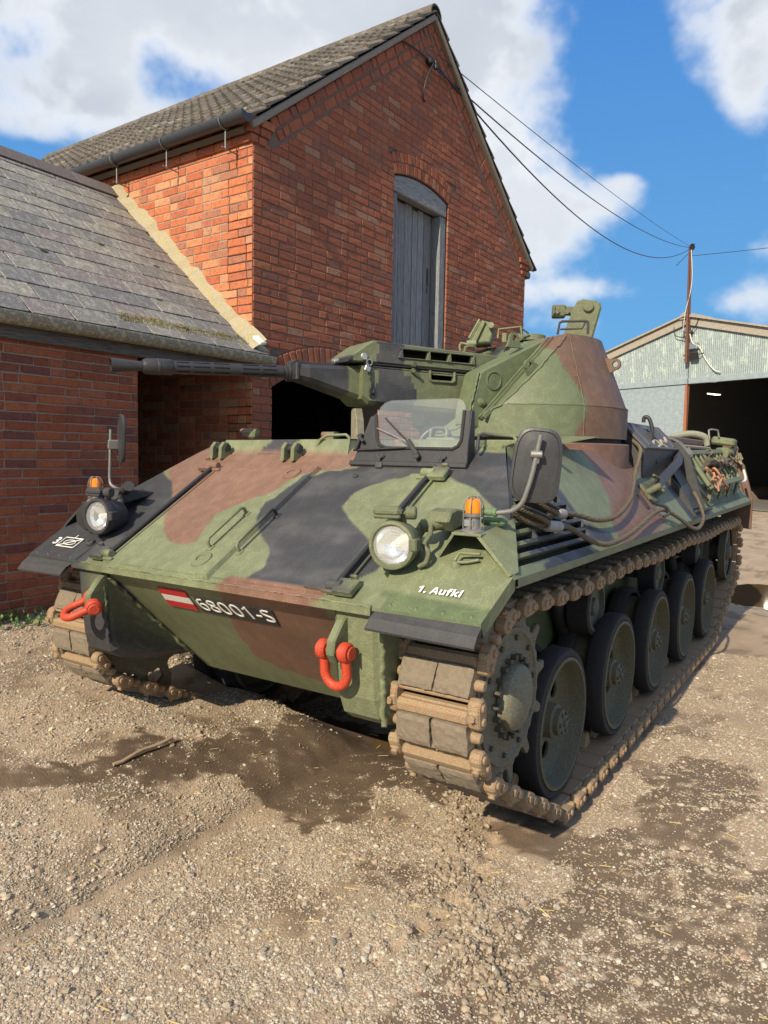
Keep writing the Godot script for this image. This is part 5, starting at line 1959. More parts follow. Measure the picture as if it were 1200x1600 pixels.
		f.patch(Bq, C, C + Vector3(0, -0.055, 0), Bq + Vector3(s * 0.0, -0.05, -0.02), Vector3(s, 0, 0), 0.02)
		f.fquad(Bq + Vector3(0, -0.05, -0.02), C + Vector3(0, -0.055, 0), C + Vector3(-s * 0.012, -0.055, 0), Bq + Vector3(-s * 0.012, -0.05, -0.02), Vector3.DOWN)
		var fender := part("fender", f, M.paint, tank)
		var fl := MB.new()
		var a2 := Vector3(s * 0.842, 1.150, 0.733)
		var b2 := Vector3(s * 1.228, 1.146, 0.712)
		var lo0 := Vector3(s * 0.842, 1.103, 0.798)
		var lo1 := Vector3(s * 1.230, 1.089, 0.770)
		var mid0 := (a2 + lo0) * 0.5 + Vector3(0, 0.006, 0.004)
		var mid1 := (b2 + lo1) * 0.5 + Vector3(0, 0.004, 0.004)
		var dn := Vector3(0, -0.008, -0.004)
		fl.fquad(a2, b2, mid1, mid0, up)
		fl.fquad(mid0, mid1, lo1, lo0, up)
		fl.fquad(a2 + dn, b2 + dn, lo1 + dn, lo0 + dn, -up)
		fl.fquad(lo0, lo1, lo1 + dn, lo0 + dn, Vector3(0, -0.5, 1))
		fl.fquad(b2, lo1, lo1 + dn, b2 + dn, Vector3(s, 0, 0))
		fl.fquad(a2, lo0, lo0 + dn, a2 + dn, Vector3(-s, 0, 0))
		part("rubber_flap", fl, M.rubber_flap, tank)
		for k in 4:
			var b := hull_mb()
			var p := A.lerp(Bq, 0.14 + 0.25 * k) + Vector3(0, 0.012, -0.022)
			b.lathe(Transform3D(MB.up_basis(Vector3(0, 1, 0.6)), p - Vector3(0, 0.004, 0)), PackedVector2Array([Vector2(0.011, 0), Vector2(0.009, 0.006), Vector2(0.004, 0.009), Vector2(0, 0.0095)]), 10)
			part("bolt", b, M.paint, fender)
	# lettering on the fenders and the number plate on the nose
	var fr := (Vector3(1.225, 1.156, 0.712) - Vector3(0.83, 1.160, 0.735)).normalized()
	var back := Vector3(0, 0.5, -0.866)
	back = (Vector3(0.83, 1.303, 0.494) - Vector3(0.83, 1.160, 0.735)).normalized()
	var fn := fr.cross(back).normalized()
	write_text("1. Aufkl", Transform3D(Basis(fr, back, fn), Vector3(1.030, 1.2195, 0.626) + fn * 0.0035), 0.034, true, "fender_lettering")
	make_number_plate()
	make_unit_sign()


func write_text(s: String, at: Transform3D, height: float, bold: bool, called: String) -> MeshInstance3D:
	var f := SystemFont.new()
	f.font_names = PackedStringArray(["Droid Sans"])
	f.font_weight = 700 if bold else 400
	f.font_italic = bold
	var tm := TextMesh.new()
	tm.text = s
	tm.font = f
	tm.font_size = 64
	tm.pixel_size = height / 48.0
	tm.depth = 0.002 / 1.0
	tm.curve_step = 1.0
	var o := put_mesh(called, tm, M.white_paint, tank, at)
	return o


func make_number_plate() -> void:
	# lies on the lower nose plate
	var dn := (Vector3(0, 0.555, 0.10) - Vector3(0, 1.14, 0.722)).normalized()
	var upv := -dn
	var nn := Vector3(1, 0, 0).cross(upv).normalized()
	var at := func(x: float, d: float, h: float) -> Transform3D: return Transform3D(Basis(Vector3(1, 0, 0), upv, nn), Vector3(x, 1.14, 0.722) + dn * d + nn * h)
	var p := MB.new()
	p.prism(at.call(0.060, 0.168, 0.0025), PackedVector2Array([Vector2(-0.235, -0.057), Vector2(0.205, -0.064), Vector2(0.240, 0.060), Vector2(-0.20, 0.058)]), 0.003, 0.0)
	var plate := part("number_plate", p, M.plate_black, tank)
	var cells := [["flag_red", 0.050], ["white_paint", 0.0], ["flag_red", -0.050]]
	for q in cells:
		var f := MB.new()
		f.prism(at.call(-0.264, 0.147 - q[1], 0.0042), PackedVector2Array([Vector2(-0.092 + (q[1] - 0.0245) * 0.33, -0.0245), Vector2(0.086 + (q[1] - 0.0245) * 0.2, -0.0245), Vector2(0.086 + (q[1] + 0.0245) * 0.2, 0.0245), Vector2(-0.092 + (q[1] + 0.0245) * 0.33, 0.0245)]), 0.003, 0.0)
		part("flag_stripe", f, M[q[0]], plate)
	write_text("68001-S", at.call(0.063, 0.160, 0.0055), 0.090, false, "plate_lettering")


func make_unit_sign() -> void:
	var fr := (Vector3(-0.83, 1.160, 0.735) - Vector3(-1.225, 1.156, 0.712)).normalized()
	var back := (Vector3(-0.83, 1.303, 0.494) - Vector3(-0.83, 1.160, 0.735)).normalized()
	var nn := fr.cross(back).normalized()
	var o := Vector3(-1.015, 1.2195, 0.628) + nn * 0.004
	var t := Transform3D(Basis(fr, back, nn), o)
	var mb := MB.new()
	var bar := func(a: Vector2, b: Vector2, w: float) -> void:
		var d := b - a
		mb.box(t * Transform3D(Basis(Vector3(0, 0, 1), d.angle()), Vector3((a.x + b.x) * 0.5, (a.y + b.y) * 0.5, 0)), Vector3(d.length() + w, w, 0.002))
	var w := 0.074
	var hh := 0.034
	for q in [[Vector2(-w, -hh), Vector2(w, -hh)], [Vector2(-w, hh), Vector2(w, hh)], [Vector2(-w, -hh), Vector2(-w, hh)], [Vector2(w, -hh), Vector2(w, hh)], [Vector2(-w, -hh), Vector2(w, hh)], [Vector2(0, hh), Vector2(0, hh + 0.022)]]:
		bar.call(q[0], q[1], 0.0045)
	var ring := PackedVector2Array()
	for k in 14:
		var a := TAU * k / 14.0
		ring.append(Vector2(cos(a) * 0.046, sin(a) * 0.018))
	for k in 14:
		bar.call(ring[k], ring[(k + 1) % 14], 0.0035)
	part("unit_sign", mb, M.white_paint, tank)
	write_text("3", t * T(Vector3(-0.108, 0, 0.001)), 0.052, true, "unit_lettering")


func make_front_fittings() -> void:
	# hatch leaves and the raised strip between them
	plate_on_glacis("engine_hatch", -0.650, 0.712, -0.050, 0.010, 0.0, 0.008)
	plate_on_glacis("engine_hatch", 0.034, 0.712, 0.620, 0.010, 0.0, 0.008)
	plate_on_glacis("hatch_strip", -0.046, 0.722, 0.030, -0.010, 0.0, 0.020)
	# grab handles
	for q in [[-0.115, 0.565, 0.345], [0.060, 0.570, 0.340]]:
		var mb := hull_mb()
		var pts := PackedVector3Array([gp(q[0], q[1], 0.006), gp(q[0], q[1], 0.038), gp(q[0], q[1] - 0.012, 0.052), gp(q[0], q[2] + 0.012, 0.052), gp(q[0], q[2], 0.038), gp(q[0], q[2], 0.006)])
		mb.tube(pts, 0.0075, 8)
		for z in [q[1], q[2]]:
			mb.box(glacis_frame(q[0], z, 0.010), Vector3(0.028, 0.035, 0.010), 0.004)
		part("grab_handle", mb, M.paint, tank)
	# round filler caps
	for q in [[-0.098, 0.632, 0.046], [-0.105, 0.048, 0.046], [0.272, 0.050, 0.012], [-0.86, 0.62, 0.02]]:
		var mb := hull_mb()
		mb.lathe(Transform3D(MB.up_basis(Vector3(0, 1, 0.6)), gp(q[0], q[1], 0.006)), PackedVector2Array([Vector2(q[2] * 1.1, 0), Vector2(q[2], 0.010), Vector2(q[2] * 0.45, 0.013), Vector2(q[2] * 0.42, 0.007), Vector2(0.0, 0.006)]), 20)
		part("filler_cap", mb, M.paint, tank)
	# latch rods along the outer edges of the hatches, with a latch block at each end
	for s in [-1.0, 1.0]:
		var rod := MB.new()
		rod.tube(PackedVector3Array([gp(s * 0.640, 0.675, 0.020), gp(s * 0.648, 0.045, 0.020)]), 0.011, 8)
		var ch := hull_mb()
		for d in [-0.026, 0.026]:
			ch.box(glacis_frame(s * 0.645 + d, 0.36, 0.008), Vector3(0.010, 0.72, 0.014), 0.003)
		var chan := part("rod_channel", ch, M.paint, tank)
		part("latch_rod", rod, M.black_metal, chan)
		for q in [0.682, 0.028]:
			var b := hull_mb()
			var c = s * 0.655
			b.box(glacis_frame(c + s * 0.035, q, 0.022), Vector3(0.085, 0.075, 0.030), 0.006)
			b.cyl(gp(c - s * 0.045, q, 0.024), gp(c + s * 0.02, q, 0.024), 0.021, 0.021, 12, 0.004)
			b.box(glacis_frame(c + s * 0.055, q - 0.03, 0.042), Vector3(0.030, 0.012, 0.022), 0.003)
			b.box(glacis_frame(c - s * 0.02, q + 0.018, 0.012), Vector3(0.09, 0.018, 0.018), 0.004)
			part("latch", b, M.cast_paint, tank)
	var wd := hull_mb()
	wd.prism(glacis_frame(0.56, 0.690, 0.012), PackedVector2Array([Vector2(-0.05, -0.012), Vector2(0.05, -0.014), Vector2(0.05, 0.014)]), 0.014, 0.002)
	part("stop_wedge", wd, M.paint, tank)
	# hinge pairs at the upper edge of the hatch
	for x in [-0.715, -0.215]:
		for d in [-0.032, 0.032]:
			var b := MB.new()
			b.col = GREEN * 0.95
			var pf := V2([-0.055, -0.02, 0.05, -0.02, 0.045, 0.045, 0.020, 0.072, -0.015, 0.068, -0.03, 0.035])
			b.prism(Transform3D(Basis(Vector3(0, 0, 1), Vector3(0, 1, 0), Vector3(-1, 0, 0)), Vector3(x + d, 1.655, -0.085)), pf, 0.022, 0.004)
			part("hinge", b, M.cast_paint, tank)
		var pin := MB.new()
		pin.cyl(Vector3(x - 0.052, 1.695, -0.085), Vector3(x + 0.052, 1.695, -0.085), 0.020, 0.020, 12)
		part("hinge_pin", pin, M.black_metal, tank)
	# raised armoured cover behind the hinges
	var cv := hull_mb()
	var x0 := -0.78
	var x1 := 0.10
	var f0 := 1.655
	cv.patch(Vector3(x0, f0, -0.115), Vector3(x1, f0, -0.115), Vector3(x1 - 0.02, 1.748, -0.165), Vector3(x0 + 0.02, 1.738, -0.165), Vector3(0, 0.3, 1), 0.02)
	cv.patch(Vector3(x0 + 0.02, 1.738, -0.165), Vector3(x1 - 0.02, 1.748, -0.165), Vector3(x1 - 0.02, 1.765, -1.0), Vector3(x0 + 0.02, 1.76, -1.0), Vector3.UP, 0.04)
	for s in 2:
		var xx := x0 if s == 0 else x1
		var xi := x0 + 0.02 if s == 0 else x1 - 0.02
		cv.patch(Vector3(xx, f0, -0.115), Vector3(xi, 1.742, -0.165), Vector3(xi, 1.762, -1.0), Vector3(xx, 1.70, -1.0), Vector3(-1 if s == 0 else 1, 0.2, 0), 0.05)
	part("radiator_cover", cv, M.paint, tank)
	for q in [[-0.60, -0.9], [-0.76, -0.35]]:
		var b := hull_mb()
		b.box(T(Vector3(q[0], 1.775, q[1])), Vector3(0.10, 0.05, 0.05), 0.012)
		b.cyl(Vector3(q[0] - 0.06, 1.79, q[1]), Vector3(q[0] + 0.06, 1.79, q[1]), 0.02, 0.02, 10)
		part("cover_hinge", b, M.cast_paint, tank)
	var gh := hull_mb()
	gh.tube(V3([-0.12, 1.70, -0.15, -0.09, 1.745, -0.15, -0.06, 1.765, -0.16, 0.03, 1.77, -0.20, 0.05, 1.755, -0.2, 0.05, 1.72, -0.2]), 0.008, 8)
	part("cover_handle", gh, M.paint, tank)
	# gun crutch standing on the roof
	var cr := MB.new()
	cr.col = Color(0.20, 0.19, 0.14)
	cr.prism(T(Vector3(-0.262, 1.82, -0.71), Vector3(0, -28, 0)), PackedVector2Array([Vector2(-0.035, -0.12), Vector2(0.055, -0.12), Vector2(0.035, 0.05), Vector2(0.012, 0.115), Vector2(-0.035, 0.115)]), 0.05, 0.004)
	part("gun_crutch", cr, M.cast_paint, tank)
	# towing eyes with red shackles
	for s in [-1.0, 1.0]:
		var e := hull_mb()
		var ex := 0.695 if s > 0.0 else -0.655
		e.prism(Transform3D(Basis(Vector3(0, 0, 1), Vector3(0, 1, 0), Vector3(-1, 0, 0)), Vector3(ex, 0, 0)), V2([0.690, 1.13, 0.735, 1.10, 0.790, 1.035, 0.795, 0.985, 0.775, 0.955, 0.735, 0.955, 0.700, 0.99, 0.69, 1.05]), 0.036, 0.006)
		part("towing_eye", e, M.cast_paint, tank)
	make_shackle(Vector3(0.695, 0.995, 0.762), Vector3(0, -1, -0.10), Vector3(1, 0, 0))
	make_shackle(Vector3(-0.655, 0.995, 0.762), Vector3(-0.55, -0.42, 0.72), Vector3(0.78, -0.25, 0.45))
	# triangular guard plate and shelf that carry each beacon
	for s in [-1.0, 1.0]:
		var g := hull_mb()
		var A := Vector3(s * 1.10, 1.408, 0.49)
		var Bq := Vector3(s * 1.13, 1.452, 0.25)
		var C := Vector3(s * 1.246, 1.292, 0.475)
		var D := Vector3(s * 1.236, 1.283, 0.515)
		var inn := Vector3(-s * 0.010, -0.006, 0)
		g.patch(A, Bq, C, D, Vector3(s, 0.6, 0.3), 0.02)
		g.fquad(A + inn, Bq + inn, C + inn, D + inn, Vector3(-s, -0.6, -0.3))
		g.fquad(A, D, D + inn, A + inn, Vector3(-s * 0.3, 0, 1))
		g.fquad(A, Bq, Bq + inn, A + inn, Vector3.UP)
		# shelf
		g.box(T(Vector3(s * 1.055, 1.405, 0.40)), Vector3(0.115, 0.010, 0.19), 0.002)
		# leg running down to the deck
		var L0 := Vector3(s * 1.0, 1.405, 0.495)
		var L1 := Vector3(s * 0.935, 1.322, 0.475)
		var bk := Vector3(0, 0.0, -0.15)
		g.fquad(L0, L1, L1 + bk + Vector3(0, 0.09, 0), L0 + bk, Vector3(-s, 0.5, 0))
		g.fquad(L0 + Vector3(s * 0.008, -0.006, 0), L1 + Vector3(s * 0.008, -0.006, 0), L1 + bk + Vector3(s * 0.008, 0.084, 0), L0 + bk + Vector3(s * 0.008, -0.006, 0), Vector3(s, -0.5, 0))
		g.fquad(L0, L1, L1 + Vector3(s * 0.008, -0.006, 0), L0 + Vector3(s * 0.008, -0.006, 0), Vector3(0, 0, 1))
		part("lamp_guard", g, M.paint, tank)
	# clip on the near fender
	var cl := hull_mb()
	cl.lathe(Transform3D(MB.up_basis(Vector3(0, 1, 0.6)), gp(1.02, 0.50, -0.006)), PackedVector2Array([Vector2(0.020, 0), Vector2(0.016, 0.012), Vector2(0.009, 0.02), Vector2(0, 0.021)]), 12)
	cl.tube(PackedVector3Array([gp(1.02, 0.50, 0.016), gp(1.03, 0.475, 0.030), gp(1.06, 0.465, 0.022), gp(1.10, 0.46, 0.020)]), 0.006, 6)
	cl.tube(PackedVector3Array([gp(1.03, 0.50, 0.012), gp(1.06, 0.49, 0.006), gp(1.10, 0.475, 0.008)]), 0.006, 6)
	part("fender_clip", cl, M.paint, tank)


# bow shackle: pin through the eye, bow hanging along `down`
func make_shackle(at: Vector3, down: Vector3, across: Vector3) -> void:
	var y := -down.normalized()
	var x := (across - y * across.dot(y)).normalized()
	var t := Transform3D(Basis(x, y, x.cross(y)), at)
	var mb := MB.new()
	var pts := PackedVector3Array()
	for k in 21:
		var u := k / 20.0
		var a := PI * u
		if u < 0.2:
			pts.append(t * Vector3(-0.047, lerpf(0.0, -0.070, u / 0.2), 0))
		elif u > 0.8:
			pts.append(t * Vector3(0.047, lerpf(-0.070, 0.0, (u - 0.8) / 0.2), 0))
		else:
			var b := PI * (u - 0.2) / 0.6
			pts.append(t * Vector3(-cos(b) * 0.048, -0.078 - sin(b) * 0.052, 0))
	mb.tube(pts, 0.0175, 12)
	for s in [-1.0, 1.0]:
		mb.cyl(t * Vector3(s * 0.028, 0.0, 0), t * Vector3(s * 0.066, 0.0, 0), 0.036, 0.036, 18, 0.007)
	var sh := part("shackle", mb, M.red_paint, tank)
	var pin := MB.new()
	pin.cyl(t * Vector3(-0.073, 0, 0), t * Vector3(0.073, 0, 0), 0.016, 0.018, 12, 0.003)
	pin.cyl(t * Vector3(0.066, 0, 0), t * Vector3(0.076, 0, 0), 0.022, 0.026, 12, 0.004)
	part("shackle_pin", pin, M.red_paint, sh)


func make_lamps() -> void:
	for s in [-1.0, 1.0]:
		var c := Vector3(s * 0.825, 1.36, 0.612)
		var face := Vector3(0.16 if s > 0.0 else 0.10, 0.02, 1).normalized()
		var t := Transform3D(MB.up_basis(face), c)
		var body := MB.new()
		body.paint = paint_hull
		if s < 0.0:
			body.paint = null
			body.col = BLACK * 0.9
		else:
			body.paint = null
			body.col = GREEN * 0.85
		body.lathe(t, PackedVector2Array([Vector2(0.0, -0.165), Vector2(0.035, -0.16), Vector2(0.062, -0.135), Vector2(0.076, -0.095), Vector2(0.080, -0.045), Vector2(0.080, -0.032), Vector2(0.086, -0.030), Vector2(0.088, -0.004), Vector2(0.085, 0.006), Vector2(0.074, 0.008), Vector2(0.069, -0.004), Vector2(0.067, -0.02)]), 40)
		var lamp := part("headlight", body, M.paint, tank)
		var ref := MB.new()
		ref.lathe(t, PackedVector2Array([Vector2(0.012, -0.055), Vector2(0.035, -0.050), Vector2(0.055, -0.034), Vector2(0.066, -0.016)]), 32)
		part("lamp_reflector", ref, M.reflector, lamp)
		var bulb := MB.new()
		bulb.lathe(t, PackedVector2Array([Vector2(0.012, -0.055), Vector2(0.012, -0.025), Vector2(0.008, -0.016), Vector2(0, -0.014)]), 12)
		part("bulb", bulb, M.white_paint, lamp)
		# ribbed lens
		var lens := MB.new()
		for k in 26:
			var xa := -0.068 + 0.136 * k / 26.0
			var xb := -0.068 + 0.136 * (k + 1) / 26.0
			var xm := (xa + xb) * 0.5
			var seg := func(x: float, h: float) -> Array:
				var q := sqrt(maxf(0.0, 0.068 * 0.068 - x * x))
				return [Vector3(x, h + 0.006 * (1.0 - x * x / 0.005), q), Vector3(x, h + 0.006 * (1.0 - x * x / 0.005), -q)]
			var a: Array = seg.call(xa, -0.004)
			var b: Array = seg.call(xm, -0.0015)
			var d: Array = seg.call(xb, -0.004)
			lens.fquad(t * a[0], t * b[0], t * b[1], t * a[1], face)
			lens.fquad(t * b[0], t * d[0], t * d[1], t * b[1], face)
		part("lens", lens, M.lens_glass, lamp)
		# fork and foot behind
		var fk := MB.new()
		fk.col = BLACK if s < 0.0 else GREEN * 0.8
		var ft := Transform3D(Basis(Vector3(0, 1, 0), 0.0), Vector3(s * 0.93, 1.432, 0.40))
		fk.prism(Transform3D(Basis(Vector3(0, 0, 1), Vector3(0, 1, 0), Vector3(-1, 0, 0)), Vector3(s * 0.925, 0, 0)), V2([0.43, 1.405, 0.47, 1.44, 0.45, 1.475, 0.40, 1.485, 0.235, 1.462, 0.25, 1.44]), 0.095, 0.006)
		fk.cyl(Vector3(s * 0.86, 1.42, 0.465), Vector3(s * 0.93, 1.44, 0.43), 0.026, 0.03, 12, 0.004)
		fk.tube(V3([s * 0.84, 1.375, 0.47, s * 0.86, 1.42, 0.455, s * 0.89, 1.44, 0.44]), 0.02, 10)
		part("lamp_bracket", fk, M.cast_paint, lamp)
		var bx := MB.new()
		bx.col = BLACK if s < 0.0 else GREEN * 0.7
		bx.box(Transform3D(Basis(Vector3(0, 1, 0), 0.2), Vector3(c.x + 0.078, 1.365, 0.585)), Vector3(0.03, 0.045, 0.05), 0.005)
		bx.tube(curve(V3([s * 0.905, 1.425, 0.475, s * 0.915, 1.395, 0.50, s * 0.905, 1.36, 0.52, s * 0.93, 1.335, 0.535, s * 0.925, 1.30, 0.545, s * 0.90, 1.285, 0.55])), 0.0095, 8)
		part("lamp_lead", bx, M.cast_paint, lamp)
		# small convoy lamp on top
		var cv := MB.new()
		cv.col = BLACK if s < 0.0 else GREEN * 0.75
		var ct := Transform3D(Basis(Vector3(0, 1, 0), 0.30 if s > 0.0 else 0.0), Vector3(s * 0.825 - 0.02, 1.472, 0.575))
		cv.box(ct * T(Vector3(-0.012, 0.004, 0.02)), Vector3(0.105, 0.038, 0.055), 0.014)
		cv.box(ct * T(Vector3(-0.012, -0.012, 0.022)), Vector3(0.098, 0.016, 0.045), 0.005)
		cv.cyl(ct * Vector3(0.05, 0.002, 0.01), ct * Vector3(0.088, 0.002, 0.005), 0.024, 0.024, 14, 0.005)
		cv.box(ct * T(Vector3(0.03, -0.03, -0.01)), Vector3(0.03, 0.05, 0.035), 0.004)
		part("convoy_lamp", cv, M.cast_paint, tank)
		if s < 0.0:
			var dk := MB.new()
			var dt := Transform3D(MB.up_basis(Vector3(0.2, 0, 1)), Vector3(-0.935, 1.35, 0.585))
			dk.lathe(dt, PackedVector2Array([Vector2(0, -0.03), Vector2(0.06, -0.025), Vector2(0.068, 0.0), Vector2(0.06, 0.012), Vector2(0.0, 0.018)]), 28)
			part("blackout_lamp", dk, M.gun_metal, tank)
		# amber beacon
		var bc := Vector3(s * 1.06, 1.41, 0.45)
		var base := MB.new()
		base.lathe(T(bc), PackedVector2Array([Vector2(0, 0), Vector2(0.044, 0), Vector2(0.044, 0.007), Vector2(0.034, 0.013), Vector2(0.028, 0.016), Vector2(0.027, 0.054), Vector2(0.035, 0.056), Vector2(0.036, 0.066), Vector2(0.031, 0.068), Vector2(0.0, 0.068)]), 26)
		var bcn := part("beacon", base, M.dull_steel, tank)
		var pl := MB.new()
		pl.box(T(bc + Vector3(-0.004, 0.034, 0.0275)), Vector3(0.036, 0.024, 0.003), 0.001)
		part("rating_plate", pl, M.steel, bcn)
		var dome := MB.new()
		dome.lathe(T(bc), PackedVector2Array([Vector2(0.0285, 0.069), Vector2(0.0285, 0.098), Vector2(0.025, 0.112), Vector2(0.014, 0.119), Vector2(0, 0.121)]), 24)
		part("beacon_dome", dome, M.amber, bcn)
		var core := MB.new()
		core.lathe(T(bc), PackedVector2Array([Vector2(0.018, 0.069), Vector2(0.018, 0.094), Vector2(0.009, 0.104), Vector2(0, 0.105)]), 14)
		part("beacon_core", core, M.amber_core, bcn)
		var cage := MB.new()
		for k in 3:
			var a := k * PI / 3.0 + 0.35
			var d := Vector3(cos(a), 0, sin(a))
			cage.tube(curve(PackedVector3Array([bc + d * 0.036 + Vector3(0, 0.01, 0), bc + d * 0.036 + Vector3(0, 0.06, 0), bc + d * 0.0345 + Vector3(0, 0.10, 0), bc + d * 0.02 + Vector3(0, 0.124, 0), bc + Vector3(0, 0.126, 0), bc - d * 0.02 + Vector3(0, 0.124, 0), bc - d * 0.0345 + Vector3(0, 0.10, 0), bc - d * 0.036 + Vector3(0, 0.06, 0), bc - d * 0.036 + Vector3(0, 0.01, 0)]), 3), 0.0022, 6)
		part("beacon_cage", cage, M.dull_steel, bcn)
	# driving mirrors on curved stems
	make_mirror(curve(V3([1.105, 1.482, 0.42, 1.139, 1.482, 0.42, 1.191, 1.492, 0.42, 1.226, 1.520, 0.42, 1.245, 1.567, 0.42, 1.263, 1.632, 0.42, 1.286, 1.752, 0.42]), 5), Vector3(1.260, 1.648, 0.385), Vector3(0.37, 0.0, 0.93), 0.168, 0.258, -0.09, 0.42)
	make_mirror(curve(V3([-1.02, 1.462, 0.2, -1.183, 1.460, 0.2, -1.255, 1.473, 0.2, -1.283, 1.507, 0.2, -1.279, 1.62, 0.2, -1.271, 1.785, 0.2]), 5), Vector3(-1.185, 1.735, 0.2), Vector3(-0.46, 0.0, 0.888), 0.168, 0.262, -0.17, 0.2)
	var so := MB.new()
	so.col = Color(0.10, 0.17, 0.09)
	so.cyl(Vector3(1.062, 1.482, 0.43), Vector3(1.122, 1.482, 0.42), 0.0125, 0.0125, 12, 0.002)
	so.cyl(Vector3(1.122, 1.482, 0.42), Vector3(1.136, 1.482, 0.42), 0.0155, 0.0155, 8, 0.002)
	so.box(T(Vector3(1.10, 1.445, 0.36)), Vector3(0.09, 0.03, 0.05), 0.01)
	part("mirror_socket", so, M.cast_paint, tank)
	var so2 := MB.new()
	so2.col = BLACK
	so2.tube(V3([-0.95, 1.452, 0.25, -1.05, 1.458, 0.21, -1.12, 1.46, 0.2]), 0.02, 10)
	so2.tube(V3([-0.80, 1.50, 0.45, -0.9, 1.47, 0.4, -0.98, 1.44, 0.3]), 0.026, 10)
	part("mirror_socket", so2, M.cast_paint, tank)


func make_mirror(stem: PackedVector3Array, c: Vector3, back: Vector3, w: float, h: float, tilt: float, zs: float) -> void:
	var n := back.normalized()
	var x := Vector3.UP.cross(n).normalized()
	var t := Transform3D(Basis(x, Vector3.UP, n) * Basis(Vector3(0, 0, 1), tilt), c)
	var st := MB.new()
	st.tube(stem, 0.0088, 10)
	var m := part("mirror_stem", st, M.dull_steel, tank)
	var shell := MB.new()
	var shape := func(k: float) -> PackedVector2Array:
		var o := PackedVector2Array()
		for i in 40:
			var a := TAU * i / 40.0
			var e := 0.56
			var q := Vector2(signf(cos(a)) * pow(absf(cos(a)), e), signf(sin(a)) * pow(absf(sin(a)), e))
			o.append(Vector2(q.x * (w * 0.5 - k) * (1.0 - 0.05 * q.y), q.y * (h * 0.5 - k)))
		return o
	var rings := [[0.003, -0.012], [0.0, -0.004], [0.002, 0.006], [0.010, 0.008], [0.013, 0.004], [0.04, 0.008], [0.07, 0.011]]
	for i in rings.size() - 1:
		var a: PackedVector2Array = shape.call(rings[i][0])
		var b: PackedVector2Array = shape.call(rings[i + 1][0])
		for k in 40:
			var j := (k + 1) % 40
			shell.fquad(t * Vector3(a[k].x, a[k].y, rings[i][1]), t * Vector3(a[j].x, a[j].y, rings[i][1]), t * Vector3(b[j].x, b[j].y, rings[i + 1][1]), t * Vector3(b[k].x, b[k].y, rings[i + 1][1]), n + t.basis * Vector3(a[k].x, a[k].y, 0) * 4.0)
	var cap: PackedVector2Array = shape.call(0.07)
	for k in 40:
		var j := (k + 1) % 40
		shell.tri(t * Vector3(cap[k].x, cap[k].y, 0.011), t * Vector3(cap[j].x, cap[j].y, 0.011), t * Vector3(0, 0, 0.011), n, n, n)
	part("mirror_shell", shell, M.black_plastic, m)
	var g := MB.new()
	var face: PackedVector2Array = shape.call(0.006)
	for k in 40:
		var j := (k + 1) % 40
		g.tri(t * Vector3(face[k].x, face[k].y, -0.011), t * Vector3(face[j].x, face[j].y, -0.011), t * Vector3(0, 0, -0.011), -n, -n, -n)
	part("mirror_glass", g, M.reflector, m)
	var cl := MB.new()
	var q := stem[stem.size() - 1].lerp(stem[stem.size() - 6], 0.55)
	cl.box(Transform3D(t.basis, (q + c) * 0.5 + Vector3(0, (q.y - c.y) * 0.3, 0)), Vector3(0.022, 0.05, (q - c).length() * 0.8), 0.004)
	cl.cyl(q + x * -0.02, q + x * 0.02, 0.014, 0.014, 10, 0.003)
	part("mirror_clamp", cl, M.dull_steel, m)


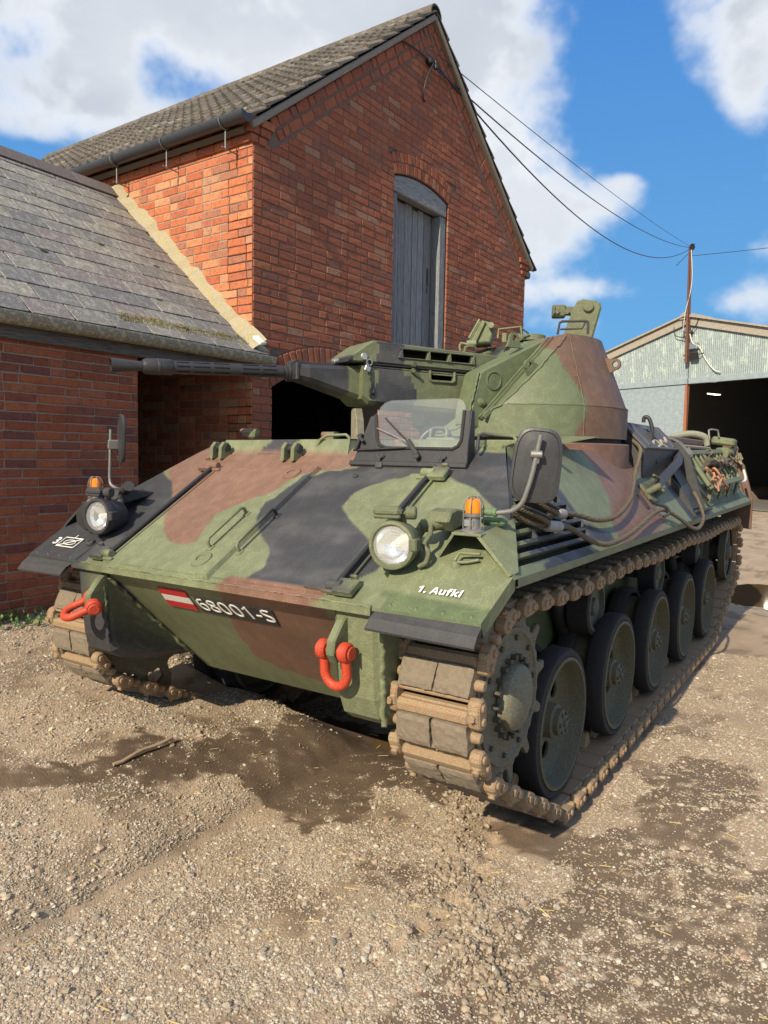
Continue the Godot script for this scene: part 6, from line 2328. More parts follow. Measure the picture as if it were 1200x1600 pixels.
func make_windscreen() -> void:
	var n := Vector3(0, 0.259, 0.966)
	var upv := Vector3(0, 0.966, -0.259)
	var t := Transform3D(Basis(Vector3(1, 0, 0), upv, n), Vector3(0, 1.62, -0.04))
	var k := 1.035
	var pts := [0.178, -0.005, 0.786, -0.01, 0.764, 0.250, 0.735, 0.250, 0.742, 0.120, 0.730, 0.095, 0.704, 0.081, 0.36, 0.083, 0.322, 0.098, 0.304, 0.125, 0.276, 0.240, 0.246, 0.228, 0.212, 0.093]
	var fp := PackedVector2Array()
	for i in range(0, pts.size(), 2):
		fp.append(Vector2(pts[i], pts[i + 1] * k))
	var mb := MB.new()
	mb.prism(t, fp, 0.016, 0.003)
	mb.box(t * T(Vector3(0.48, 0.012, 0.012)), Vector3(0.61, 0.022, 0.012), 0.003)
	# returned edge on the right
	mb.prism(Transform3D(Basis(Vector3(0, 0, 1), Vector3(0, 1, 0), Vector3(-1, 0, 0)), Vector3(0.772, 1.62, -0.04)), PackedVector2Array([Vector2(-0.095, -0.03), Vector2(0.0, -0.02), Vector2(-0.05, 0.25), Vector2(-0.075, 0.25)]), 0.008, 0.001)
	var ws := part("windscreen", mb, M.black_metal, tank)
	var beading := MB.new()
	beading.tube(PackedVector3Array([t * Vector3(0.735, 0.258, 0.009), t * Vector3(0.741, 0.124, 0.009), t * Vector3(0.729, 0.098, 0.009), t * Vector3(0.704, 0.085, 0.009), t * Vector3(0.36, 0.087, 0.009), t * Vector3(0.322, 0.102, 0.009), t * Vector3(0.305, 0.13, 0.009), t * Vector3(0.278, 0.246, 0.009)]), 0.008, 8)
	part("rubber_beading", beading, M.tyre, ws)
	var gl := MB.new()
	var gpoly := PackedVector2Array([Vector2(0.30, 0.085), Vector2(0.74, 0.085), Vector2(0.736, 0.25), Vector2(0.732, 0.285), Vector2(0.715, 0.308), Vector2(0.687, 0.318), Vector2(0.345, 0.316), Vector2(0.312, 0.306), Vector2(0.29, 0.284), Vector2(0.278, 0.24)])
	gl.prism(t, gpoly, 0.006, 0.001)
	part("windscreen_glass", gl, M.glass, ws)
	var wp := MB.new()
	var a := t * Vector3(0.535, 0.052, 0.03)
	wp.cyl(t * Vector3(0.545, 0.045, 0.006), t * Vector3(0.545, 0.045, 0.036), 0.013, 0.013, 10, 0.003)
	wp.box(Transform3D(t.basis * Basis(Vector3(0, 0, 1), 0.72), t * Vector3(0.515, 0.085, 0.03)), Vector3(0.022, 0.09, 0.014), 0.003)
	wp.tube(PackedVector3Array([a, t * Vector3(0.47, 0.125, 0.026), t * Vector3(0.415, 0.165, 0.018), t * Vector3(0.335, 0.228, 0.014)]), 0.004, 6)
	part("wiper", wp, M.black_metal, ws)
	var wa := MB.new()
	wa.tube(PackedVector3Array([t * Vector3(0.49, 0.105, 0.03), t * Vector3(0.40, 0.142, 0.022), t * Vector3(0.30, 0.178, 0.016)]), 0.003, 6)
	part("wiper_arm", wa, M.steel, ws)
	var rl := MB.new()
	rl.tube(PackedVector3Array([t * Vector3(0.186, 0.072, 0.014), t * Vector3(0.30, 0.076, 0.020), t * Vector3(0.47, 0.086, 0.020)]), 0.0045, 6)
	rl.box(t * T(Vector3(0.212, 0.11, 0.018), Vector3(0, 0, -14)), Vector3(0.018, 0.085, 0.022), 0.004)
	rl.box(t * T(Vector3(0.228, 0.125, 0.03), Vector3(0, 0, -40)), Vector3(0.05, 0.014, 0.014), 0.003)
	part("frame_lever", rl, M.black_metal, ws)
	for x in [0.345, 0.665]:
		var w := hull_mb()
		w.box(t * T(Vector3(x, 0.004, 0.014)), Vector3(0.036, 0.03, 0.022), 0.004)
		w.cyl(t * Vector3(x, 0.02, 0.02), t * Vector3(x, 0.045, 0.024), 0.006, 0.006, 8)
		for s in [-1.0, 1.0]:
			w.box(t * T(Vector3(x + s * 0.012, 0.045, 0.024), Vector3(0, 0, s * -35)), Vector3(0.008, 0.024, 0.004), 0.001)
		part("wing_nut", w, M.cast_paint, ws)
	# driver's hatch ring, wheel and grab frame seen through the pane
	var d := hull_mb()
	d.lathe(T(Vector3(0.47, 1.70, -0.50)), PackedVector2Array([Vector2(0.27, 0.0), Vector2(0.29, 0.0), Vector2(0.29, 0.045), Vector2(0.255, 0.05), Vector2(0.25, 0.0)]), 30)
	part("driver_hatch_ring", d, M.paint, tank)
	var sw := MB.new()
	var ring := PackedVector3Array()
	for i in 25:
		var f := TAU * i / 24.0
		ring.append(Vector3(0.42, 1.735, -0.40) + Vector3(cos(f) * 0.085, sin(f) * 0.075, sin(f) * -0.045))
	sw.tube(ring, 0.012, 8, false)
	sw.tube(V3([0.345, 1.735, -0.40, 0.42, 1.72, -0.41, 0.495, 1.735, -0.40]), 0.01, 6)
	part("steering_wheel", sw, M.black_plastic, tank)
	var gf := hull_mb()
	gf.tube(V3([0.425, 1.735, -0.34, 0.425, 1.80, -0.36, 0.435, 1.808, -0.37, 0.495, 1.805, -0.37, 0.503, 1.795, -0.37, 0.503, 1.735, -0.36]), 0.008, 8)
	gf.box(T(Vector3(0.52, 1.735, -0.30)), Vector3(0.16, 0.05, 0.07), 0.01)
	gf.tube(V3([0.60, 1.70, -0.30, 0.62, 1.755, -0.3, 0.66, 1.76, -0.3, 0.685, 1.70, -0.3]), 0.009, 8)
	gf.box(T(Vector3(0.36, 1.72, -0.22)), Vector3(0.1, 0.06, 0.05), 0.01)
	part("periscope", gf, M.cast_paint, tank)
	# low rails and boxes beside the screen
	var rr := hull_mb()
	rr.tube(V3([0.80, 1.70, -0.10, 0.80, 1.765, -0.11, 0.81, 1.772, -0.13, 0.92, 1.765, -0.20, 0.935, 1.75, -0.20, 0.955, 1.66, -0.16]), 0.008, 8)
	part("deck_rail", rr, M.cast_paint, tank)
	rr = hull_mb()
	rr.box(T(Vector3(0.86, 1.73, -0.34)), Vector3(0.20, 0.04, 0.18), 0.006)
	rr.box(T(Vector3(0.83, 1.70, -0.22)), Vector3(0.10, 0.05, 0.08), 0.006)
	part("deck_box", rr, M.cast_paint, tank)
	rr = hull_mb()
	rr.cyl(Vector3(0.87, 1.715, -0.62), Vector3(0.99, 1.715, -0.60), 0.016, 0.016, 8)
	rr.box(T(Vector3(0.90, 1.715, -0.62), Vector3(0, 10, 0)), Vector3(0.06, 0.035, 0.05), 0.004)
	part("deck_catch", rr, M.cast_paint, tank)



# ---------- turret ----------
# turret frame: f forwards along the gun, l to the vehicle's left, y up
func tp(f: float, l: float, y: float) -> Vector3:
	return AX + GF * f + GL * l + Vector3(0, y, 0)


func turret_radius(y: float) -> float:
	if y <= 1.975:
		return 0.662
	return lerpf(0.655, 0.490, (y - 1.975) / (2.40 - 1.975))


func make_turret() -> void:
	var t := MB.new()
	t.paint = paint_turret
	# cone and ring, cut at the front by a 45-degree plate; each column runs up to the plate or the roof
	var segs := 240
	var slope := func(f: float) -> float: return 2.37 - 1.0 * (f - 0.10)
	var cols: Array[PackedVector3Array] = []
	var tops := PackedVector3Array()
	for k in segs + 1:
		var a := TAU * k / segs
		var ca := cos(a)
		var sa := sin(a)
		# height at which the wall meets the sloping plate
		var ymax := 2.40
		for i in 80:
			var y := 1.79 + (2.40 - 1.79) * i / 79.0
			if y > slope.call(turret_radius(y) * ca):
				ymax = y
				break
		var col := PackedVector3Array()
		var ys: Array[float] = []
		var y0 := 1.79
		for i in 7:
			ys.append(minf(lerpf(1.79, 1.975, i / 6.0), ymax))
		for i in range(1, 24):
			ys.append(minf(lerpf(1.975, 2.40, i / 23.0), ymax))
		for y in ys:
			var r := turret_radius(y)
			col.append(tp(r * ca, r * sa, y))
		cols.append(col)
		tops.append(col[col.size() - 1])
	for k in segs:
		for i in cols[k].size() - 1:
			var p := cols[k][i]
			var q := cols[k + 1][i]
			var r := cols[k + 1][i + 1]
			var s := cols[k][i + 1]
			if p.distance_to(s) < 1e-5 and q.distance_to(r) < 1e-5:
				continue
			var n0 := (Vector3(p.x - AX.x, 0, p.z - AX.z).normalized() + Vector3(0, 0.0 if p.y < 1.974 else 0.38, 0)).normalized()
			var n1 := (Vector3(q.x - AX.x, 0, q.z - AX.z).normalized() + Vector3(0, 0.0 if p.y < 1.974 else 0.38, 0)).normalized()
			t.tri(p, q, r, n0, n1, n1)
			t.tri(p, r, s, n0, n1, n0)
	# sloping plate and roof as fans on a grid of strips
	for k in segs:
		var a := tops[k]
		var b := tops[k + 1]
		var fa := (a - AX).dot(GF)
		var la := (a - AX).dot(GL)
		var fb := (b - AX).dot(GF)
		var lb := (b - AX).dot(GL)
		if a.y < 2.3995 or b.y < 2.3995:
			# strip from the wall edge to the plate's centre line at the same height
			var n := (GF * 1.03 + Vector3.UP).normalized()
			var ca := tp(fa, 0.0, a.y)
			var cb := tp(fb, 0.0, b.y)
			for j in 10:
				var u0 := j / 10.0
				var u1 := (j + 1) / 10.0
				var p00 := a.lerp(ca, u0)
				var p01 := a.lerp(ca, u1)
				var p10 := b.lerp(cb, u0)
				var p11 := b.lerp(cb, u1)
				t.tri(p00, p10, p11, n, n, n)
				t.tri(p00, p11, p01, n, n, n)
		else:
			t.tri(a, b, tp(-0.1, 0, 2.405), Vector3.UP, Vector3.UP, Vector3.UP)
	t.ftri(tp(0.07, 0.48, 2.40), tp(0.07, -0.48, 2.40), tp(-0.1, 0, 2.405), Vector3.UP)
	var tur := part("turret", t, M.paint, tank)
	# ring that sits in the hull
	var r := hull_mb()
	r.lathe(T(AX), PackedVector2Array([Vector2(0.68, 1.35), Vector2(0.68, 1.755), Vector2(0.672, 1.762), Vector2(0.60, 1.762)]), 120)
	part("turret_ring", r, M.paint, tank)
	var gap := MB.new()  # sleeve inside the turret gap, coloured black to stand for its shade
	gap.lathe(T(AX), PackedVector2Array([Vector2(0.63, 1.76), Vector2(0.63, 1.80), Vector2(0.3, 1.80)]), 60)
	part("ring_gap_shade", gap, M.black_iron_and_gap_shade, tur)
	# welds
	var w := MB.new()
	w.paint = paint_turret
	var belt := PackedVector3Array()
	for k in 90:
		var a := TAU * k / 90.0
		if 1.975 < slope.call(0.66 * cos(a)) - 0.01:
			belt.append(tp(0.661 * cos(a), 0.661 * sin(a), 1.975))
	# keep the belt as one run round the back
	var run := PackedVector3Array()
	for k in range(0, 90):
		var a := TAU * (k / 90.0)
		var ca := cos(a)
		if 1.975 < slope.call(0.66 * ca) - 0.01:
			run.append(tp(0.661 * ca, 0.661 * sin(a), 1.975 + nz2.get_noise_1d(k * 2.0) * 0.002))
	w.tube(run, 0.004, 6)
	for ang in [83.0]:
		var a := deg_to_rad(ang)
		weld(w, tp(0.665 * cos(a), 0.665 * sin(a), 1.80), tp(0.660 * cos(a), 0.660 * sin(a), 1.975), 0.0045)
		weld(w, tp(0.660 * cos(a), 0.660 * sin(a), 1.975), tp(0.492 * cos(a), 0.492 * sin(a), 2.40), 0.0045)
	# bead along the edge of the sloping plate
	var edge := PackedVector3Array()
	for k in segs + 1:
		if tops[k].y < 2.395 and (tops[k] - AX).dot(GL) > 0.0 and tops[k].y > 1.80:
			edge.append(tops[k] + Vector3(nz2.get_noise_1d(k * 5.0), nz2.get_noise_1d(k * 5.0 + 20.0), 0) * 0.004)
	if edge.size() > 2:
		w.tube(edge, 0.0085, 6)
	part("weld_bead", w, M.cast_paint, tur)
	# double ridge running down the plate
	var rg := MB.new()
	rg.paint = paint_turret
	for q in [[0.345, 0.020], [0.385, 0.012]]:
		var a := tp(0.09, q[0], slope.call(0.09) + 0.008)
		var b := tp(0.585, q[0], slope.call(0.585) + 0.008)
		var d := (b - a).normalized()
		var nn := (GF * 1.03 + Vector3.UP).normalized()
		for k in 12:
			rg.box(Transform3D(Basis(d, nn, d.cross(nn)), a.lerp(b, (k + 0.5) / 12.0)), Vector3(a.distance_to(b) / 12.0, 0.022, q[1]), 0.0)
	part("plate_ridge", rg, M.paint, tur)
	# cheeks on both sides of the gun slot
	for s in 2:
		var l0 := 0.165 if s == 0 else -0.33
		var l1 := 0.325 if s == 0 else -0.19
		var ck := MB.new()
		ck.col = Color(0.108, 0.135, 0.074)
		var basis := Basis(GF, Vector3.UP, GF.cross(Vector3.UP))
		var pf := V2([-0.10, 2.405, 0.06, 2.402, 0.16, 2.360, 0.545, 2.175, 0.575, 2.155, 0.632, 1.945, 0.64, 1.86, 0.50, 1.80, -0.10, 2.10])
		ck.prism(Transform3D(basis, AX + GL * (l0 + l1) * 0.5), pf, absf(l1 - l0), 0.010)
		var cheek := part("turret_cheek", ck, M.paint, tur)
		if s == 0:
			var pt := MB.new()
			pt.paint = paint_turret
			var o := tp(0.478, l1, 2.115)
			pt.lathe(Transform3D(MB.up_basis(GL), o), PackedVector2Array([Vector2(0.056, 0.0), Vector2(0.056, 0.006), Vector2(0.047, 0.008), Vector2(0.045, 0.002), Vector2(0.03, 0.003), Vector2(0.0, 0.005)]), 28)
			part("sight_cover", pt, M.cast_paint, cheek)
			var bt := MB.new()
			bt.paint = paint_turret
			bt.lathe(Transform3D(MB.up_basis(GL), tp(0.560, l1, 1.985)), PackedVector2Array([Vector2(0.028, 0), Vector2(0.024, 0.010), Vector2(0.016, 0.012), Vector2(0.015, 0.024), Vector2(0, 0.025)]), 8)
			part("bolt", bt, M.cast_paint, cheek)
			var wb := MB.new()
			wb.paint = paint_turret
			weld(wb, tp(0.582, l1 - 0.004, 2.155), tp(0.640, l1 - 0.004, 1.93), 0.008)
			part("weld_bead", wb, M.cast_paint, cheek)
	# lifting eyes
	for q in [[0.30, 0.46, 2.19, 0.0], [0.42, 0.30, 2.255, 0.0]]:
		var e := MB.new()
		e.paint = paint_turret
		var nn := (GF * 1.0 + Vector3.UP).normalized() if q[1] > 0.4 else Vector3.UP
		var o: Vector3 = tp(q[0], q[1], slope.call(q[0])) if q[1] > 0.4 else tp(q[0] - 0.1, q[1], 2.33)
		eye(e, o, nn, GL)
		part("lifting_eye", e, M.cast_paint, tur)
	var e2 := MB.new()
	e2.paint = paint_turret
	var da := deg_to_rad(118.0)
	var od := (GF * cos(da) + GL * sin(da))
	eye(e2, AX + od * 0.555 + Vector3(0, 2.235, 0), (od + Vector3(0, 0.2, 0)).normalized(), od.cross(Vector3.UP))
	part("lifting_eye", e2, M.cast_paint, tur)
	# things on the turret roof
	var rt := Vector3(0.923, 0, -0.385)
	var tow := Vector3(0.385, 0, 0.923)
	var arm := MB.new()
	arm.paint = null
	arm.col = GREEN * 0.85
	var o := AX + Vector3(0, 0, 0)
	var ab := Transform3D(Basis(rt, Vector3.UP, tow), o + tow * 0.02)
	arm.prism(ab, V2([0.225, 2.39, 0.420, 2.39, 0.475, 2.615, 0.468, 2.645, 0.435, 2.662, 0.36, 2.672, 0.325, 2.660, 0.300, 2.61]), 0.085, 0.012)
	arm.cyl(ab * Vector3(0.392, 2.622, 0.03), ab * Vector3(0.392, 2.622, 0.062), 0.034, 0.034, 18, 0.006)
	var ring_mount := part("weapon_mount", arm, M.cast_paint, tur)
	var ar2 := MB.new()
	ar2.col = GREEN * 0.7
	ar2.box(ab * T(Vector3(0.275, 2.605, 0.0), Vector3(0, 0, -4)), Vector3(0.11, 0.05, 0.06), 0.008)
	ar2.box(ab * T(Vector3(0.215, 2.602, 0.0)), Vector3(0.085, 0.075, 0.085), 0.008)
	ar2.box(ab * T(Vector3(0.185, 2.602, 0.045)), Vector3(0.012, 0.05, 0.03), 0.004)
	ar2.cyl(ab * Vector3(0.262, 2.595, 0.03), ab * Vector3(0.262, 2.595, 0.05), 0.018, 0.018, 6)
	ar2.cyl(ab * Vector3(0.205, 2.595, 0.04), ab * Vector3(0.205, 2.595, 0.055), 0.016, 0.016, 6)
	part("mount_clamp", ar2, M.cast_paint, ring_mount)
	var gr := MB.new()
	gr.col = BLACK
	gr.tube(PackedVector3Array([ab * Vector3(0.205, 2.43, 0.19), ab * Vector3(0.215, 2.50, 0.19), ab * Vector3(0.23, 2.508, 0.19), ab * Vector3(0.375, 2.508, 0.19), ab * Vector3(0.385, 2.50, 0.19), ab * Vector3(0.385, 2.43, 0.19)]), 0.008, 8)
	gr.tube(PackedVector3Array([ab * Vector3(0.22, 2.46, 0.19), ab * Vector3(0.35, 2.463, 0.19), ab * Vector3(0.37, 2.505, 0.19)]), 0.006, 8)
	part("guard_rail", gr, M.cast_paint, tur)
	# commander's hatch tipped open on the far side, and its rails
	var hb := Transform3D(Basis(rt, Vector3.UP, tow), o - tow * 0.10)
	var hm := MB.new()
	hm.col = GREEN
	hm.prism(hb, V2([-0.365, 2.405, -0.215, 2.415, -0.185, 2.50, -0.215, 2.545, -0.27, 2.56, -0.30, 2.54]), 0.20, 0.010)
	hm.prism(hb * T(Vector3(0, 0, 0.11)), V2([-0.345, 2.425, -0.30, 2.425, -0.245, 2.545, -0.275, 2.552]), 0.02, 0.004)
	var hatch := part("turret_hatch", hm, M.cast_paint, tur)
	var hh := MB.new()
	hh.col = GREEN * 1.2
	hh.tube(PackedVector3Array([hb * Vector3(-0.35, 2.44, 0.13), hb * Vector3(-0.285, 2.56, 0.13)]), 0.008, 8)
	hh.tube(PackedVector3Array([hb * Vector3(-0.355, 2.40, 0.13), hb * Vector3(-0.40, 2.41, 0.13), hb * Vector3(-0.41, 2.39, 0.13), hb * Vector3(-0.405, 2.36, 0.13)]), 0.008, 8)
	hh.cyl(hb * Vector3(-0.36, 2.40, 0.16), hb * Vector3(-0.30, 2.405, 0.16), 0.02, 0.02, 10)
	hh.cyl(hb * Vector3(-0.21, 2.52, 0.11), hb * Vector3(-0.21, 2.52, 0.15), 0.02, 0.02, 10)
	part("hatch_handle", hh, M.cast_paint, hatch)
	var rl := MB.new()
	rl.col = GREEN * 1.1
	rl.tube(PackedVector3Array([hb * Vector3(-0.16, 2.42, 0.25), hb * Vector3(-0.155, 2.475, 0.25), hb * Vector3(-0.02, 2.49, 0.25), hb * Vector3(-0.012, 2.43, 0.25)]), 0.007, 8)
	rl.tube(PackedVector3Array([hb * Vector3(-0.02, 2.485, 0.25), hb * Vector3(0.03, 2.455, 0.20)]), 0.006, 8)
	rl.box(hb * T(Vector3(-0.12, 2.425, 0.22)), Vector3(0.03, 0.06, 0.03), 0.004)
	rl.tube(PackedVector3Array([hb * Vector3(-0.09, 2.415, 0.26), hb * Vector3(-0.07, 2.435, 0.26), hb * Vector3(-0.03, 2.44, 0.26), hb * Vector3(-0.02, 2.42, 0.26)]), 0.007, 8)
	part("hatch_rail", rl, M.cast_paint, tur)
	var vt := MB.new()
	vt.col = GREEN * 0.9
	vt.lathe(T(hb * Vector3(0.055, 2.43, 0.1)), PackedVector2Array([Vector2(0.085, -0.01), Vector2(0.085, 0.022), Vector2(0.07, 0.03), Vector2(0, 0.032)]), 24)
	part("periscope_cap", vt, M.cast_paint, tur)
	# sloping deflector plate below the turret
	var df := hull_mb()
	df.patch(Vector3(1.046, 1.784, -0.997), Vector3(0.85, 1.715, -0.62), Vector3(0.86, 1.79, -1.05), Vector3(0.95, 1.79, -1.08), Vector3(0, 1, 0.3), 0.04)
	df.ftri(Vector3(1.046, 1.784, -0.997), Vector3(0.72, 1.795, -1.25), Vector3(0.62, 1.735, -0.72), Vector3(0, 1, 0.3))
	df.ftri(Vector3(1.046, 1.779, -0.997), Vector3(0.72, 1.79, -1.25), Vector3(0.62, 1.73, -0.72), Vector3(0, -1, -0.3))
	df.fquad(Vector3(1.046, 1.784, -0.997), Vector3(0.62, 1.735, -0.72), Vector3(0.62, 1.73, -0.72), Vector3(1.046, 1.779, -0.997), Vector3(0.3, 0, 1))
	part("deflector_plate", df, M.paint, tank)


# ring-shaped lug: foot at o, standing along n, its hole across `side`
func eye(mb: MB, o: Vector3, n: Vector3, side: Vector3) -> void:
	var z := side.normalized()
	var x := n.cross(z).normalized()
	var t := Transform3D(Basis(x, n, x.cross(n)), o)
	for h in 2:
		var sg := 1.0 if h == 0 else -1.0
		var p := PackedVector2Array()
		p.append(Vector2(0, -0.01))
		p.append(Vector2(sg * 0.052, -0.01))
		for k in 7:
			var a := deg_to_rad(lerpf(-10.0, 90.0, k / 6.0))
			p.append(Vector2(sg * cos(a) * 0.034, 0.045 + sin(a) * 0.032))
		for k in 9:
			var a := deg_to_rad(lerpf(90.0, -90.0, k / 8.0))
			p.append(Vector2(sg * maxf(cos(a), 0.0) * 0.017, 0.045 + sin(a) * 0.017))
		mb.prism(t, p, 0.022, 0.0)


func make_gun() -> void:
	var basis := Basis(GF, Vector3.UP, GF.cross(Vector3.UP))
	var cl := -0.03
	var at := Transform3D(basis, AX + GL * cl)
	# main box of the cradle: lower trough and lid
	var lo := MB.new()
	lo.paint = paint_gun
	gun_box(lo, at, [[0.10, 1.93, 2.165], [0.30, 1.925, 2.168], [0.90, 1.94, 2.172], [1.185, 1.955, 2.175], [1.225, 1.985, 2.172]], 0.150, 0.150, 0.022, true)
	grid_plate(lo, at, V2([0.10, 1.952, 0.30, 1.947, 0.90, 1.962, 1.185, 1.977, 1.225, 2.007, 1.225, 2.150, 1.185, 2.153, 0.90, 2.150, 0.30, 2.146, 0.10, 2.143]), [rect2(0.622, 2.112, 0.782, 2.146)], -0.150)
	var box := part("gun_cradle", lo, M.paint, tank)
	var lid := MB.new()
	lid.paint = paint_gun
	gun_box(lid, at, [[0.10, 2.18, 2.285], [0.30, 2.182, 2.292], [0.90, 2.186, 2.304], [1.165, 2.188, 2.309], [1.235, 2.187, 2.262], [1.315, 2.185, 2.205]], 0.152, 0.152, 0.006, true)
	grid_plate(lid, at, V2([0.10, 2.186, 0.30, 2.188, 0.90, 2.192, 1.165, 2.194, 1.235, 2.193, 1.315, 2.191, 1.315, 2.199, 1.235, 2.256, 1.165, 2.303, 0.90, 2.298, 0.30, 2.286, 0.10, 2.279]), [rect2(0.50, 2.228, 0.645, 2.274), rect2(0.665, 2.228, 0.79, 2.274), rect2(0.81, 2.228, 0.975, 2.274)], -0.152)
	part("cradle_lid", lid, M.paint, box)
	# louvre recess in the lid and hand hole in the trough
	var rb := MB.new()
	rb.paint = paint_gun
	for f in [0.485, 0.655, 0.80, 0.985]:
		rb.prism(at * T(Vector3(f, 2.252, -0.158)), V2([-0.010, -0.028, 0.022, -0.028, -0.004, 0.028]), 0.014, 0.001)
	rb.box(at * T(Vector3(0.735, 2.279, -0.152)), Vector3(0.52, 0.010, 0.018), 0.003)
	rb.box(at * T(Vector3(0.735, 2.226, -0.152)), Vector3(0.52, 0.008, 0.016), 0.003)
	part("recess_rib", rb, M.cast_paint, box)
	var hr := MB.new()
	hr.paint = paint_gun
	hr.tube(PackedVector3Array([at * Vector3(0.615, 2.17, -0.154), at * Vector3(0.615, 2.118, -0.154), at * Vector3(0.63, 2.108, -0.154), at * Vector3(0.775, 2.108, -0.154), at * Vector3(0.788, 2.118, -0.154), at * Vector3(0.788, 2.17, -0.154)]), 0.009, 8)
	part("hole_rim", hr, M.cast_paint, box)
	# catches along the seam, bolts, key on a cord
	for f in [0.905, 0.48]:
		var c := MB.new()
		c.col = GREEN * 0.5
		c.cyl(at * Vector3(f, 2.195, -0.150), at * Vector3(f, 2.195, -0.172), 0.018, 0.018, 10, 0.004)
		c.cyl(at * Vector3(f, 2.158, -0.150), at * Vector3(f, 2.158, -0.168), 0.016, 0.016, 10, 0.004)
		c.box(at * T(Vector3(f - 0.02, 2.14, -0.165), Vector3(0, 0, 35)), Vector3(0.06, 0.02, 0.014), 0.004)
		part("catch", c, M.cast_paint, box)
	var ln := MB.new()
	ln.tube(PackedVector3Array([at * Vector3(1.22, 2.178, -0.152), at * Vector3(0.95, 2.177, -0.156), at * Vector3(0.45, 2.174, -0.156)]), 0.005, 6)
	part("seam_cord", ln, M.cable_black, box)
	var ky := MB.new()
	ky.tube(curve(PackedVector3Array([at * Vector3(1.205, 2.20, -0.165), at * Vector3(1.19, 2.15, -0.166), at * Vector3(1.175, 2.08, -0.160), at * Vector3(1.185, 2.03, -0.158), at * Vector3(1.17, 2.015, -0.158), at * Vector3(1.16, 2.04, -0.158), at * Vector3(1.185, 2.10, -0.16)]), 4), 0.004, 6)
	part("key_cord", ky, M.cable_black, box)
	var kk := MB.new()
	kk.cyl(at * Vector3(1.215, 2.215, -0.12), at * Vector3(1.225, 2.215, -0.165), 0.02, 0.02, 12, 0.004)
	kk.box(at * T(Vector3(1.205, 2.15, -0.168), Vector3(0, 0, 20)), Vector3(0.035, 0.03, 0.006), 0.002)
	kk.lathe(Transform3D(basis * Basis(Vector3(1, 0, 0), PI / 2), at * Vector3(1.195, 2.185, -0.166)), PackedVector2Array([Vector2(0.014, -0.003), Vector2(0.020, -0.003), Vector2(0.020, 0.003), Vector2(0.014, 0.003)]), 14)
	part("lock_key", kk, M.steel, box)
	var pl := MB.new()
	pl.lathe(Transform3D(MB.up_basis(GL), at * Vector3(1.165, 2.005, -0.150)), PackedVector2Array([Vector2(0.021, 0), Vector2(0.019, 0.005), Vector2(0.014, 0.005), Vector2(0.013, 0.0005), Vector2(0, 0.0005)]), 16)
	part("drain_plug", pl, M.black_metal, box)
	var hk := MB.new()
	hk.col = GREEN * 0.7
	hk.tube(PackedVector3Array([at * Vector3(0.50, 2.295, -0.08), at * Vector3(0.49, 2.335, -0.08), at * Vector3(0.47, 2.342, -0.08), at * Vector3(0.43, 2.345, -0.08), at * Vector3(0.415, 2.335, -0.08)]), 0.010, 8)
	hk.box(at * T(Vector3(0.83, 2.312, -0.02)), Vector3(0.08, 0.012, 0.03), 0.004)
	part("lid_hook", hk, M.cast_paint, box)
	# black nose piece, with a slotted top
	var ns := MB.new()
	ns.paint = paint_gun
	gun_box(ns, at, [[1.19, 1.975, 2.175], [1.30, 2.005, 2.165], [1.52, 2.065, 2.160], [1.60, 2.078, 2.158]], 0.105, 0.070)
	ns.box(at * T(Vector3(1.585, 2.118, 0)), Vector3(0.022, 0.094, 0.165), 0.005)
	var nose := part("cradle_nose", ns, M.paint, box)
	var nt := MB.new()
	for k in 3:
		nt.box(at * T(Vector3(1.47, 2.166, -0.035 + 0.035 * k), Vector3(0, 0, 0)), Vector3(0.27, 0.018, 0.02), 0.004)
	nt.cyl(at * Vector3(1.575, 2.168, -0.05), at * Vector3(1.575, 2.168, 0.05), 0.018, 0.018, 10)
	part("nose_rail", nt, M.black_metal, nose)
	for k in 2:
		var bt := MB.new()
		bt.cyl(at * Vector3(1.335, 2.195, -0.06 + 0.02 * k), at * Vector3(1.365, 2.185, -0.06 + 0.02 * k), 0.014, 0.014, 10, 0.003)
		part("bolt", bt, M.steel, nose)
	# barrel: collars, perforated sleeve, flash cone
	var a := at * Vector3(1.60, 2.118, 0)
	var b := at * Vector3(2.53, 2.088, 0)
	var d := (b - a).normalized()
	var up := MB.up_basis(d)
	var br := MB.new()
	br.lathe(Transform3D(up, a), PackedVector2Array([Vector2(0.0, -0.02), Vector2(0.045, -0.02), Vector2(0.045, 0.012), Vector2(0.038, 0.016), Vector2(0.038, 0.028), Vector2(0.030, 0.03), Vector2(0.026, 0.05), Vector2(0.026, 0.6), Vector2(0.026, 0.70)]), 24)
	var barrel := part("gun_barrel", br, M.gun_metal, box)
	var sl := MB.new()
	# slotted sleeve: eight ribs joined by rings
	for ring in [[0.045, 0.085], [0.165, 0.185], [0.275, 0.345], [0.43, 0.450], [0.535, 0.555], [0.62, 0.64]]:
		sl.lathe(Transform3D(up, a), PackedVector2Array([Vector2(0.028, ring[0]), Vector2(0.033, ring[0]), Vector2(0.033, ring[1]), Vector2(0.028, ring[1])]), 24)
	for k in 8:
		var f := TAU * (k + 0.5) / 8.0
		sl.lathe(Transform3D(up, a), PackedVector2Array([Vector2(0.028, 0.045), Vector2(0.033, 0.045), Vector2(0.0335, 0.64), Vector2(0.028, 0.64)]), 3, f - 0.26, f + 0.26)
	part("barrel_sleeve", sl, M.gun_metal, barrel)
	var mz := MB.new()
	mz.lathe(Transform3D(up, a), PackedVector2Array([Vector2(0.033, 0.635), Vector2(0.041, 0.645), Vector2(0.041, 0.70), Vector2(0.043, 0.702), Vector2(0.043, 0.712), Vector2(0.040, 0.715), Vector2(0.040, 0.765), Vector2(0.032, 0.785), Vector2(0.024, 0.787), Vector2(0.0245, 0.80), Vector2(0.034, 0.935), Vector2(0.031, 0.936), Vector2(0.020, 0.80), Vector2(0.0, 0.79)]), 28)
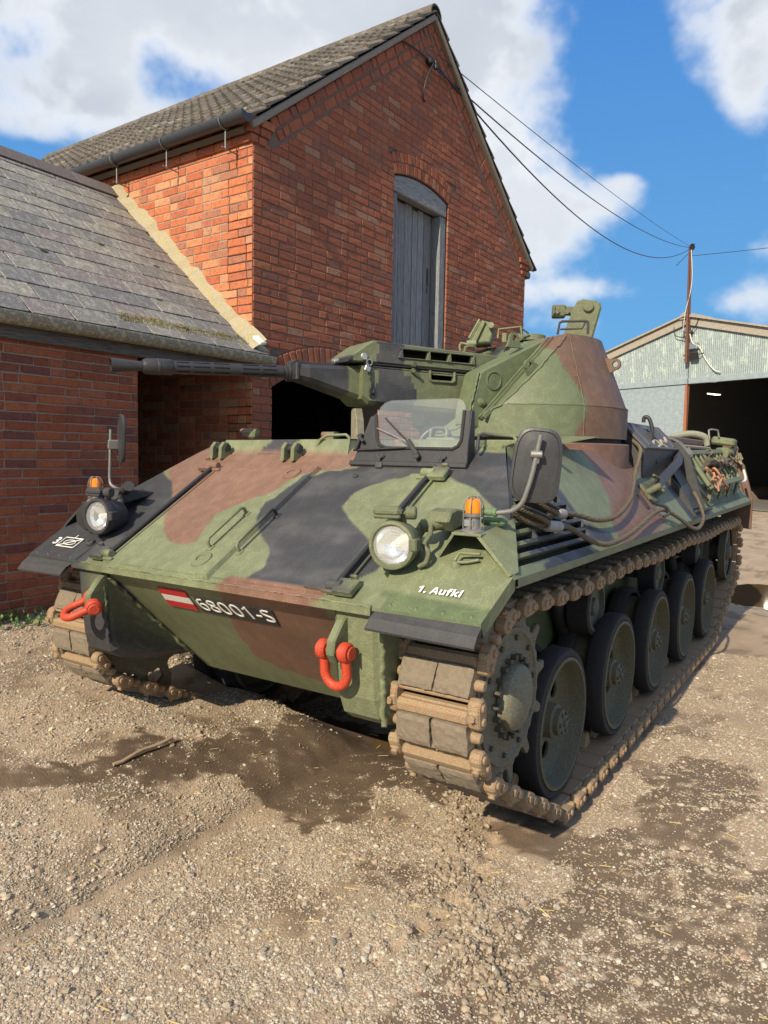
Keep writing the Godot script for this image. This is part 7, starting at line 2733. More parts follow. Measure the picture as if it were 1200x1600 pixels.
	part("flash_cone", mz, M.gun_metal, barrel)


# a box along x through sections (x, y low, y high), half width w0 -> w1 with rounded long edges
func gun_box(mb: MB, at: Transform3D, secs: Array, w0: float, w1: float, bev := 0.022, open_side := false) -> void:
	var n := secs.size()
	var ring := func(s: Array, w: float) -> PackedVector3Array:
		var b := minf(bev, (s[2] - s[1]) * 0.3)
		return PackedVector3Array([at * Vector3(s[0], s[1], -w + b), at * Vector3(s[0], s[1] + b, -w), at * Vector3(s[0], s[2] - b, -w), at * Vector3(s[0], s[2], -w + b), at * Vector3(s[0], s[2], w - b), at * Vector3(s[0], s[2] - b, w), at * Vector3(s[0], s[1] + b, w), at * Vector3(s[0], s[1], w - b)])
	for i in n - 1:
		var ta := float(i) / (n - 1)
		var tb := float(i + 1) / (n - 1)
		var ra: PackedVector3Array = ring.call(secs[i], lerpf(w0, w1, ta * ta * ta))
		var rb: PackedVector3Array = ring.call(secs[i + 1], lerpf(w0, w1, tb * tb * tb))
		var ca := Vector3.ZERO
		for p in ra:
			ca += p / 8.0
		for k in 8:
			var j := (k + 1) % 8
			if open_side and k == 1:
				continue
			mb.patch(ra[k], rb[k], rb[j], ra[j], (ra[k] + ra[j]) * 0.5 - ca, 0.02)
	for e in 2:
		var r: PackedVector3Array = ring.call(secs[0 if e == 0 else n - 1], w0 if e == 0 else w1)
		var c := Vector3.ZERO
		for p in r:
			c += p / 8.0
		for k in 8:
			mb.ftri(r[k], r[(k + 1) % 8], c, at.basis.x * (-1.0 if e == 0 else 1.0))


# a flat side laid in small cells, so that its paint can be patterned, with true openings
func grid_plate(mb: MB, at: Transform3D, outline: PackedVector2Array, holes: Array, z: float) -> void:
	var lo := outline[0]
	var hi := outline[0]
	for p in outline:
		lo = lo.min(p)
		hi = hi.max(p)
	var c := 0.018
	var out := at.basis.z * signf(z)
	var keep = mb.paint
	mb.paint = null
	var y := lo.y
	while y < hi.y:
		var x := lo.x
		while x < hi.x:
			var pieces: Array = Geometry2D.intersect_polygons(rect2(x, y, x + c, y + c), outline)
			for h in holes:
				var nxt: Array = []
				for p in pieces:
					nxt.append_array(Geometry2D.clip_polygons(p, h))
				pieces = nxt
			mb.col = paint_gun(at * Vector3(x + c * 0.5, y + c * 0.5, z))
			for p in pieces:
				for i in range(1, p.size() - 1):
					mb.ftri(at * Vector3(p[0].x, p[0].y, z), at * Vector3(p[i].x, p[i].y, z), at * Vector3(p[i + 1].x, p[i + 1].y, z), out)
			x += c
		y += c
	for h in holes:
		for i in 4:
			var a: Vector2 = h[i]
			var b: Vector2 = h[(i + 1) % 4]
			var d := (b - a).normalized()
			mb.fquad(at * Vector3(a.x, a.y, z), at * Vector3(b.x, b.y, z), at * Vector3(b.x, b.y, z * 0.88), at * Vector3(a.x, a.y, z * 0.88), at.basis * Vector3(-d.y, d.x, 0))
	mb.paint = keep


# ---------- running gear ----------
func make_running_gear() -> void:
	var sprocket_c := Vector2(0.285, 0.795)
	var sprocket_r := 0.312
	var idler_c := Vector2(-5.15, 0.775)
	var idler_r := 0.295
	# closed path of the track through (z, y)
	var circles := [[sprocket_c, sprocket_r], [idler_c, idler_r]]
	var r := RandomNumberGenerator.new()
	r.seed = 15
	for s in [1.0, -1.0]:
		lay_track(s, circles, r)
	# wheels; those of the far side sit a little further back, as on any torsion-bar hull
	for s in [1.0, -1.0]:
		for i in 5:
			road_wheel(Vector3(s * 1.008, 0.475, -0.41 - 0.917 * i - (0.16 if s < 0.0 else 0.0)), s, 0.338, 5 * i)
		sprocket(Vector3(s * 1.012, sprocket_c.y, sprocket_c.x), s)
		idler(Vector3(s * 1.012, idler_c.y, idler_c.x), s)
		for z in [-1.16, -2.62, -4.08]:
			roller(Vector3(s * 0.965, 0.872, z), s)
		# suspension arms and dampers in the dark behind the wheels
		for i in 5:
			var a := MB.new()
			a.col = BLACK * 0.6
			a.tube(V3([s * 0.84, 0.62, -0.10 - 0.917 * i, s * 0.86, 0.4825, -0.419 - 0.917 * i]), 0.05, 10)
			if i in [0, 1, 4]:
				a.tube(V3([s * 0.85, 1.05, 0.02 - 0.917 * i, s * 0.86, 0.56, -0.33 - 0.917 * i]), 0.04, 10)
			part("suspension_arm", a, M.cast_paint, tank)


func lay_track(s: float, circles: Array, r: RandomNumberGenerator) -> void:
	var cloud := PackedVector2Array()
	var all := circles.duplicate()
	for i in 5:
		all.append([Vector2(-0.41 - 0.917 * i - (0.16 if s < 0.0 else 0.0), 0.475), 0.370])
	for q in all:
		for k in 180:
			var a := TAU * k / 180.0
			cloud.append(q[0] + Vector2(cos(a), sin(a)) * q[1])
	var hull := Geometry2D.convex_hull(cloud)
	var dense := PackedVector2Array()
	for i in hull.size() - 1:
		var m := maxi(1, int(hull[i].distance_to(hull[i + 1]) / 0.01))
		for k in m:
			var p := hull[i].lerp(hull[i + 1], float(k) / m)
			if p.y > 0.95 and p.x < 0.25 and p.x > -5.1:
				p.y -= 0.018 * absf(sin((p.x - 0.25) * PI / 1.5)) * smoothstep(0.25, -0.2, p.x) * smoothstep(-5.1, -4.7, p.x)
			dense.append(p)
	dense.append(dense[0])
	var total := 0.0
	for i in dense.size() - 1:
		total += dense[i].distance_to(dense[i + 1])
	var count := int(round(total / 0.174))
	var pitch := total / count
	var link := link_mesh(pitch)
	var pads: Array[ArrayMesh] = [pad_mesh(pitch, 1), pad_mesh(pitch, 2), pad_mesh(pitch, 3)]
	if true:
		var acc := 0.0
		var want := pitch * 0.25
		var made := 0
		for i in dense.size() - 1:
			var seg := dense[i].distance_to(dense[i + 1])
			while want <= acc + seg and made < count:
				var u := (want - acc) / maxf(seg, 1e-6)
				var p := dense[i].lerp(dense[i + 1], u)
				var ia := (i + dense.size() - 5) % (dense.size() - 1)
				var ib := (i + 5) % (dense.size() - 1)
				var tn := (dense[ib] - dense[ia]).normalized()
				var out := Vector2(tn.y, -tn.x)
				if (p - Vector2(-2.4, 0.6)).dot(out) < 0.0:
					out = -out
				var zt := Vector3(0, tn.y, tn.x)
				var yo := Vector3(0, out.y, out.x)
				var b := Basis(yo.cross(zt), yo, zt)
				var o := put_mesh("track_link", link, M.link_steel, tank, Transform3D(b, Vector3(s * 1.012, p.y, p.x)))
				put_mesh("track_pad", pads[made % 3], M.track_pad, o)
				made += 1
				want += pitch
			acc += seg


func stadium(l: float, r: float, k := 6) -> PackedVector2Array:
	var o := PackedVector2Array()
	for i in k + 1:
		var a := -PI / 2 + PI * i / k
		o.append(Vector2(l * 0.5 + cos(a) * r, sin(a) * r))
	for i in k + 1:
		var a := PI / 2 + PI * i / k
		o.append(Vector2(-l * 0.5 + cos(a) * r, sin(a) * r))
	return o


# one link: local x across, y outwards, z along the track
func link_mesh(p: float) -> ArrayMesh:
	var mb := MB.new()
	mb.box(T(Vector3(0, -0.004, 0)), Vector3(0.275, 0.030, p - 0.012), 0.006)
	# rounded bar between the pads
	mb.box(T(Vector3(0, 0.020, p * 0.5 - 0.036)), Vector3(0.292, 0.040, 0.052), 0.014)
	mb.box(T(Vector3(0, 0.016, -p * 0.5 + 0.012)), Vector3(0.292, 0.018, 0.018), 0.005)
	# guide horn on the inner face
	mb.prism(Transform3D(Basis(Vector3(0, 0, 1), Vector3(0, 1, 0), Vector3(-1, 0, 0)), Vector3(0, -0.015, 0)), V2([-0.045, 0.0, 0.045, 0.0, 0.018, -0.075, -0.018, -0.075]), 0.035, 0.005)
	for s in [-1.0, 1.0]:
		# end connector over the joint, with bolt and pin heads
		var at := Transform3D(Basis(Vector3(0, 0, s), Vector3(0, 1, 0), Vector3(-s, 0, 0)), Vector3(s * 0.162, 0.006, p * 0.5))
		at = Transform3D(Basis(Vector3(0, 0, 1), Vector3(0, 1, 0), Vector3(-1, 0, 0)), Vector3(s * 0.160, 0.008, p * 0.5 - 0.02))
		mb.prism(at, stadium(0.050, 0.030), 0.046, 0.006)
		mb.box(T(Vector3(s * 0.160, 0.034, p * 0.5 - 0.02)), Vector3(0.040, 0.020, 0.040), 0.006)
		mb.cyl(Vector3(s * 0.160, 0.042, p * 0.5 - 0.02), Vector3(s * 0.160, 0.056, p * 0.5 - 0.02), 0.014, 0.014, 6, 0.002)
		for z in [-0.025, 0.025]:
			mb.cyl(Vector3(s * 0.140, 0.008, p * 0.5 - 0.02 + z), Vector3(s * 0.190, 0.008, p * 0.5 - 0.02 + z), 0.0145, 0.0145, 12, 0.003)
		# short knuckle in mid link
		mb.cyl(Vector3(s * 0.132, 0.002, -0.022), Vector3(s * 0.172, 0.002, -0.022), 0.021, 0.019, 12, 0.005)
	return mb.mesh()


func pad_mesh(p: float, seed_: int) -> ArrayMesh:
	var mb := MB.new()
	var r := RandomNumberGenerator.new()
	r.seed = seed_
	for s in [-1.0, 1.0]:
		# worn rubber block with a bumpy face
		var nx := 9
		var nzz := 6
		var w := 0.134
		var l := p - 0.072
		var c := Vector3(s * 0.0705, 0, -0.022)
		var top: Array[PackedVector3Array] = []
		for j in nzz + 1:
			var row := PackedVector3Array()
			for i in nx + 1:
				var u := float(i) / nx
				var v := float(j) / nzz
				var edge := minf(minf(u, 1.0 - u) * nx, minf(v, 1.0 - v) * nzz)
				var h := 0.050 - (0.006 if edge < 0.5 else 0.0) + r.randf_range(-0.002, 0.002)
				row.append(c + Vector3((u - 0.5) * w + (r.randf_range(-0.003, 0.003)), h, (v - 0.5) * l + r.randf_range(-0.002, 0.002)))
			top.append(row)
		for j in nzz:
			for i in nx:
				mb.fquad(top[j][i], top[j][i + 1], top[j + 1][i + 1], top[j + 1][i], Vector3.UP)
		var lo := func(q: Vector3) -> Vector3: return Vector3(c.x + (q.x - c.x) * 1.02, 0.008, c.z + (q.z - c.z) * 1.02)
		for i in nx:
			mb.fquad(top[0][i], top[0][i + 1], lo.call(top[0][i + 1]), lo.call(top[0][i]), Vector3(0, 0, -1))
			mb.fquad(top[nzz][i], top[nzz][i + 1], lo.call(top[nzz][i + 1]), lo.call(top[nzz][i]), Vector3(0, 0, 1))
		for j in nzz:
			mb.fquad(top[j][0], top[j + 1][0], lo.call(top[j + 1][0]), lo.call(top[j][0]), Vector3(-1, 0, 0))
			mb.fquad(top[j][nx], top[j + 1][nx], lo.call(top[j + 1][nx]), lo.call(top[j][nx]), Vector3(1, 0, 0))
	return mb.mesh()


# disc between radii with n rounded holes; local y is the axle
func holed_disc(mb: MB, t: Transform3D, r0: float, r1: float, n: int, hole_r: float, hw: float, hl: float, y: float, thick: float, turn: float) -> void:
	for k in n * 2:
		var side := 1.0 if k % 2 == 0 else -1.0
		var mid := turn + TAU * (k / 2) / n
		var half := PI / n
		var pts := PackedVector2Array()
		var polar := func(r: float, a: float) -> Vector2: return Vector2(sin(a), cos(a)) * r
		for i in 7:
			pts.append(polar.call(r1, mid + side * half * i / 6.0))
		for i in 5:
			pts.append(polar.call(r0, mid + side * half * (1.0 - i / 4.0)))
		for i in 9:
			var a := PI * i / 8.0
			pts.append(polar.call(hole_r - cos(a) * hl, mid + side * sin(a) * hw / hole_r))
		mb.prism(t * Transform3D(Basis(Vector3(1, 0, 0), Vector3(0, 0, -1), Vector3(0, 1, 0)), Vector3(0, y, 0)), pts, thick, 0.0)


func axle_basis(s: float) -> Basis:
	return Basis(Vector3(0, 0, -s), Vector3(s, 0, 0), Vector3(0, 1, 0))


func road_wheel(c: Vector3, s: float, R: float, turn: float) -> void:
	var t := Transform3D(axle_basis(s), c)
	var w := Node3D.new()
	w.name = "road_wheel"
	w.transform = t
	tank.add_child(w, true)
	var I := Transform3D.IDENTITY
	var ty := MB.new()
	for q in [[0.008, 0.112], [-0.165, -0.068]]:
		ty.lathe(I, PackedVector2Array([Vector2(R - 0.046, q[0]), Vector2(R - 0.010, q[0] + 0.002), Vector2(R, q[0] + 0.014), Vector2(R, q[1] - 0.014), Vector2(R - 0.008, q[1] - 0.002), Vector2(R - 0.034, q[1]), Vector2(R - 0.036, q[1] - 0.006), Vector2(R - 0.040, q[1] - 0.006)]), 64)
	part("tyre", ty, M.tyre, w)
	var rim := MB.new()
	rim.col = Color(0.108, 0.106, 0.070)
	# outer flange, dish and inner flange
	rim.lathe(I, PackedVector2Array([Vector2(R - 0.038, 0.10), Vector2(R - 0.040, 0.116), Vector2(R - 0.054, 0.118), Vector2(R - 0.058, 0.110), Vector2(R - 0.064, 0.050), Vector2(R - 0.09, 0.020), Vector2(R - 0.125, 0.012)]), 64)
	holed_disc(rim, I, 0.085, R - 0.123, 6, 0.160, 0.044, 0.040, 0.010, 0.012, deg_to_rad(turn * 7.0 + 12.0))
	rim.lathe(I, PackedVector2Array([Vector2(0.09, 0.014), Vector2(0.082, 0.024), Vector2(0.078, 0.075), Vector2(0.070, 0.082), Vector2(0.062, 0.082), Vector2(0.060, 0.104), Vector2(0.050, 0.112), Vector2(0.020, 0.115), Vector2(0, 0.115)]), 32)
	rim.lathe(I, PackedVector2Array([Vector2(R - 0.060, 0.01), Vector2(R - 0.062, -0.165), Vector2(R - 0.085, -0.165), Vector2(R - 0.10, -0.10), Vector2(0.1, -0.08), Vector2(0.0, -0.08)]), 48)
	part("rim", rim, M.wheel_paint, w)
	var nuts := MB.new()
	nuts.col = Color(0.09, 0.095, 0.07)
	for k in 6:
		var a := TAU * (k + 0.5) / 6.0 + turn
		var d := Vector3(sin(a) * 0.045, 0, cos(a) * 0.045)
		nuts.cyl(d + Vector3(0, 0.108, 0), d + Vector3(0, 0.122, 0), 0.009, 0.009, 6, 0.002)
	nuts.cyl(Vector3(0, 0.112, 0), Vector3(0, 0.128, 0), 0.018, 0.016, 12, 0.003)
	part("wheel_nut", nuts, M.wheel_paint, w)


func sprocket(c: Vector3, s: float) -> void:
	var w := Node3D.new()
	w.name = "drive_sprocket"
	w.transform = Transform3D(axle_basis(s), c)
	tank.add_child(w, true)
	var I := T(Vector3(0, 0.020, 0))
	for side in [0.122, -0.122]:
		var d := MB.new()
		d.col = Color(0.135, 0.13, 0.092)
		var teeth := 12
		var pl := PackedVector2Array()
		for k in teeth:
			var a := TAU * k / teeth + 0.12
			var st := TAU / teeth
			for q in [[-0.50, 0.288], [-0.30, 0.278], [-0.16, 0.292], [-0.11, 0.338], [-0.07, 0.352], [0.07, 0.352], [0.11, 0.338], [0.16, 0.292], [0.30, 0.278]]:
				pl.append(Vector2(sin(a + q[0] * st), cos(a + q[0] * st)) * q[1])
		d.prism(Transform3D(Basis(Vector3(1, 0, 0), Vector3(0, 0, -1), Vector3(0, 1, 0)), Vector3(0, side, 0)), pl, 0.024, 0.004)
		part("toothed_ring", d, M.wheel_paint, w)
	var b := MB.new()
	b.col = Color(0.135, 0.135, 0.095)
	b.lathe(I, PackedVector2Array([Vector2(0.258, 0.108), Vector2(0.255, 0.122), Vector2(0.240, 0.124), Vector2(0.232, 0.116), Vector2(0.205, 0.114), Vector2(0.198, 0.102), Vector2(0.190, 0.100), Vector2(0.182, 0.114), Vector2(0.150, 0.118), Vector2(0.140, 0.118)]), 64)
	b.lathe(I, PackedVector2Array([Vector2(0.24, -0.10), Vector2(0.20, 0.0), Vector2(0.24, 0.10)]), 40)
	part("carrier", b, M.wheel_paint, w)
	var hub := MB.new()
	hub.col = Color(0.16, 0.165, 0.12)
	hub.lathe(I, PackedVector2Array([Vector2(0.122, 0.118), Vector2(0.122, 0.148), Vector2(0.116, 0.158), Vector2(0.09, 0.170), Vector2(0.05, 0.177), Vector2(0.0, 0.179)]), 40)
	part("hub_cap", hub, M.wheel_paint, w)
	var bolts := MB.new()
	bolts.col = Color(0.07, 0.07, 0.05)
	for k in 20:
		var a := TAU * k / 20.0
		var d := Vector3(sin(a), 0, cos(a)) * 0.148
		bolts.cyl(d + Vector3(0, 0.134, 0), d + Vector3(0, 0.162, 0), 0.011, 0.011, 8, 0.002)
	for k in 10:
		var a := TAU * (k + 0.3) / 10.0
		var d := Vector3(sin(a), 0, cos(a)) * 0.216
		bolts.cyl(d + Vector3(0, 0.132, 0), d + Vector3(0, 0.147, 0), 0.011, 0.011, 6, 0.002)
	part("hub_bolt", bolts, M.wheel_paint, w)


func idler(c: Vector3, s: float) -> void:
	var w := Node3D.new()
	w.name = "idler_wheel"
	w.transform = Transform3D(axle_basis(s), c)
	tank.add_child(w, true)
	var I := Transform3D.IDENTITY
	var m := MB.new()
	m.col = Color(0.085, 0.088, 0.065)
	for q in [0.075, -0.075]:
		m.lathe(I, PackedVector2Array([Vector2(0.23, q - 0.03), Vector2(0.272, q - 0.03), Vector2(0.272, q + 0.03), Vector2(0.24, q + 0.032), Vector2(0.235, q + 0.02)]), 48)
		holed_disc(m, I, 0.075, 0.237, 6, 0.16, 0.030, 0.034, q, 0.014, 0.2)
	m.lathe(I, PackedVector2Array([Vector2(0.085, -0.08), Vector2(0.085, 0.09), Vector2(0.06, 0.12), Vector2(0.0, 0.125)]), 28)
	part("rim", m, M.wheel_paint, w)


func roller(c: Vector3, s: float) -> void:
	var w := Node3D.new()
	w.name = "return_roller"
	w.transform = Transform3D(axle_basis(s), c)
	tank.add_child(w, true)
	var I := Transform3D.IDENTITY
	var m := MB.new()
	m.lathe(I, PackedVector2Array([Vector2(0.14, -0.06), Vector2(0.155, -0.055), Vector2(0.155, 0.055), Vector2(0.145, 0.06), Vector2(0.132, 0.06)]), 40)
	part("tyre", m, M.tyre, w)
	var d := MB.new()
	d.col = Color(0.09, 0.10, 0.075)
	d.lathe(I, PackedVector2Array([Vector2(0.137, 0.058), Vector2(0.134, 0.064), Vector2(0.122, 0.064), Vector2(0.118, 0.04), Vector2(0.05, 0.035), Vector2(0.045, 0.055), Vector2(0.03, 0.064), Vector2(0.0, 0.066)]), 32)
	d.lathe(I, PackedVector2Array([Vector2(0.14, -0.055), Vector2(0.05, -0.05), Vector2(0.05, -0.16), Vector2(0.0, -0.16)]), 24)
	part("rim", d, M.wheel_paint, w)


# ---------- stowage on the vehicle's side ----------
func make_side_fittings() -> void:
	var bb := MB.new()
	bb.col = Color(0.040, 0.041, 0.043)
	bb.prism(Transform3D(Basis(Vector3(1, 0, 0), Vector3(0, 1, 0), Vector3(0, 0, 1)), Vector3(0, 0, -2.50)), V2([0.60, 1.45, 1.02, 1.45, 1.03, 1.735, 0.875, 1.895, 0.60, 1.90]), 0.98, 0.006)
	var box := part("stowage_box", bb, M.paint, tank)
	var lid := MB.new()
	lid.col = Color(0.075, 0.076, 0.076)
	lid.prism(Transform3D(Basis(Vector3(1, 0, 0), Vector3(0, 1, 0), Vector3(0, 0, 1)), Vector3(0, 0, -2.50)), V2([1.034, 1.735, 1.046, 1.748, 0.885, 1.912, 0.60, 1.918, 0.60, 1.903, 0.877, 1.898]), 1.0, 0.004)
	for z in [-2.15, -2.5, -2.85]:
		lid.box(Transform3D(Basis(Vector3(0, 0, 1), deg_to_rad(-45.5)), Vector3(0.962, 1.835, z)), Vector3(0.2, 0.012, 0.03), 0.003)
	part("box_lid", lid, M.paint, box)
	var hk := MB.new()
	hk.tube(curve(V3([0.98, 1.80, -2.36, 0.99, 1.87, -2.36, 0.965, 1.945, -2.36, 0.935, 1.955, -2.36, 0.93, 1.92, -2.36])), 0.013, 8)
	hk.box(T(Vector3(0.975, 1.80, -2.36)), Vector3(0.05, 0.10, 0.04), 0.008)
	part("lid_hook", hk, M.black_metal, box)
	for q in [[1.032, 1.66, -2.36], [1.032, 1.56, -2.78]]:
		var b := MB.new()
		b.col = Color(0.05, 0.05, 0.05)
		b.lathe(Transform3D(MB.up_basis(Vector3(1, 0, 0)), Vector3(q[0] - 0.004, q[1], q[2])), PackedVector2Array([Vector2(0.02, 0), Vector2(0.016, 0.01), Vector2(0, 0.013)]), 12)
		part("bolt", b, M.paint, box)
	# hold-down bar with its bolted foot
	var bar := MB.new()
	bar.col = Color(0.042, 0.043, 0.044)
	strut(bar, Vector3(1.125, 1.495, -1.88), Vector3(1.10, 1.655, -2.66), 0.055, 0.04)
	strut(bar, Vector3(1.10, 1.655, -2.66), Vector3(1.04, 1.715, -2.99), 0.055, 0.04)
	var hb := part("hold_down_bar", bar, M.paint, tank)
	var ft := MB.new()
	ft.col = GREEN * 0.6
	ft.cyl(Vector3(1.10, 1.47, -1.80), Vector3(1.18, 1.52, -1.83), 0.022, 0.022, 10, 0.004)
	ft.cyl(Vector3(1.11, 1.44, -1.90), Vector3(1.18, 1.49, -1.92), 0.018, 0.018, 10, 0.004)
	ft.box(Transform3D(Basis(Vector3(0, 0, 1), deg_to_rad(-51)), sp(-1.86, 0.245, 0.012)), Vector3(0.14, 0.022, 0.15), 0.005)
	ft.tube(V3([1.135, 1.53, -1.95, 1.15, 1.56, -1.9, 1.13, 1.58, -1.85]), 0.009, 6)
	part("bar_foot", ft, M.cast_paint, hb)
	# black support frame under and behind the box
	var fr := MB.new()
	fr.col = Color(0.035, 0.036, 0.038)
	fr.prism(Transform3D(Basis(Vector3(1, 0, 0), Vector3(0, 1, 0), Vector3(0, 0, 1)), Vector3(0, 0, -2.62)), V2([1.0, 1.52, 1.10, 1.44, 1.235, 1.285, 1.25, 1.29, 1.12, 1.50, 1.03, 1.60]), 0.02, 0.002)
	fr.prism(Transform3D(Basis(Vector3(1, 0, 0), Vector3(0, 1, 0), Vector3(0, 0, 1)), Vector3(0, 0, -2.98)), V2([0.90, 1.60, 1.245, 1.28, 1.25, 1.29, 1.12, 1.70, 1.03, 1.80, 0.95, 1.80]), 0.03, 0.002)
	fr.box(Transform3D(Basis(Vector3(0, 0, 1), deg_to_rad(-60)), Vector3(1.13, 1.48, -2.82)), Vector3(0.34, 0.012, 0.32), 0.002)
	fr.box(Transform3D(Basis(Vector3(0, 0, 1), deg_to_rad(30)), Vector3(1.075, 1.66, -3.08)), Vector3(0.02, 0.26, 0.14), 0.003)
	strut(fr, Vector3(1.235, 1.32, -2.66), Vector3(1.24, 1.31, -3.25), 0.02, 0.02)
	strut(fr, Vector3(1.22, 1.37, -3.22), Vector3(1.14, 1.50, -3.05), 0.025, 0.02)
	part("box_frame", fr, M.paint, tank)
	# chain draped over the frame
	var ch := MB.new()
	var line := curve(V3([0.97, 1.83, -3.0, 1.03, 1.79, -3.06, 1.07, 1.74, -3.08, 1.10, 1.70, -3.1, 1.08, 1.72, -3.2, 1.05, 1.755, -3.26]), 5)
	for i in line.size() - 1:
		var d := (line[i + 1] - line[i]).normalized()
		ch.box(Transform3D(MB.up_basis(d) * Basis(Vector3(0, 1, 0), i * 1.57), line[i]), Vector3(0.032, 0.048, 0.012), 0.005)
	tag(part("chain", ch, M.dull_steel, self), "short grey chain draped over the vehicle's black stowage frame", "chain")
	# rag rope lying on the lid
	var rg := MB.new()
	rg.tube(curve(V3([1.01, 1.775, -2.30, 0.99, 1.80, -2.42, 1.02, 1.77, -2.5, 0.99, 1.80, -2.6, 1.0, 1.79, -2.72, 0.965, 1.825, -2.82])), 0.014, 6)
	rg.tube(curve(V3([1.03, 1.755, -2.36, 1.02, 1.765, -2.46, 1.01, 1.78, -2.52, 1.03, 1.755, -2.62])), 0.012, 6)
	rg.col = Color.WHITE
	var rope := MB.new()
	rope.col = Color(0.38, 0.34, 0.26)
	rope.v = rg.v
	rope.n = rg.n
	rope.c = rg.c
	for i in rope.c.size():
		rope.c[i] = Color(0.38, 0.34, 0.26)
	tag(part("rope", rope, M.canvas, self), "pale knotted rope lying on the lid of the black stowage box", "rope")
	# slatted rack on the slope
	var rk := MB.new()
	rk.col = GREEN * 0.85
	var r0 := Vector3(1.215, 1.475, -3.30)
	var r1 := Vector3(1.20, 1.50, -5.02)
	var r2 := Vector3(1.00, 1.755, -5.12)
	var r3 := Vector3(1.02, 1.725, -3.42)
	for q in [[r0, r1], [r1, r2], [r2, r3], [r3, r0], [r0.lerp(r3, 0.5), r1.lerp(r2, 0.5)]]:
		strut(rk, q[0], q[1], 0.045, 0.03)
	for k in range(1, 8):
		strut(rk, r0.lerp(r1, k / 8.0), r3.lerp(r2, k / 8.0), 0.03, 0.02)
	for k in 4:
		strut(rk, sp(-3.4 - 0.45 * k, 0.10, 0.0), r0.lerp(r1, 0.06 + 0.29 * k), 0.03, 0.03)
	part("side_rack", rk, M.paint, tank)
	var rbk := MB.new()
	rbk.fquad(r0 + Vector3(-0.09, -0.07, 0), r1 + Vector3(-0.09, -0.07, 0), r2 + Vector3(-0.09, -0.07, 0), r3 + Vector3(-0.09, -0.07, 0), Vector3(1, 1, 0))
	part("rack_tray", rbk, M.black_iron_and_gap_shade, tank)
	var pn := hull_mb()
	pn.patch(sp(-3.3, 0.06, 0.008), sp(-5.0, 0.06, 0.008), sp(-5.0, 0.26, 0.008), sp(-3.3, 0.26, 0.008), Vector3(1, 1, 0), 0.05)
	part("side_panel", pn, M.grey_panel, tank)
	for k in 3:
		var st := MB.new()
		st.col = BLACK * 0.6
		st.box(Transform3D(Basis(Vector3(0, 0, 1), deg_to_rad(-51)), sp(-3.7 - 0.5 * k, 0.20, 0.03)), Vector3(0.05, 0.03, 0.12), 0.004)
		part("panel_catch", st, M.paint, tank)
	# bundle of cut netting and cord tied into the rack
	var r := RandomNumberGenerator.new()
	r.seed = 8
	var net := MB.new()
	var roll := PackedVector3Array()
	for i in 13:
		var u := 0.12 + 0.80 * i / 12.0
		roll.append(r0.lerp(r1, u).lerp(r3.lerp(r2, u), 0.56 + 0.05 * sin(i * 2.1)) + Vector3(0.035, 0.03, 0) * (1.0 + 0.3 * sin(i * 1.3)))
	net.col = Color(0.10, 0.09, 0.065)
	for k in 4:
		var strand := PackedVector3Array()
		for i in roll.size():
			strand.append(roll[i] + Vector3(r.randf_range(-0.02, 0.02), r.randf_range(-0.02, 0.02), 0))
		net.tube(curve(strand, 4), 0.020, 7)
	for i in 14:
		var u := r.randf()
		var v := 0.5 + r.randf_range(-0.14, 0.2)
		var p := r0.lerp(r1, 0.15 + 0.8 * u).lerp(r3.lerp(r2, 0.15 + 0.8 * u), v) + Vector3(0.03, 0.035, 0) * r.randf_range(0.5, 1.7)
		var pts := PackedVector3Array([p])
		for k in 4:
			p += Vector3(r.randf_range(-0.03, 0.03), r.randf_range(-0.03, 0.03), r.randf_range(-0.14, 0.14))
			pts.append(p)
		net.col = [Color(0.14, 0.12, 0.08), Color(0.16, 0.11, 0.075), Color(0.09, 0.10, 0.065), Color(0.24, 0.21, 0.16), Color(0.07, 0.06, 0.05)][r.randi() % 5]
		net.tube(curve(pts, 4), r.randf_range(0.006, 0.015), 6)
	tag(part("net_bundle", net, M.canvas, self), "bundle of brown and green netting tied into the vehicle's side rack", "netting")
	var cd := MB.new()
	for i in 7:
		var p := r0.lerp(r3, r.randf()) + Vector3(0.03, 0.03, r.randf_range(-0.35, 0.10))
		var pts := PackedVector3Array([p])
		for k in 5:
			p += Vector3(r.randf_range(-0.03, 0.04), r.randf_range(-0.06, 0.035), r.randf_range(-0.10, 0.09))
			pts.append(p)
		cd.col = [Color(0.42, 0.20, 0.12), Color(0.34, 0.19, 0.12), Color(0.45, 0.34, 0.22)][r.randi() % 3]
		cd.tube(curve(pts, 4), r.randf_range(0.006, 0.011), 6)
	tag(part("cord_tangle", cd, M.canvas, self), "tangle of orange brown cord hanging at the front of the side rack", "cord")
	# roof hatch behind, upright can, hose, bent rod, rear mudguard
	var ht := MB.new()
	ht.col = BROWN * 0.85
	ht.box(T(Vector3(0.62, 1.835, -4.05)), Vector3(0.52, 0.055, 1.65), 0.012)
	part("roof_hatch", ht, M.paint, tank)
	var hs := MB.new()
	hs.col = Color(0.30, 0.27, 0.18)
	hs.box(T(Vector3(0.66, 1.785, -4.05)), Vector3(0.56, 0.03, 1.75), 0.008)
	hs.box(T(Vector3(0.62, 1.745, -4.05)), Vector3(0.44, 0.05, 1.6), 0.0)
	part("hatch_coaming", hs, M.cast_paint, tank)
	var can := MB.new()
	can.col = GREEN * 0.9
	can.cyl(Vector3(1.01, 1.50, -5.28), Vector3(1.01, 1.80, -5.28), 0.085, 0.085, 22, 0.01)
	can.box(T(Vector3(1.0, 1.86, -5.26), Vector3(0, 0, -8)), Vector3(0.22, 0.08, 0.18), 0.02)
	part("smoke_canister", can, M.paint, tank)
	var hd := MB.new()
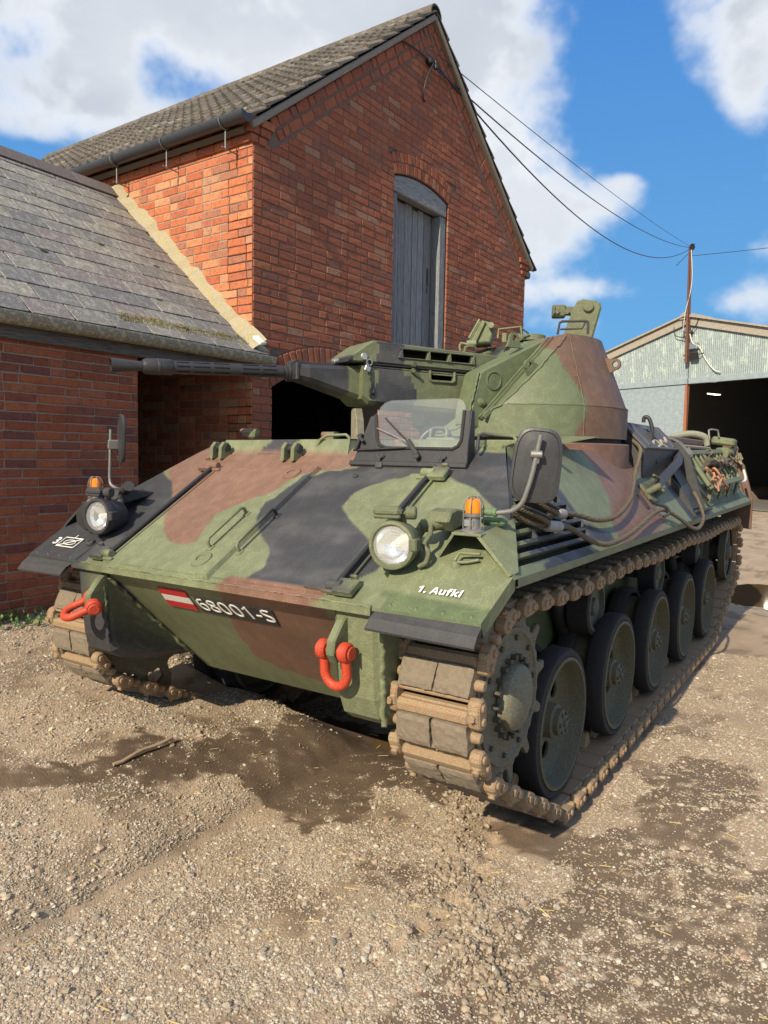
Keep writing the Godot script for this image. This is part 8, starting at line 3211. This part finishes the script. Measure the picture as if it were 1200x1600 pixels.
	hd.tube(V3([0.90, 1.88, -5.05, 0.89, 1.965, -5.05, 0.91, 1.975, -5.08, 0.955, 1.97, -5.15, 0.97, 1.90, -5.15]), 0.010, 6)
	part("grab_handle", hd, M.dull_steel, tank)
	var ho := MB.new()
	ho.col = Color(0.26, 0.27, 0.20)
	ho.tube(curve(V3([0.55, 1.84, -4.8, 0.60, 1.90, -4.95, 0.72, 1.93, -5.1, 0.83, 1.90, -5.2, 0.86, 1.82, -5.22])), 0.035, 12)
	part("intake_hose", ho, M.canvas, tank)
	var rd := MB.new()
	rd.tube(curve(V3([1.20, 1.585, -5.20, 1.225, 1.50, -5.18, 1.215, 1.47, -5.10, 1.19, 1.475, -4.95])), 0.012, 8)
	part("bent_rod", rd, M.cable_white, tank)
	var mg := MB.new()
	mg.col = BROWN * 0.75
	mg.prism(T(Vector3(0, 0, -5.52)), V2([0.90, 1.72, 0.98, 1.86, 1.06, 1.86, 1.12, 1.70, 1.17, 1.62, 1.262, 1.29, 1.262, 0.98, 1.05, 1.0, 0.90, 1.2]), 0.045, 0.006)
	mg.prism(T(Vector3(-0.0, 0, -5.44), Vector3(0, 0, 0)), V2([1.06, 1.60, 1.09, 1.66, 1.20, 1.30, 1.14, 1.28]), 0.08, 0.006)
	part("rear_mudguard", mg, M.paint, tank)
	var rc := MB.new()
	for i in 24:
		var t := i / 33.0
		var p := Vector3(1.05, 1.86, -5.40).lerp(Vector3(1.145, 1.64, -5.45), t) + Vector3(r.randf_range(-0.02, 0.03), r.randf_range(-0.02, 0.03), r.randf_range(-0.03, 0.05))
		rc.col = [Color(0.30, 0.26, 0.18), Color(0.22, 0.18, 0.12), Color(0.17, 0.18, 0.12)][r.randi() % 3]
		rc.tube(PackedVector3Array([p, p + Vector3(r.randf_range(-0.02, 0.03), -0.05, r.randf_range(-0.03, 0.03)), p + Vector3(r.randf_range(-0.02, 0.03), -0.09, r.randf_range(-0.03, 0.03))]), 0.012, 5)
	tag(part("net_roll", rc, M.canvas, self), "frayed roll of netting tied over the vehicle's rear corner", "netting")
	make_tow_rope()


func strut(mb: MB, a: Vector3, b: Vector3, w: float, h: float) -> void:
	var d := (b - a).normalized()
	var n := Vector3(0.78, 0.62, 0)
	n = (n - d * n.dot(d)).normalized()
	mb.box(Transform3D(Basis(d.cross(n), d, n), (a + b) * 0.5), Vector3(w, a.distance_to(b), h), minf(0.004, h * 0.2))


# three strands twisted about a line
func twisted(mb: MB, line: PackedVector3Array, r: float, turns_per_m: float) -> void:
	var acc := 0.0
	var fr: Array[Basis] = []
	var x := Vector3.ZERO
	var fine := curve(line, 12)
	var ph := PackedFloat32Array()
	for i in fine.size():
		var d := (fine[mini(i + 1, fine.size() - 1)] - fine[maxi(i - 1, 0)]).normalized()
		x = MB.up_basis(d).x if i == 0 else (x - d * x.dot(d)).normalized()
		fr.append(Basis(x, d, x.cross(d)))
		if i > 0:
			acc += fine[i].distance_to(fine[i - 1])
		ph.append(acc * turns_per_m * TAU)
	for s in 4:
		var pts := PackedVector3Array()
		for i in fine.size():
			var a := ph[i] + TAU * s / 4.0
			pts.append(fine[i] + fr[i] * Vector3(cos(a), 0, sin(a)) * r * 0.55)
		mb.tube(pts, r * 0.6, 6)


func make_tow_rope() -> void:
	var o := thing("tow_rope", "steel tow rope with eye loops lying along the vehicle's sloping side", "tow rope")
	var upper := V3([1.150, 1.452, -0.02, 1.162, 1.436, -0.30, 1.196, 1.396, -0.55, 1.196, 1.398, -0.86, 1.150, 1.458, -1.27, 1.085, 1.536, -1.58, 1.045, 1.60, -1.75, 1.03, 1.67, -1.88, 1.02, 1.74, -1.94, 0.95, 1.79, -2.02])
	var lower := V3([1.180, 1.412, 0.06, 1.196, 1.395, -0.14, 1.244, 1.335, -0.28, 1.272, 1.300, -0.47, 1.262, 1.315, -0.88, 1.222, 1.370, -1.50, 1.222, 1.378, -1.75, 1.262, 1.318, -1.98, 1.305, 1.250, -2.16, 1.316, 1.238, -2.36, 1.290, 1.29, -2.63, 1.225, 1.39, -2.78, 1.18, 1.44, -2.86])
	var a := MB.new()
	twisted(a, upper, 0.0115, 16.0)
	part("upper_strand", a, M.tow_rope, o)
	var b := MB.new()
	twisted(b, lower, 0.0115, 16.0)
	part("lower_strand", b, M.tow_rope, o)
	# pressed ferrules
	for q in [[upper[0], upper[1], 0.35, 0.62], [lower[0], lower[1], 0.0, 0.62]]:
		var f := MB.new()
		f.cyl((q[0] as Vector3).lerp(q[1], q[2]), (q[0] as Vector3).lerp(q[1], q[3]), 0.0225, 0.0225, 14, 0.005)
		part("ferrule", f, M.ferrule, o)
	# eye loops round thimbles
	var lp := MB.new()
	twisted(lp, V3([1.175, 1.418, 0.05, 1.150, 1.425, 0.115, 1.125, 1.455, 0.20, 1.120, 1.480, 0.235, 1.135, 1.488, 0.225, 1.175, 1.455, 0.13, 1.190, 1.425, 0.06]), 0.0115, 14.0)
	part("eye_loop", lp, M.tow_rope, o)
	var lp2 := MB.new()
	twisted(lp2, V3([1.155, 1.448, -0.10, 1.130, 1.470, -0.02, 1.105, 1.505, 0.07, 1.100, 1.525, 0.11, 1.118, 1.528, 0.10, 1.150, 1.49, 0.02, 1.168, 1.455, -0.09]), 0.0115, 14.0)
	part("eye_loop", lp2, M.tow_rope, o)
	for q in [V3([1.178, 1.428, 0.055, 1.148, 1.440, 0.115, 1.130, 1.465, 0.19, 1.130, 1.482, 0.215, 1.148, 1.475, 0.20, 1.176, 1.447, 0.115, 1.186, 1.43, 0.065]), V3([1.158, 1.455, -0.09, 1.135, 1.475, -0.01, 1.112, 1.508, 0.07, 1.110, 1.522, 0.09, 1.128, 1.515, 0.08, 1.152, 1.485, 0.01, 1.164, 1.46, -0.08])]:
		var th := MB.new()
		var pts := curve(q, 4)
		for i in pts.size() - 1:
			var d := (pts[i + 1] - pts[i]).normalized()
			var n := Vector3(0.78, 0.62, 0)
			n = (n - d * n.dot(d)).normalized()
			th.box(Transform3D(Basis(d.cross(n), d, n), (pts[i] + pts[i + 1]) * 0.5), Vector3(0.010, pts[i].distance_to(pts[i + 1]) * 1.15, 0.05), 0.002)
		part("thimble", th, M.black_metal, o)
	# hooks that hold it to the hull
	var h1 := MB.new()
	h1.tube(curve(V3([1.16, 1.44, -1.66, 1.20, 1.41, -1.70, 1.235, 1.395, -1.74, 1.25, 1.36, -1.75, 1.225, 1.34, -1.73])), 0.008, 6)
	h1.box(Transform3D(Basis(Vector3(0, 0, 1), deg_to_rad(-51)), sp(-1.64, 0.20, 0.006)), Vector3(0.10, 0.012, 0.04), 0.003)
	part("cleat", h1, M.black_metal, tank)
	var br := MB.new()
	br.box(Transform3D(Basis(Vector3(0, 0, 1), deg_to_rad(-51)), sp(0.03, 0.27, 0.012)), Vector3(0.10, 0.02, 0.06), 0.004)
	part("cleat", br, M.black_metal, tank)


# ---------- small loose things ----------
func make_small_things() -> void:
	var st := MB.new()
	st.col = Color(0.30, 0.23, 0.15)
	var pts := PackedVector3Array()
	for i in 9:
		var t := i / 8.0
		var x := lerpf(-0.86, -0.64, t)
		var z := lerpf(0.34, -0.02, t)
		x = lerpf(-0.58, -0.56, t) + 0.006 * sin(t * 9.0)
		z = lerpf(0.72, 0.40, t)
		pts.append(Vector3(x, ground_height(x, z) + 0.012 + 0.02 * t, z))
	st.tube(pts, 0.009, 7)
	tag(part("stick", st, M.canvas, self), "bare brown stick lying on the damp mud before the nose", "stick")
	# weeds at the foot of the outbuilding wall
	var r := RandomNumberGenerator.new()
	r.seed = 19
	var labels := ["low green weed clump at the wall foot, nearest the left edge", "small green weed clump beside the far track's front", "thin green weeds in the gravel between the two larger clumps"]
	var spots := [[-2.36, 0.10, 0.16, 110], [-2.30, -0.50, 0.10, 60], [-2.30, -0.20, 0.08, 40]]
	for i in 3:
		var lf := MB.new()
		for k in spots[i][3]:
			var a := r.randf() * TAU
			var q: float = sqrt(r.randf()) * spots[i][2]
			var x: float = spots[i][0] + cos(a) * q
			var z: float = spots[i][1] + sin(a) * q * 1.3
			var s := r.randf_range(0.02, 0.045)
			var b := Basis.from_euler(Vector3(r.randf_range(-1.2, 0.2), r.randf() * TAU, r.randf_range(-0.6, 0.6)))
			var t := Transform3D(b.scaled(Vector3.ONE * s), Vector3(x, ground_height(x, z) + r.randf() * 0.07, z))
			var g := r.randf_range(0.6, 1.6)
			lf.col = Color(0.07 * g, 0.13 * g, 0.035 * g)
			# a folded leaf of four faces
			lf.ftri(t * Vector3(0, 0, 0), t * Vector3(-0.32, 0.45, 0.08), t * Vector3(0, 0.5, -0.04), b * Vector3(0, 0, 1))
			lf.ftri(t * Vector3(0, 0, 0), t * Vector3(0.32, 0.45, 0.08), t * Vector3(0, 0.5, -0.04), b * Vector3(0, 0, 1))
			lf.ftri(t * Vector3(-0.32, 0.45, 0.08), t * Vector3(0, 1.0, 0.1), t * Vector3(0, 0.5, -0.04), b * Vector3(0, 0, 1))
			lf.ftri(t * Vector3(0.32, 0.45, 0.08), t * Vector3(0, 1.0, 0.1), t * Vector3(0, 0.5, -0.04), b * Vector3(0, 0, 1))
		tag(part("weed_clump", lf, M.plant, self), labels[i], "weeds", "weeds along the outbuilding wall")
